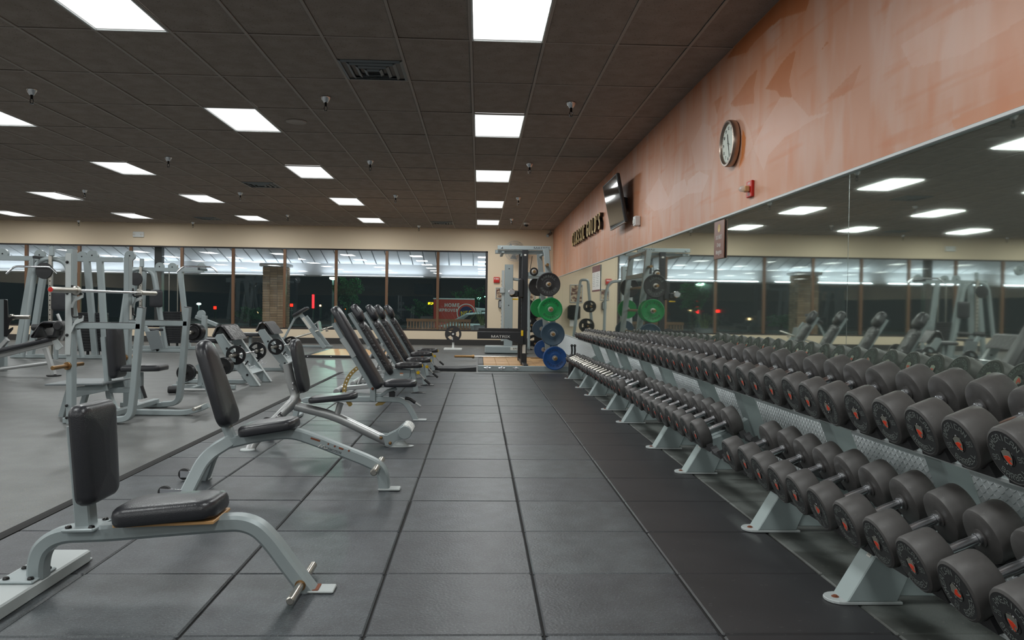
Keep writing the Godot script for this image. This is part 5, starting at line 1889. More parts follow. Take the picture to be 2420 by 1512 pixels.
func far_corner() -> void:
	var s: G
	lift_platform("lifting_platform", "wood decked lifting platform with black edges left of the rack, below the row machine", -3.6, -1.55, -16.35, -18.9)
	lift_platform("lifting_platform", "wood decked lifting platform under the half rack with coloured plates", 0.0, 1.62, -13.52, -16.4)
	# black wedge ramp lying before the platform
	var ra := py(1005, 880)
	var rb := py(1126, 880)
	s = g()
	slab(s, [Vector3(ra.x, 0.004, 0), Vector3(-0.03, 0.004, 0), Vector3(-0.03, 0.075, 0), Vector3(-0.33, 0.05, 0), Vector3(ra.x, 0.05, 0)], -13.38, -13.9, 0.004)
	solo("platform_ramp", s, M.black_steel, "low black steel ramp at the corner of the lifting platform", "ramp")
	# ---- half rack
	var zr := -14.3
	var t := thing("half_rack", "black and grey half rack hung with green, blue and black bumper plates", "power rack", Vector3(0.9, 0.055, zr))
	var yb := 0.057
	s = g()
	var post := pz(1241, 600, zr)
	s.rt([Vector3(post.x, yb, zr), Vector3(post.x, 2.16, zr)], 0.09, 0.11, Vector3.BACK, 0.006)
	var up := part(t, "upright", s, M.black_steel)
	s = g()
	for i in 18: s.box(Vector3(post.x - 0.0555, 0.5 + i * 0.08, zr), Vector3(0.001, 0.03, 0.03))
	part(up, "pin_slots", s, M.black_gloss)
	s = g()
	s.box(Vector3(post.x, 0.35, zr + 0.0456), Vector3(0.06, 0.16, 0.001))
	part(up, "sticker", s, M.sticker)
	s = g()
	s.box(Vector3(post.x, 2.07, zr + 0.0456), Vector3(0.04, 0.03, 0.001))
	part(up, "number_tag", s, M.sticker)
	var z2 := zr - 1.15
	s = g()
	var p2 := pz(1226, 600, z2)
	s.rt([Vector3(post.x, yb, z2), Vector3(post.x, 2.16, z2)], 0.09, 0.11, Vector3.BACK, 0.006)
	part(t, "upright", s, M.black_steel)
	# top beams with the maker's name
	s = g()
	var b0 := pz(1176, 589, zr + 0.05)
	var b1 := pz(1302, 589, zr + 0.05)
	s.rt([Vector3(b0.x, 2.2, zr), Vector3(b1.x, 2.2, zr)], 0.07, 0.075, Vector3.BACK, 0.005)
	var tb := part(t, "top_beam", s, M.frame)
	words(tb, "MATRIX", 0.036, Transform3D(Basis.IDENTITY, Vector3(b1.x - 0.17, 2.2, zr + 0.036)), M.print_dark, 0.001, false, "lettering", 1.75)
	bolt(tb, Vector3(b0.x + 0.08, 2.2, zr + 0.036), Vector3.BACK, 0.018, M.chrome)
	s = g()
	s.rt([Vector3(b0.x - 0.02, 2.2, z2), Vector3(b1.x, 2.2, z2)], 0.07, 0.075, Vector3.BACK, 0.005)
	part(t, "top_beam", s, M.frame)
	s = g()
	for x in [b0.x + 0.1, post.x, b1.x - 0.1]: s.rt([Vector3(x, 2.13, zr), Vector3(x, 2.13, z2)], 0.05, 0.05, Vector3.RIGHT, 0.004)
	s.rt([Vector3(b0.x - 0.02, 2.13, zr - 0.1), Vector3(post.x + 0.35, 2.13, zr - 0.1)], 0.05, 0.05, Vector3.BACK, 0.004)
	part(t, "pull_up_frame", s, M.frame)
	# slanted storage posts
	var zsf := zr + 0.42
	for z in [zsf, z2]:
		s = g()
		s.rt([Vector3(b1.x - 0.12, 2.17, z), Vector3(1.40, yb + 0.012, z)], 0.08, 0.1, Vector3.BACK, 0.006)
		part(t, "storage_post", s, M.frame)
	s = g()
	s.rt([Vector3(post.x, 1.72, zr), Vector3(1.27, 1.72, zr)], 0.05, 0.08, Vector3.BACK, 0.005)
	s.rt([Vector3(1.27, 1.72, zsf), Vector3(1.27, 1.72, z2)], 0.05, 0.08, Vector3.RIGHT, 0.005)
	s.rt([Vector3(b1.x - 0.12, 2.14, zsf), Vector3(b1.x - 0.12, 2.14, zr)], 0.05, 0.06, Vector3.RIGHT, 0.005)
	s.rt([Vector3(post.x, 1.72, z2), Vector3(1.29, 1.72, z2)], 0.05, 0.08, Vector3.BACK, 0.005)
	part(t, "side_brace", s, M.frame)
	s = g()
	s.rt([Vector3(post.x, 0.084, -13.6), Vector3(post.x, 0.084, z2)], 0.08, 0.05, Vector3.RIGHT, 0.005)
	part(t, "floor_rail", s, M.black_steel)
	# spotter arm with name
	s = g()
	var a0 := pz(1128, 789, zr + 0.08)
	slab(s, [Vector3(a0.x, 0.66, 0), Vector3(post.x - 0.02, 0.66, 0), Vector3(post.x - 0.02, 0.42, 0), Vector3(post.x - 0.08, 0.44, 0), Vector3(post.x - 0.32, 0.53, 0), Vector3(a0.x, 0.53, 0)], zr + 0.05, zr + 0.11, 0.004)
	var sa := part(t, "spotter_arm", s, M.black_steel)
	words(sa, "MATRIX", 0.042, Transform3D(Basis.IDENTITY, Vector3(a0.x + 0.42, 0.573, zr + 0.111)), M.print_white, 0.001, false, "lettering", 1.75)
	s = g()
	s.box(Vector3(post.x - 0.04, 0.64, zr + 0.09), Vector3(0.04, 0.1, 0.05), 0.004)
	part(sa, "yellow_latch", s, M.yellow)
	s = g()
	s.rt([Vector3(a0.x + 0.02, 0.64, z2), Vector3(post.x, 0.64, z2)], 0.06, 0.1, Vector3.BACK, 0.004)
	part(t, "spotter_arm", s, M.black_steel)
	# bar catch with a roller, half way up
	s = g()
	var bcn := pz(1215, 694, zr + 0.06)
	s.box(bcn, Vector3(0.16, 0.12, 0.08), 0.02)
	s.box(bcn + Vector3(0.12, 0.1, 0), Vector3(0.1, 0.35, 0.07), 0.02)
	var jc := part(t, "bar_catch", s, M.black_plastic)
	s = g()
	s.cyl(bcn + Vector3(-0.05, 0.03, 0.03), bcn + Vector3(-0.05, 0.03, 0.12), 0.06, 18, -1, 0.01)
	part(jc, "chrome_roller", s, M.chrome)
	s = g()
	s.box(bcn + Vector3(0.02, -0.1, 0.03), Vector3(0.11, 0.025, 0.03), 0.003)
	part(jc, "yellow_latch", s, M.yellow)
	# cables and clip at the top
	s = g()
	s.cyl(pz(1258, 605, zr - 0.2), pz(1253, 636, zr - 0.2), 0.006, 6)
	part(t, "cable", s, M.black_steel)
	# pegs
	var cs := [[1296, 672], [1301, 731], [1306, 789], [1311, 846]]
	var ms := [M.bumper, M.green_bumper, M.slate_bumper, M.blue_bumper]
	var cn := ["charcoal", "green", "slate blue", "bright blue"]
	var tx := ["BARBELL/AMERICAN", "AMERICAN/BARBELL", "", "BARBELL/AMERICAN"]
	for i in 4:
		var p := pz(cs[i][0], cs[i][1], -13.3)
		s = g()
		s.cyl(Vector3(p.x, p.y, -13.12), Vector3(p.x, p.y, z2 - 0.4), 0.025, 14, -1, 0.003)
		part(t, "storage_peg", s, M.brass)
		bumper("bumper_plate", "%s rubber bumper plate on the half rack, front peg" % cn[i], Vector3(p.x, p.y, -13.3), 0.204, 0.07, ms[i], tx[i])
		if i == 1: bumper("bumper_plate", "%s rubber bumper plate on the half rack, second behind the front one" % cn[i], Vector3(p.x, p.y, -13.62), 0.19, 0.07, ms[i], "")
		bumper("bumper_plate", "%s rubber bumper plate on the half rack, rear peg by the wall" % cn[i], Vector3(p.x, p.y + 0.02, z2 - 0.16), 0.19, 0.07, ms[i], "")
	var sp := pz(1262, 642, -14.05)
	s = g()
	s.cyl(Vector3(sp.x, sp.y, -13.95), Vector3(sp.x, sp.y, zr), 0.024, 12)
	var e2 := pz(1293, 626, -13.7)
	s.cyl(Vector3(e2.x, e2.y, -13.6), Vector3(e2.x, e2.y, zsf), 0.026, 12)
	part(t, "storage_peg", s, M.brass)
	bumper("change_plate", "small black plate on the upper peg of the half rack", Vector3(sp.x, sp.y, -14.05), 0.076, 0.04, M.iron, "")
	# ---- plate tree against the back wall with grip plates
	var zt := -20.4
	var ct := pz(1262, 800, zt) * Vector3(1, 0, 1)
	var t2 := thing("plate_tree", "grey A frame plate tree with black grip plates against the cream wall", "plate rack", Vector3(ct.x, 0, zt))
	s = g()
	for q in [-0.18, 0.18]: s.rt([Vector3(ct.x + q * 1.6, 0.02, zt), Vector3(ct.x + q * 0.6, 1.75, zt)], 0.07, 0.07, Vector3.BACK, 0.005)
	s.tube(round_path([Vector3(ct.x - 0.11, 1.7, zt), Vector3(ct.x - 0.1, 1.85, zt), Vector3(ct.x + 0.1, 1.85, zt), Vector3(ct.x + 0.11, 1.7, zt)], 0.08, 5), 0.035, 10)
	part(t2, "frame", s, M.frame)
	s = g()
	s.rt([Vector3(ct.x - 0.3, 0.04, zt - 0.35), Vector3(ct.x - 0.3, 0.04, zt + 0.35)], 0.07, 0.06, Vector3.RIGHT, 0.005)
	s.rt([Vector3(ct.x + 0.3, 0.04, zt - 0.35), Vector3(ct.x + 0.3, 0.04, zt + 0.35)], 0.07, 0.06, Vector3.RIGHT, 0.005)
	part(t2, "foot", s, M.frame)
	for q in [[1250, 722, 0.155, "upper"], [1256, 768, 0.19, "middle"], [1264, 812, 0.225, "lower"]]:
		var p := pz(q[0], q[1], zt + 0.15)
		s = g()
		s.cyl(Vector3(p.x, p.y, zt + 0.28), Vector3(p.x, p.y, zt - 0.28), 0.025, 12)
		part(t2, "peg", s, M.brass)
		solo("grip_plate", grip_plate(Vector3(p.x, p.y, zt + 0.12), Vector3.BACK, q[2], 0.035), M.iron, "black three-hole grip plate on the %s peg of the A frame tree" % q[3], "weight plate", "grip plates on the wall tree")
		solo("grip_plate", grip_plate(Vector3(p.x, p.y, zt - 0.12), Vector3.BACK, q[2], 0.035), M.iron, "black grip plate on the wall side of the %s tree peg" % q[3], "weight plate", "grip plates on the wall tree")
	# ---- cable column
	var ze := -18.6
	var ec := pz(1202, 700, ze)
	var t3 := thing("cable_column", "tall light grey cable column on a wide base beside the half rack", "cable machine", Vector3(ec.x, 0, ze))
	s = g()
	s.rt([Vector3(ec.x, 0.1, ze), Vector3(ec.x, 2.12, ze)], 0.16, 0.2, Vector3.BACK, 0.008)
	var cc := part(t3, "column", s, M.frame)
	for h in [0.6, 1.15, 1.5, 2.02]: bolt(cc, Vector3(ec.x, h, ze + 0.08), Vector3.BACK, 0.012, M.black_gloss)
	s = g()
	s.rt([Vector3(ec.x - 0.14, 0.3, ze), Vector3(ec.x - 0.14, 1.98, ze)], 0.12, 0.06, Vector3.BACK, 0.004)
	var rail := part(t3, "slide_rail", s, M.worn_paint)
	s = g()
	for i in 16: s.box(Vector3(ec.x - 0.172, 0.45 + i * 0.085, ze), Vector3(0.006, 0.03, 0.06))
	part(rail, "pin_slots", s, M.black_gloss)
	s = g()
	s.box(Vector3(ec.x - 0.15, 1.5, ze + 0.08), Vector3(0.12, 0.16, 0.1), 0.03)
	part(rail, "carriage", s, M.worn_paint)
	s = g()
	s.box(Vector3(ec.x - 0.05, 0.1, ze), Vector3(1.0, 0.17, 0.5), 0.02)
	var eb := part(t3, "base", s, M.frame)
	s = g()
	s.box(Vector3(ec.x + 0.18, 0.13, ze + 0.2505), Vector3(0.26, 0.07, 0.001))
	var pl := part(eb, "name_plate", s, M.sticker)
	words(pl, "EPIC", 0.04, Transform3D(Basis.IDENTITY, Vector3(ec.x + 0.18, 0.13, ze + 0.2512)), M.print_dark, 0.001, true, "lettering", 1.2)
	s = g()
	s.tube(round_path([Vector3(ec.x + 0.1, 1.78, ze), Vector3(ec.x + 0.4, 1.74, ze), Vector3(ec.x + 0.48, 1.4, ze), Vector3(ec.x + 0.5, 0.1, ze)], 0.15, 5), 0.035, 10)
	part(t3, "side_tube", s, M.frame)
	# ---- single plate on its white stand
	var zs := -19.8
	var sc := pz(1071, 789, zs)
	var t4 := thing("plate_stand", "small white floor stand holding one grey grip plate upright", "plate stand", Vector3(sc.x, 0, zs))
	s = g()
	s.box(Vector3(sc.x, 0.025, zs), Vector3(0.46, 0.05, 0.3), 0.01)
	part(t4, "base", s, M.white_paint)
	s = g()
	s.rt([Vector3(sc.x, 0.05, zs - 0.05), Vector3(sc.x, sc.y + 0.03, zs - 0.05)], 0.05, 0.05, Vector3.BACK, 0.004)
	s.cyl(Vector3(sc.x, sc.y, zs - 0.06), Vector3(sc.x, sc.y, zs + 0.09), 0.025, 12)
	part(t4, "peg_post", s, M.white_paint)
	solo("grip_plate", grip_plate(Vector3(sc.x, sc.y, zs + 0.02), Vector3.BACK, 0.208, 0.04), M.bumper, "grey three-hole plate standing on the small white stand", "weight plate")
	# ---- bar lying on the deck
	var l0 := py(1073, 843, 0.09)
	var bl := thing("floor_barbell", "long steel barbell lying across the lifting platform deck behind the rack", "barbell", Vector3(0.3, 0.055, -16.05))
	s = g()
	s.cyl(Vector3(l0.x, 0.085, -16.05), Vector3(1.5, 0.085, -16.05), 0.0145, 12)
	part(bl, "shaft", s, M.worn_chrome)
	s = g()
	s.cyl(Vector3(l0.x, 0.085, -16.05), Vector3(l0.x + 0.38, 0.085, -16.05), 0.025, 14, -1, 0.003)
	s.cyl(Vector3(l0.x + 0.36, 0.085, -16.05), Vector3(l0.x + 0.41, 0.085, -16.05), 0.038, 14, -1, 0.003)
	part(bl, "sleeve", s, M.brass)
	s = g()
	s.cyl(Vector3(1.08, 0.085, -16.05), Vector3(1.5, 0.085, -16.05), 0.025, 14, -1, 0.003)
	part(bl, "sleeve", s, M.worn_chrome)
	# ---- pair of rope handled bells at the end of the racks
	for i in 2:
		var p := pz([1351, 1358][i], 838, -12.7 - 0.14 * i)
		var k := thing("handle_bell", ["black long handled bell standing at the end of the dumbbell racks", "black long handled bell beside its twin, closer to the mirror"][i], "exercise bell", Vector3(p.x, 0.0145, -12.7 - 0.14 * i))
		s = g()
		s.lathe(Transform3D(Basis.IDENTITY, Vector3(p.x, 0.012, -12.7 - 0.14 * i)), [[0.05, 0.0], [0.052, 0.01], [0.05, p.y - 0.06], [0.04, p.y - 0.02], [0.02, p.y]], 18)
		part(k, "body", s, M.black_plastic)
		s = g()
		s.tube([Vector3(p.x, p.y - 0.01, -12.7 - 0.14 * i), Vector3(p.x + 0.005, p.y + 0.07, -12.7 - 0.14 * i), Vector3(p.x, p.y + 0.14, -12.7 - 0.14 * i)], 0.016, 10)
		s.ball(Vector3(p.x, p.y + 0.15, -12.7 - 0.14 * i), 0.024)
		part(k, "grip", s, M.black_plastic)

func wall_things() -> void:
	var s: G
	var face := Basis(Vector3(0, 0, 1), Vector3.UP, Vector3(-1, 0, 0)) # lettering that faces into the room from the right wall
	# ---- clock
	var c := Vector3(WALL_X - 0.012, 2.505, -6.43)
	var t := thing("wall_clock", "round brushed steel wall clock with white dial on the orange wall", "clock", c)
	var ax := Transform3D(Basis(Vector3(0, 0, 1), Vector3(-1, 0, 0), Vector3(0, -1, 0)), c)
	s = g()
	s.lathe(ax, [[0.19, 0.0], [0.192, 0.01], [0.192, 0.04], [0.186, 0.052], [0.172, 0.054], [0.164, 0.044], [0.162, 0.034], [0.15, 0.03]], 48)
	var w1 := WALL_X - 0.012
	part(t, "case", s, mat("brushed_bronze", c8(176, 160, 148), 0.32, 0.9))
	s = g()
	s.lathe(ax, [[0.0001, 0.033], [0.163, 0.033], [0.163, 0.03]], 40)
	var dial := part(t, "dial", s, mat("dial", c8(214, 220, 210), 0.6))
	for h in 12:
		var a := PI / 2 - TAU * (h + 1) / 12.0
		words(dial, str(h + 1), 0.028, Transform3D(face, c + Vector3(-0.034, sin(a) * 0.125, cos(a) * 0.125)), M.print_dark, 0.0008, true, "numeral")
	s = g()
	for i in 60:
		var a := TAU * i / 60.0
		s.box(c + Vector3(-0.0335, sin(a) * 0.154, cos(a) * 0.154), Vector3(0.0006, 0.009, 0.002), 0, Basis(Vector3.RIGHT, PI / 2 - a))
	part(dial, "minute_marks", s, M.print_dark)
	for q in [[-0.28, 0.085, 0.011, "hour_hand"], [2.85, 0.12, 0.008, "minute_hand"], [1.9, 0.05, 0.003, "second_hand"]]:
		var d := Vector3(0, cos(q[0]), sin(q[0]))
		s = g()
		s.rt([c + Vector3(-0.036, 0, 0) - d * 0.025, c + Vector3(-0.036, 0, 0) + d * q[1]], q[2], 0.0012, Vector3.RIGHT.cross(d), 0.0002)
		part(t, q[3], s, M.print_dark)
	# ---- fire alarm strobe
	c = Vector3(WALL_X, 2.06, -5.975)
	t = thing("fire_strobe", "red fire alarm strobe plate with clear lens under the clock", "alarm", c)
	s = g()
	s.box(c + Vector3(-0.012, 0, 0), Vector3(0.024, 0.125, 0.115), 0.004)
	var rp := part(t, "back_plate", s, M.red)
	words(rp, "FIRE", 0.02, Transform3D(face, c + Vector3(-0.0248, -0.042, 0)), M.print_white, 0.0006)
	words(rp, "FIRE", 0.02, Transform3D(face, c + Vector3(-0.0248, 0.042, 0)), M.print_white, 0.0006)
	s = g()
	s.box(c + Vector3(-0.045, 0, 0), Vector3(0.042, 0.045, 0.06), 0.006)
	part(t, "lens_base", s, mat("strobe_base", c8(214, 170, 120), 0.5))
	s = g()
	s.lathe(Transform3D(Basis(Vector3(0, 0, 1.2), Vector3(-1, 0, 0), Vector3(0, -1, 0)), c + Vector3(-0.064, 0, 0)), [[0.024, 0], [0.023, 0.02], [0.014, 0.034], [0.0005, 0.04]], 16)
	var lens_m := mat("strobe_lens", Color(0.9, 0.92, 0.92, 0.35), 0.1)
	lens_m.transparency = BaseMaterial3D.TRANSPARENCY_ALPHA
	part(t, "lens", s, lens_m)
	# ---- television on a tilted bracket
	var tv := [px(1430, 446, 1.86), px(1463, 421, 1.95), px(1441, 547, 1.95), px(1480, 524, 1.95)]
	var tc := Vector3(1.93, 2.63, -11.15)
	t = thing("wall_television", "black flat screen television tilted forward on the orange wall", "television", Vector3(WALL_X, 2.63, -11.15))
	var tb := Basis(Vector3.BACK, 0.2) * Basis(Vector3.UP, 0.0)
	s = g()
	s.box(tc, Vector3(0.05, 0.68, 1.18), 0.012, tb)
	part(t, "cabinet", s, M.black_plastic)
	s = g()
	s.box(tc + tb * Vector3(-0.0256, 0.008, 0), Vector3(0.002, 0.62, 1.12), 0.0, tb)
	part(t, "screen", s, mat("screen_glass", c8(26, 28, 28), 0.06))
	s = g()
	s.box(tc + tb * Vector3(-0.02, -0.335, 0), Vector3(0.03, 0.016, 1.14), 0.004, tb)
	part(t, "bezel_strip", s, M.silver)
	s = g()
	s.rt([tc + Vector3(0.02, 0, 0), Vector3(WALL_X, 2.6, -11.15)], 0.14, 0.2, Vector3.BACK, 0.01)
	part(t, "bracket", s, M.black_steel)
	# ---- sensor box
	c = Vector3(WALL_X, 2.27, -10.2)
	t = thing("motion_sensor", "small beige sensor box on the wall beside the television", "sensor", c)
	s = g()
	s.box(c + Vector3(-0.04, 0, 0), Vector3(0.08, 0.13, 0.12), 0.01)
	part(t, "housing", s, M.white_paint)
	s = g()
	s.box(c + Vector3(-0.083, -0.01, 0), Vector3(0.01, 0.06, 0.08), 0.004)
	part(t, "lens_window", s, M.sticker)
	# ---- gold letters standing off the wall
	t = thing("wall_lettering", "raised gold letters with black sides spelling CLASSIC GOLD'S on the wall", "sign", Vector3(WALL_X, 2.45, -15.0))
	var gold := mat("letter_gold", c8(206, 178, 118), 0.5, 0.2)
	var text := "CLASSIC GOLD'S"
	var z := -17.25
	for i in text.length():
		var adv := 0.33
		if text[i] == "I" or text[i] == "'": adv = 0.16
		if text[i] == " ": adv = 0.18
		if text[i] != " ":
			var at := Vector3(WALL_X - 0.05, 2.6, z + adv / 2)
			var h := 0.3
			var blk := words(t, text[i], h, Transform3D(face, Vector3(WALL_X - 0.025, 2.6, z + adv / 2)), M.black_gloss, 0.07, true, "letter_side", 0.95)
			var fr := words(t, text[i], h * 0.97, Transform3D(face, Vector3(WALL_X - 0.063, 2.602, z + adv / 2)), gold, 0.008, true, "letter", 0.92)
		z += adv
	# ---- DO NOT Drop Weights sign, hung before the mirror
	c = Vector3(WALL_X - 0.006, 1.735, -6.75)
	t = thing("warning_sign", "brown hanging sign reading DO NOT Drop Weights in front of the mirror", "sign", c)
	s = g()
	s.box(c, Vector3(0.008, 0.33, 0.28), 0.001)
	var sg := part(t, "panel", s, mat("sign_brown", c8(120, 72, 54), 0.3))
	s = g()
	s.lathe(Transform3D(Basis(Vector3(0, 0, 1), Vector3(-1, 0, 0), Vector3(0, -1, 0)), c + Vector3(-0.004, 0.1, 0)), [[0.036, 0], [0.036, 0.0012], [0.028, 0.0012], [0.027, 0.0006], [0.0001, 0.0006]], 24)
	part(sg, "round_emblem", s, gold)
	for q in [["DO NOT", 0.02], ["Drop", -0.045], ["Weights", -0.11]]: words(sg, q[0], 0.034, Transform3D(face, c + Vector3(-0.0052, q[1], 0)), M.print_white, 0.0008, false)
	# ---- instruction poster
	c = Vector3(WALL_X - 0.004, 1.645, -13.92)
	t = thing("rules_poster", "white chart poster with maroon bands stuck on the mirror", "poster", c)
	s = g()
	s.box(c, Vector3(0.006, 0.46, 0.92), 0.001)
	var ps := part(t, "panel", s, M.print_white)
	var maroon := mat("maroon", c8(122, 74, 72), 0.5)
	s = g()
	s.box(c + Vector3(-0.004, 0.175, 0), Vector3(0.002, 0.11, 0.92))
	s.box(c + Vector3(-0.004, -0.215, 0), Vector3(0.002, 0.03, 0.92))
	part(ps, "colour_bands", s, maroon)
	s = g()
	for i in 8:
		for q in [-0.22, 0.22]: s.box(c + Vector3(-0.0036, 0.09 - i * 0.032, q - 0.04), Vector3(0.0008, 0.006, 0.2 + 0.06 * ((i * 7) % 3)))
	part(ps, "text_lines", s, M.print_grey)
	# ---- back wall: fire pull, picture, dispenser, more
	var zb := BACK_Z
	c = Vector3(0.495, 1.875, zb)
	t = thing("fire_alarm_box", "small red fire alarm box on the cream wall", "alarm", c)
	s = g()
	s.box(c + Vector3(0, 0, 0.03), Vector3(0.17, 0.16, 0.06), 0.008)
	var fb := part(t, "housing", s, M.red)
	words(fb, "FIRE", 0.05, Transform3D(Basis.IDENTITY, c + Vector3(0, 0.03, 0.0605)), M.print_white, 0.001)
	s = g()
	s.box(c + Vector3(0, -0.03, 0.065), Vector3(0.12, 0.04, 0.01), 0.003)
	part(fb, "pull_bar", s, M.red)
	for q in [[Vector3(0.6, 1.5, zb), 0.24, 0.3, "small framed gym photograph beside the fire alarm box"], [Vector3(1.42, 1.52, zb), 0.34, 0.5, "framed photograph of a woman in sportswear above the towel dispenser"]]:
		c = q[0]
		t = thing("framed_photograph", q[3], "picture", c)
		s = g()
		for e in [-1, 1]:
			s.box(c + Vector3(e * q[1] / 2, 0, 0.012), Vector3(0.022, q[2] + 0.02, 0.024), 0.003)
			s.box(c + Vector3(0, e * q[2] / 2, 0.012), Vector3(q[1], 0.022, 0.024), 0.003)
		part(t, "frame", s, M.trim_metal)
		s = g()
		s.box(c + Vector3(0, 0, 0.008), Vector3(q[1] - 0.02, q[2] - 0.02, 0.006))
		var pic := mat("photo_print_%d" % int(q[1] * 100), Color.WHITE, 0.4)
		textured(pic, mottle(64, c8(196, 178, 150), c8(96, 62, 52), 0.05, int(q[1] * 100), 3.0, 0.1, []), 2.2)
		part(t, "print", s, pic)
	c = Vector3(0.62, 1.19, zb)
	t = thing("soap_dispenser", "black and grey hand sanitizer dispenser on the cream wall", "dispenser", c)
	s = g()
	s.box(c + Vector3(0, 0, 0.05), Vector3(0.13, 0.24, 0.1), 0.025)
	var ds := part(t, "body", s, M.black_plastic)
	s = g()
	s.box(c + Vector3(0, -0.01, 0.102), Vector3(0.09, 0.18, 0.006), 0.002)
	part(ds, "front_panel", s, M.silver)
	c = Vector3(1.5, 0.98, zb)
	t = thing("towel_dispenser", "dark smoked paper towel dispenser on the wall behind the plates", "dispenser", c)
	s = g()
	s.box(c + Vector3(0, 0, 0.12), Vector3(0.36, 0.42, 0.24), 0.05)
	part(t, "cover", s, M.black_gloss)
	s = g()
	s.box(c + Vector3(0, -0.3, 0.12), Vector3(0.22, 0.2, 0.004))
	part(t, "paper", s, M.print_white)
	# ---- exit sign seen from behind, wall camera
	c = Vector3(-9.53, 2.99, zb)
	t = thing("exit_light_box", "white emergency light box high on the cream wall above the windows", "emergency light", c)
	s = g()
	s.box(c + Vector3(0, 0, 0.035), Vector3(0.3, 0.15, 0.07), 0.01)
	part(t, "housing", s, M.white_paint)
	s = g()
	for e in [-0.1, 0.1]: s.lathe(Transform3D(aim(Vector3.BACK), c + Vector3(e, 0, 0.07)), [[0.03, 0], [0.035, 0.02], [0.0002, 0.03]], 14)
	part(t, "lamp_head", s, M.sticker)
	c = Vector3(2.0, 3.2, zb + 0.2)
	t = thing("security_camera", "small grey tube camera on a bracket in the wall corner", "camera", c)
	s = g()
	s.cyl(c + Vector3(0.02, 0.02, -0.1), c + Vector3(-0.09, -0.07, 0.12), 0.045, 16, -1, 0.006)
	part(t, "barrel", s, M.frame)
	s = g()
	s.cyl(c, Vector3(2.0, 3.3, zb + 0.2), 0.014, 8)
	part(t, "bracket", s, M.frame)
	# ---- wall fan behind the rack
	c = Vector3(0.99, 2.68, zb + 0.36)
	t = thing("wall_fan", "round grey wire wall fan with wide grille above the half rack", "fan", c)
	s = g()
	for i in 48:
		var a := TAU * i / 48.0
		var d := Vector3(cos(a), sin(a), 0)
		s.tube([c + d * 0.05 + Vector3(0, 0, 0.09), c + d * 0.17 + Vector3(0, 0, 0.085), c + d * 0.28 + Vector3(0, 0, 0.02)], 0.0045, 4)
	for r in [0.05, 0.13, 0.21, 0.285]:
		var ring := []
		for i in 33: ring.append(c + Vector3(cos(TAU * i / 32.0) * r, sin(TAU * i / 32.0) * r, 0.09 if r < 0.2 else (0.06 if r < 0.25 else 0.02)))
		s.tube(ring, 0.005, 5)
	part(t, "front_grille", s, M.silver)
	s = g()
	for i in 3:
		var a := TAU * i / 3.0 + 0.5
		slab(s, [c + Vector3(cos(a) * 0.05, sin(a) * 0.05, 0), c + Vector3(cos(a + 0.25) * 0.24, sin(a + 0.25) * 0.24, 0), c + Vector3(cos(a - 0.55) * 0.25, sin(a - 0.55) * 0.25, 0), c + Vector3(cos(a - 0.5) * 0.06, sin(a - 0.5) * 0.06, 0)], c.z + 0.02, c.z + 0.026, 0.001)
	part(t, "blades", s, M.frame_dark)
	s = g()
	s.cyl(c + Vector3(0, 0, -0.2), c + Vector3(0, 0, 0.02), 0.08, 18, -1, 0.01)
	s.rt([c + Vector3(0, 0, -0.2), Vector3(c.x, c.y - 0.05, zb)], 0.06, 0.06, Vector3.RIGHT, 0.005)
	part(t, "motor", s, M.frame_dark)
	# outlet on the low wall
	c = pz(1032, 805, zb)
	t = thing("wall_outlet", "cream power outlet plate on the low wall under the window", "outlet", c)
	s = g()
	s.box(c + Vector3(0, 0, 0.004), Vector3(0.075, 0.115, 0.008), 0.003)
	part(t, "plate", s, M.cream)

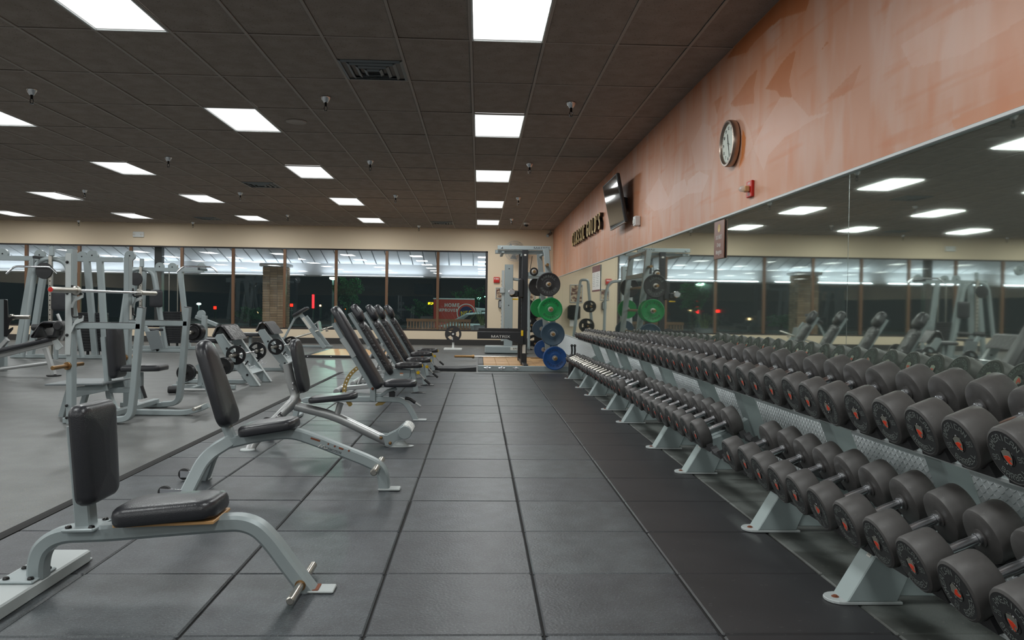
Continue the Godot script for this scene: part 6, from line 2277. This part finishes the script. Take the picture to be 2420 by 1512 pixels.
func ceiling_things() -> void:
	var s: G
	var heads := [[75, 212], [770, 230], [1350, 243], [398, 372], [875, 380], [1252, 387], [200, 449], [568, 455], [935, 461], [1225, 467], [186, 521], [456, 525], [680, 508], [990, 533], [1209, 517]]
	for h in heads:
		var p := py(h[0], h[1], CEIL)
		var t := thing("fire_sprinkler", "dark chrome pendant sprinkler head hanging from the ceiling boards", "sprinkler", p, "sprinklers in the ceiling")
		s = g()
		s.lathe(Transform3D(Basis.IDENTITY, p - Vector3(0, 0.055, 0)), [[0.022, 0.0], [0.03, 0.01], [0.05, 0.045], [0.052, 0.055]], 18)
		part(t, "cup", s, M.chrome)
		s = g()
		s.cyl(p - Vector3(0, 0.055, 0), p - Vector3(0, 0.1, 0), 0.013, 10)
		var ring := []
		for i in 17: ring.append(p + Vector3(cos(TAU * i / 16.0) * 0.017, -0.118 + sin(TAU * i / 16.0) * 0.026, 0))
		s.tube(ring, 0.004, 5)
		s.cyl(p - Vector3(0, 0.145, 0), p - Vector3(0, 0.148, 0), 0.02, 12)
		part(t, "deflector", s, M.black_gloss)
	for v in [[-2, 1], [-7, 7], [-12, 12], [-2, 12]]: # square stepped diffusers in the far half of a board
		var c := Vector3(-0.096 + (v[0] + 0.5) * TILE, CEIL, -5.284 - (v[1] + 0.73) * 1.2192)
		var t := thing("air_diffuser", "square stepped metal air diffuser set in the ceiling" + (" beside the first troffers" if v[1] == 1 else (" mid hall" if v[1] == 7 else (" near the half rack" if v[0] == -2 else " above the cable machines"))), "air vent", c)
		for i in 4:
			var w := 0.56 - i * 0.14
			var y := -0.004 - i * 0.006
			s = g()
			for e in [-1, 1]:
				s.box(c + Vector3(e * w / 2, y, 0), Vector3(0.03, 0.006, w + 0.03), 0.001, Basis(Vector3.BACK, e * 0.5))
				s.box(c + Vector3(0, y, e * w / 2), Vector3(w - 0.02, 0.006, 0.03), 0.001, Basis(Vector3.RIGHT, -e * 0.5))
			part(t, "louvre_ring", s, M.frame_dark)
		s = g()
		s.box(c + Vector3(0, -0.001, 0), Vector3(0.57, 0.004, 0.57))
		part(t, "dark_throat", s, M.black_steel)
	var sp := py(700, 287, CEIL)
	var t2 := thing("ceiling_speaker", "round flush speaker grille in the ceiling beside a troffer", "speaker", sp)
	s = g()
	s.lathe(Transform3D(Basis.IDENTITY, sp - Vector3(0, 0.012, 0)), [[0.0005, 0.004], [0.085, 0.002], [0.09, 0.0], [0.12, 0.002], [0.125, 0.012]], 28)
	part(t2, "grille", s, M.grid_bar)
	var dm := py(1244, 526, CEIL)
	var t3 := thing("dome_camera", "white dome security camera on the ceiling near the half rack", "camera", dm)
	s = g()
	s.lathe(Transform3D(Basis.IDENTITY, dm - Vector3(0, 0.05, 0)), [[0.07, 0.0], [0.075, 0.01], [0.075, 0.05]], 20)
	part(t3, "base_ring", s, M.white_paint)
	s = g()
	s.ball(dm - Vector3(0, 0.05, 0), 0.06, 16)
	part(t3, "dome", s, M.black_gloss)

func rear_room() -> void:
	var s := g()
	s.box(Vector3((LEFT_X + WALL_X) / 2, CEIL / 2, REAR_Z + 0.15), Vector3(WALL_X - LEFT_X + 0.6, CEIL + 0.3, 0.3))
	var w := struct("wall_rear", s, M.cream)
	# dark mirrored lower half and things the windows mirror
	s = g()
	s.box(Vector3((LEFT_X + WALL_X) / 2, 0.92, REAR_Z - 0.01), Vector3(WALL_X - LEFT_X, 1.84, 0.02))
	struct("dark_panel", s, M.black_gloss, w)
	s = g()
	s.box(Vector3(LEFT_X + 0.01, 0.92, (BACK_Z + REAR_Z) / 2), Vector3(0.02, 1.84, REAR_Z - BACK_Z))
	struct("dark_panel", s, M.black_gloss, w)
	var c := Vector3(-4.6, 2.45, REAR_Z - 0.08)
	var t := thing("rear_television", "black television hung on the beige wall that the windows mirror", "television", c)
	s = g()
	s.box(c, Vector3(1.5, 0.85, 0.08), 0.02)
	part(t, "cabinet", s, M.black_plastic)
	s = g()
	s.box(c + Vector3(0, 0, -0.042), Vector3(1.42, 0.78, 0.004))
	part(t, "screen", s, M.black_gloss)
	t = thing("studio_sign", "grey GEX STUDIO lettering on the wall that the windows mirror", "sign", Vector3(-8.6, 2.45, REAR_Z - 0.03))
	words(t, "GEX STUDIO", 0.32, Transform3D(Basis(Vector3.UP, PI), Vector3(-8.6, 2.45, REAR_Z - 0.02)), M.silver, 0.03, true)

func glow(n: String, c: Color, e: float) -> StandardMaterial3D:
	var m := mat(n, c, 0.5)
	m.emission_enabled = true
	m.emission = c
	m.emission_energy_multiplier = e
	return m
func leaves(parent: Node3D, n: String, c: Vector3, r: Vector3, count: int, size: float, m: Material, sd: int) -> void:
	var lf := g()
	lf.put(PackedVector3Array([Vector3(-0.5, 0, 0), Vector3(0, 0.12, 0.28), Vector3(0.5, 0, 0), Vector3(-0.5, 0, 0), Vector3(0.5, 0, 0), Vector3(0, 0.12, -0.28)]), PackedInt32Array([-1, -1]), true)
	var mm := MultiMesh.new()
	mm.transform_format = MultiMesh.TRANSFORM_3D
	mm.mesh = lf.mesh()
	mm.instance_count = count
	rng.seed = sd
	for i in count:
		var d := Vector3(rng.randfn(), rng.randfn(), rng.randfn()).normalized() * pow(rng.randf(), 0.4)
		var b := Basis.from_euler(Vector3(rng.randf() * TAU, rng.randf() * TAU, rng.randf() * TAU)).scaled(Vector3.ONE * size * rng.randf_range(0.6, 1.3))
		mm.set_instance_transform(i, Transform3D(b, c + d * r * (0.8 + 0.3 * sin(d.x * 7 + d.y * 5))))
	var o := MultiMeshInstance3D.new()
	o.name = n
	o.multimesh = mm
	o.material_override = m
	parent.add_child(o, true)
	o.position = -parent.position
	o.set_meta("kind", "stuff")

func outside() -> void:
	var s: G
	# ground, kerb and canopy
	s = g()
	s.box(Vector3(-12, -0.63, -52), Vector3(80, 0.1, 59))
	var ground := struct("pavement", s, mat("asphalt", c8(52, 54, 58), 0.55))
	s = g()
	s.box(Vector3(-12, -0.3, -25.4), Vector3(60, 0.58, 5.8), 0.01)
	struct("walkway", s, mat("concrete", c8(120, 118, 112), 0.8), ground)
	for z in [-33.5, -46.0, -60.0]:
		s = g()
		s.box(Vector3(-12, -0.53, z), Vector3(60, 0.14, 0.25), 0.02)
		struct("kerb", s, mat("kerb_paint", c8(150, 170, 176), 0.7), ground)
	var white := mat("soffit_white", c8(228, 230, 232), 0.6)
	s = g()
	s.box(Vector3(-9, 2.275, -26.15), Vector3(34, 0.41, 0.3), 0.005)
	var canopy := struct("canopy", s, white)
	s = g()
	s.box(Vector3(-9, 2.045, -26.15), Vector3(34, 0.05, 0.4), 0.005)
	struct("beam_cap", s, mat("soffit_grey", c8(150, 150, 150), 0.6), canopy)
	var a := Vector3(0, 3.5, -22.4)
	var b := Vector3(0, 2.47, -26.0)
	var d := (b - a).normalized()
	for i in 84: # standing seam boards of the sloping soffit
		var x := -25.6 + i * 0.4
		s = g()
		s.box((a + b) / 2 + Vector3(x, 0, 0), Vector3(0.368, 0.03, a.distance_to(b)), 0.008, Basis(Vector3.RIGHT, Vector3.RIGHT.cross(-d) * -1.0, -d))
		struct("soffit_board", s, white, canopy)
	s = g()
	s.box((a + b) / 2 + Vector3(-9, 0.04, 0), Vector3(34, 0.02, a.distance_to(b) + 0.3), 0.0, Basis(Vector3.RIGHT, Vector3.RIGHT.cross(-d) * -1.0, -d))
	struct("soffit_backing", s, M.frame_dark, canopy)
	# lamps on the inside of the beam that wash the soffit
	for i in 8:
		var c := Vector3(-23.0 + i * 3.9, 2.075, -25.88)
		var t := thing("canopy_light", "long white strip lamp on the canopy beam outside the windows", "light", c, "strip lamps under the canopy")
		s = g()
		s.box(c + Vector3(0, -0.035, 0.03), Vector3(3.4, 0.03, 0.16), 0.004)
		part(t, "tray", s, white)
		s = g()
		s.box(c + Vector3(0, -0.012, 0.03), Vector3(3.3, 0.012, 0.1))
		part(t, "lamp_tube", s, glow("strip_glow", Color(0.92, 0.97, 1.0), 2.0) if not M.has("strip_glow") else M.strip_glow)
		var l := AreaLight3D.new()
		l.name = "strip_light"
		l.area_size = Vector2(3.3, 0.1)
		l.light_energy = 1.5
		l.light_color = Color(0.9, 0.96, 1.0)
		l.area_range = 40.0
		l.shadow_enabled = true
		t.add_child(l)
		l.transform = Transform3D(Basis(Vector3.RIGHT, PI / 2 + 0.35), Vector3(0, 0.0, 0.03))
	# dark post and brick pier
	s = g()
	s.box(Vector3(-9.15, 1.5, -22.75), Vector3(0.2, 3.1, 0.2), 0.01)
	struct("canopy_post", s, M.mullion_dark, canopy)
	var pc := pz(655, 700, -25.4)
	pc.y = 0
	var t := thing("brick_pier", "tan brick pier with a white cap outside the window", "pillar", Vector3(pc.x, 0, -25.3))
	var bm := [mat("brick_a", c8(168, 142, 112), 0.85), mat("brick_b", c8(154, 128, 100), 0.85), mat("brick_c", c8(178, 152, 122), 0.85)]
	s = g()
	s.box(Vector3(pc.x, 1.15, -25.3), Vector3(0.66, 2.3, 0.66))
	part(t, "mortar_core", s, mat("mortar", c8(132, 122, 108), 0.9))
	var bs := g()
	bs.box(Vector3.ZERO, Vector3(0.226, 0.068, 0.02), 0.003)
	var bmesh := bs.mesh()
	rng.seed = 500
	for r in 29:
		for f in 3:
			for k in 3:
				var o := MeshInstance3D.new()
				o.name = "brick"
				o.mesh = bmesh
				o.material_override = bm[rng.randi() % 3]
				t.add_child(o, true)
				var off := (k - 1) * 0.233
				var y := 0.04 + r * 0.078
				var p: Vector3 = [Vector3(off, y, 0.334), Vector3(0.334, y, off), Vector3(-0.334, y, off)][f]
				o.position = p
				o.rotation.y = [0.0, PI / 2, -PI / 2][f]
	s = g()
	s.box(Vector3(pc.x, 2.33, -25.3), Vector3(0.86, 0.1, 0.86), 0.02)
	part(t, "cap", s, white)
	# wooden slat bench with its back to the window
	var w0 := pz(960, 760, -24.3)
	var w1 := pz(1113, 760, -24.3)
	t = thing("slat_bench", "weathered wooden slat bench outside with its back to the window", "bench", Vector3((w0.x + w1.x) / 2, -0.01, -24.4))
	var oak := mat("weathered_wood", c8(126, 96, 66), 0.8)
	s = g()
	s.box(Vector3((w0.x + w1.x) / 2, 0.66, -24.3), Vector3(w1.x - w0.x, 0.09, 0.05), 0.006)
	s.box(Vector3((w0.x + w1.x) / 2, 0.36, -24.32), Vector3(w1.x - w0.x, 0.08, 0.05), 0.006)
	part(t, "back_rails", s, oak)
	for i in 22:
		s = g()
		s.box(Vector3(lerpf(w0.x, w1.x, (i + 0.5) / 22.0), 0.51, -24.31), Vector3(0.05, 0.3, 0.025), 0.004)
		part(t, "back_slat", s, oak)
	for i in 4:
		s = g()
		s.box(Vector3((w0.x + w1.x) / 2, 0.4, -24.42 - i * 0.12), Vector3(w1.x - w0.x, 0.03, 0.1), 0.005)
		part(t, "seat_slat", s, oak)
	for x in [w0.x + 0.05, w1.x - 0.05]:
		for z in [-24.33, -24.8]:
			s = g()
			s.box(Vector3(x, 0.2, z), Vector3(0.07, 0.42, 0.07), 0.005)
			part(t, "leg", s, oak)
	# planters with long grass
	for q in [[1142, "grey planter of arching grass at the end of the outdoor bench", 0], [905, "grey planter of arching grass between bench and headrest benches", 1]]:
		var c := pz(q[0], 770, -24.6)
		t = thing("grass_planter", q[1], "planter", Vector3(c.x, -0.01, -24.6))
		s = g()
		s.lathe(Transform3D(Basis.IDENTITY, Vector3(c.x, -0.01, -24.6)), [[0.22, 0], [0.3, 0.5], [0.32, 0.52], [0.29, 0.53], [0.27, 0.48]], 20)
		part(t, "pot", s, mat("pot_%d" % q[2], c8(110, 120, 122), 0.7))
		rng.seed = 600 + q[2]
		for i in 26:
			var an := rng.randf() * TAU
			var rr := rng.randf_range(0.25, 0.6)
			var h := rng.randf_range(0.25, 0.5)
			s = g()
			var dd := Vector3(cos(an), 0, sin(an))
			s.tube([Vector3(c.x, 0.45, -24.6) + dd * 0.05, Vector3(c.x, 0.5 + h, -24.6) + dd * rr * 0.5, Vector3(c.x, 0.42 + h * 0.5, -24.6) + dd * rr], 0.008, 4, 0.002)
			part(t, "grass_blade", s, mat("blade_green", c8(112, 134, 74), 0.7) if not M.has("blade_green") else M.blade_green)
	# shielded lamp added out of view to brighten the parked car and truck
	var lp := Vector3(4.5, 6.0, -30.0)
	t = thing("added_fill_lamp", "tall shielded lamp added out of view to brighten the parked car", "street lamp", Vector3(lp.x, -0.58, lp.z))
	s = g()
	s.cyl(Vector3(lp.x, -0.58, lp.z), lp, 0.09, 12, 0.06)
	part(t, "pole", s, M.frame)
	s = g()
	s.box(lp + Vector3(-0.3, 0.06, 0), Vector3(0.8, 0.12, 0.35), 0.02)
	part(t, "shade", s, M.black_steel)
	s = g()
	s.box(lp + Vector3(-0.35, -0.005, 0), Vector3(0.6, 0.02, 0.28))
	part(t, "lamp_face", s, glow("added_fill_glow", Color(0.85, 1.0, 0.97), 6.0))
	var sl := SpotLight3D.new()
	sl.name = "lamp_light"
	sl.light_energy = 45.0
	sl.light_color = Color(0.85, 1.0, 0.97)
	sl.spot_range = 40.0
	sl.spot_angle = 62.0
	sl.spot_attenuation = 2.0
	sl.light_size = 0.25
	sl.shadow_enabled = true
	t.add_child(sl)
	sl.transform = Transform3D(Basis.looking_at(Vector3(-5.5, -6.0, -3.0), Vector3.UP), Vector3(-0.35, 6.54, 0))
	car()
	truck()
	# street trees
	var green := mat("leaf_green", c8(70, 132, 84), 0.7)
	green.backlight_enabled = true
	green.backlight = Color(0.15, 0.3, 0.15)
	var k := 0
	for q in [[822, 690, -38.0, 0.75, "round leafy street tree lit green beyond the windows"], [1000, 730, -44.0, 1.1, "low dark hedge bush across the car park"], [590, 742, -40.0, 0.8, "low bush beyond the road seen left of the brick pier"], [1120, 700, -52.0, 1.6, "dark bushy tree behind the red truck"]]:
		var c := pz(q[0], q[1], q[2])
		t = thing("street_tree", q[4], "tree", Vector3(c.x, -0.58, q[2]))
		s = g()
		s.tube([Vector3(c.x, -0.58, q[2]), Vector3(c.x + 0.05, c.y * 0.5, q[2]), Vector3(c.x, c.y, q[2])], 0.07, 8, 0.03)
		part(t, "trunk", s, mat("bark_%d" % k, c8(72, 58, 46), 0.9))
		leaves(t, "crown", c, Vector3(q[3], q[3] * (1.1 if k == 0 else 0.5), q[3]), 2600 if k == 0 else 1500, 0.13, green, 700 + k)
		k += 1
	# street lamps, signals and signs far out
	for q in [[787, 657, -42.0, Color(0.75, 1.0, 0.9), "street lamp on a thin pole beyond the tree", 1.0], [1132, 705, -66.0, Color(0.6, 1.0, 0.85), "green tinted street lamp behind the truck", 1.0], [1150, 702, -66.0, Color(0.6, 1.0, 0.85), "second green tinted lamp beside the first behind the truck", 1.0], [470, 718, -70.0, Color(0.8, 1.0, 0.95), "white street lamp pair behind the cable machine", 0.8]]:
		var c := pz(q[0], q[1], q[2])
		t = thing("street_lamp", q[4], "street lamp", Vector3(c.x, -0.58, q[2]))
		s = g()
		s.cyl(Vector3(c.x, -0.58, q[2]), c, 0.06, 8, 0.04)
		part(t, "pole", s, M.frame)
		s = g()
		s.ball(c, 0.2, 12, 0.5)
		part(t, "lamp_head", s, glow("lamp_glow_%d" % taken["street_lamp"], q[3], 8.0))
		var o := OmniLight3D.new()
		o.name = "lamp_light"
		o.light_color = q[3]
		o.light_energy = 40.0 * q[5]
		o.omni_range = 60.0
		o.omni_attenuation = 2.0
		o.shadow_enabled = true
		t.add_child(o)
		o.position = Vector3(0, c.y + 0.58, 0)
	for q in [[740, 712, 0.16, 1.0, Color(1, 0.1, 0.12), "red upright neon sign far across the street", "neon_sign"], [689, 721, 0.2, 0.2, Color(1, 0.1, 0.05), "red traffic signal left of the neon sign", "signal_light"], [508, 727, 0.2, 0.2, Color(1, 0.1, 0.05), "red traffic signal seen beside the curl bench", "signal_light"], [1019, 717, 0.45, 0.16, Color(1, 0.85, 0.05), "yellow lit shop sign left of the red truck", "shop_sign"], [610, 738, 0.14, 0.14, Color(1, 0.85, 0.6), "bright headlight of a car waiting beyond the curl benches", "head_light"], [757, 722, 0.12, 0.12, Color(1, 0.85, 0.6), "single warm headlight beside the neon sign", "head_light"], [817, 730, 0.1, 0.1, Color(1, 0.4, 0.1), "orange tail light of a car behind the tree", "tail_light"]]:
		var c := pz(q[0], q[1], -58.0)
		t = thing(q[6], q[5], "light", c)
		s = g()
		s.box(c + Vector3(0, 0, -0.1), Vector3(q[2] + 0.1, q[3] + 0.1, 0.15), 0.01)
		part(t, "housing", s, M.black_plastic)
		s = g()
		s.box(c, Vector3(q[2], q[3], 0.04), 0.01)
		part(t, "lamp_face", s, glow("night_glow_%d" % M.size(), q[4], 6.0))
		s = g()
		s.cyl(Vector3(c.x, -0.58, c.z - 0.1), Vector3(c.x, c.y, c.z - 0.1), 0.05, 6)
		part(t, "post", s, M.black_steel)

func wheel(t: Node3D, c: Vector3, r: float) -> void:
	var s := g()
	s.lathe(Transform3D(aim(Vector3.BACK), c - Vector3(0, 0, 0.1)), [[r * 0.6, 0], [r * 0.95, 0.01], [r, 0.04], [r, 0.16], [r * 0.95, 0.2], [r * 0.65, 0.2], [r * 0.6, 0.17], [r * 0.2, 0.18]], 24)
	var w := part(t, "wheel", s, M.black_plastic)
	s = g()
	s.lathe(Transform3D(aim(Vector3.BACK), c + Vector3(0, 0, 0.065)), [[r * 0.6, 0.0], [r * 0.55, 0.02], [0.001, 0.03]], 10)
	part(w, "rim", s, M.silver)

func car() -> void:
	# white saloon, tail to the left
	var z := -31.0
	var p0 := pz(1034, 750, z)
	var x := p0.x
	var L := 4.5
	var t := thing("parked_car", "white saloon car parked outside beside the red truck", "car", Vector3(x + L / 2, -0.58, z))
	var y := -0.58
	var pearl := mat("car_white", c8(206, 220, 222), 0.2)
	var s := g()
	slab(s, [Vector3(x, y + 0.35, 0), Vector3(x + 0.03, y + 0.9, 0), Vector3(x + 0.5, y + 1.0, 0), Vector3(x + 1.4, y + 1.02, 0), Vector3(x + 3.2, y + 0.98, 0), Vector3(x + 4.2, y + 0.82, 0), Vector3(x + 4.5, y + 0.6, 0), Vector3(x + 4.48, y + 0.3, 0), Vector3(x + 3.9, y + 0.22, 0), Vector3(x + 0.6, y + 0.22, 0)], z - 0.85, z + 0.85, 0.08)
	part(t, "body", s, pearl)
	s = g()
	slab(s, [Vector3(x + 0.35, y + 0.98, 0), Vector3(x + 1.15, y + 1.42, 0), Vector3(x + 1.9, y + 1.48, 0), Vector3(x + 2.5, y + 1.42, 0), Vector3(x + 3.35, y + 0.98, 0)], z - 0.72, z + 0.72, 0.06)
	part(t, "cabin", s, pearl)
	s = g()
	slab(s, [Vector3(x + 0.85, y + 1.02, 0), Vector3(x + 1.25, y + 1.34, 0), Vector3(x + 1.85, y + 1.4, 0), Vector3(x + 1.88, y + 1.02, 0)], z + 0.715, z + 0.73, 0.002)
	slab(s, [Vector3(x + 1.96, y + 1.02, 0), Vector3(x + 1.93, y + 1.4, 0), Vector3(x + 2.45, y + 1.35, 0), Vector3(x + 3.05, y + 1.02, 0)], z + 0.715, z + 0.73, 0.002)
	part(t, "side_window", s, M.black_gloss)
	for q in [0.85, 3.65]: wheel(t, Vector3(x + q, y + 0.32, z + 0.78), 0.32)
	for q in [0.85, 3.65]: wheel(t, Vector3(x + q, y + 0.32, z - 0.78), 0.32)
	s = g()
	s.box(Vector3(x + 0.12, y + 0.82, z + 0.72), Vector3(0.3, 0.14, 0.3), 0.03)
	part(t, "tail_light", s, M.red)
	s = g()
	s.box(Vector3(x + 2.95, y + 1.05, z + 0.95), Vector3(0.12, 0.12, 0.2), 0.03)
	part(t, "door_mirror", s, pearl)
	for q in [1.6, 2.55]:
		s = g()
		s.box(Vector3(x + q, y + 0.86, z + 0.86), Vector3(0.2, 0.03, 0.03), 0.008)
		part(t, "door_handle", s, pearl)

func truck() -> void:
	var z := -35.5
	var a := pz(1027, 706, z)
	var b := pz(1122, 706, z)
	var y := -0.58
	var top := a.y
	var t := thing("box_truck", "red box truck with round blue logo parked behind the white car", "truck", Vector3((a.x + b.x) / 2, y, z))
	var red := mat("truck_red", c8(196, 62, 48), 0.45)
	var s := g()
	s.box(Vector3((a.x + b.x) / 2, (top + 0.1) / 2, z), Vector3(b.x - a.x, top - 0.1, 2.2), 0.03)
	var bx := part(t, "cargo_box", s, red)
	s = g()
	for q in [-1, 1]: s.box(Vector3((a.x + b.x) / 2, (top + 0.1) / 2 + q * (top - 0.1) / 2, z + 1.09), Vector3(b.x - a.x, 0.06, 0.04), 0.005)
	part(bx, "edge_rail", s, M.white_paint)
	words(bx, "HOME", 0.17, Transform3D(Basis.IDENTITY, Vector3(a.x + 0.62 * (b.x - a.x) - 0.3, top - 0.28, z + 1.105)), M.print_white, 0.004)
	words(bx, "IMPROVEMENT", 0.14, Transform3D(Basis.IDENTITY, Vector3(a.x + 0.62 * (b.x - a.x) - 0.3, top - 0.5, z + 1.105)), M.print_white, 0.004)
	var lc := Vector3(b.x - 0.36, top - 0.62, z + 1.103)
	s = g()
	s.lathe(Transform3D(aim(Vector3.BACK), lc), [[0.42, 0], [0.42, 0.006], [0.39, 0.006], [0.39, 0.004], [0.0001, 0.004]], 36)
	var lg := part(bx, "logo_disc", s, M.print_white)
	s = g()
	s.lathe(Transform3D(aim(Vector3.BACK), lc), [[0.38, 0.0], [0.38, 0.0052], [0.0001, 0.0052]], 36)
	part(bx, "logo_ring", s, red)
	s = g()
	s.lathe(Transform3D(aim(Vector3.BACK), lc), [[0.3, 0.0], [0.3, 0.0064], [0.0001, 0.0064]], 36)
	part(bx, "logo_field", s, mat("logo_blue", c8(34, 40, 92), 0.5))
	words(bx, "NSC", 0.2, Transform3D(Basis(Vector3.BACK, 0.12), lc + Vector3(0, 0.0, 0.008)), M.yellow, 0.003)
	# white cab to the right
	var cw := mat("cab_white", c8(198, 206, 208), 0.35)
	s = g()
	slab(s, [Vector3(b.x + 0.02, y + 0.45, 0), Vector3(b.x + 0.02, 1.05, 0), Vector3(b.x + 0.75, 1.0, 0), Vector3(b.x + 1.25, 0.45, 0), Vector3(b.x + 2.0, 0.35, 0), Vector3(b.x + 2.1, y + 0.4, 0)], z - 0.95, z + 0.95, 0.05)
	var cb := part(t, "cab", s, cw)
	s = g()
	slab(s, [Vector3(b.x + 0.3, 0.45, 0), Vector3(b.x + 0.3, 0.92, 0), Vector3(b.x + 0.7, 0.9, 0), Vector3(b.x + 1.08, 0.45, 0)], z + 0.945, z + 0.96, 0.002)
	part(cb, "door_window", s, M.black_gloss)
	s = g()
	s.box(Vector3((a.x + b.x) / 2 + 0.6, -0.02, z), Vector3(b.x - a.x + 2.0, 0.16, 0.9), 0.01)
	part(t, "chassis", s, M.black_steel)
	for q in [a.x + 0.8, b.x + 1.3]:
		for e in [-0.85, 0.85]: wheel(t, Vector3(q, y + 0.4, z + e), 0.4)
	s = g()
	s.box(Vector3(a.x - 0.3, 0.25, z + 0.6), Vector3(0.6, 0.8, 0.06), 0.02)
	part(t, "rear_fender", s, M.frame)
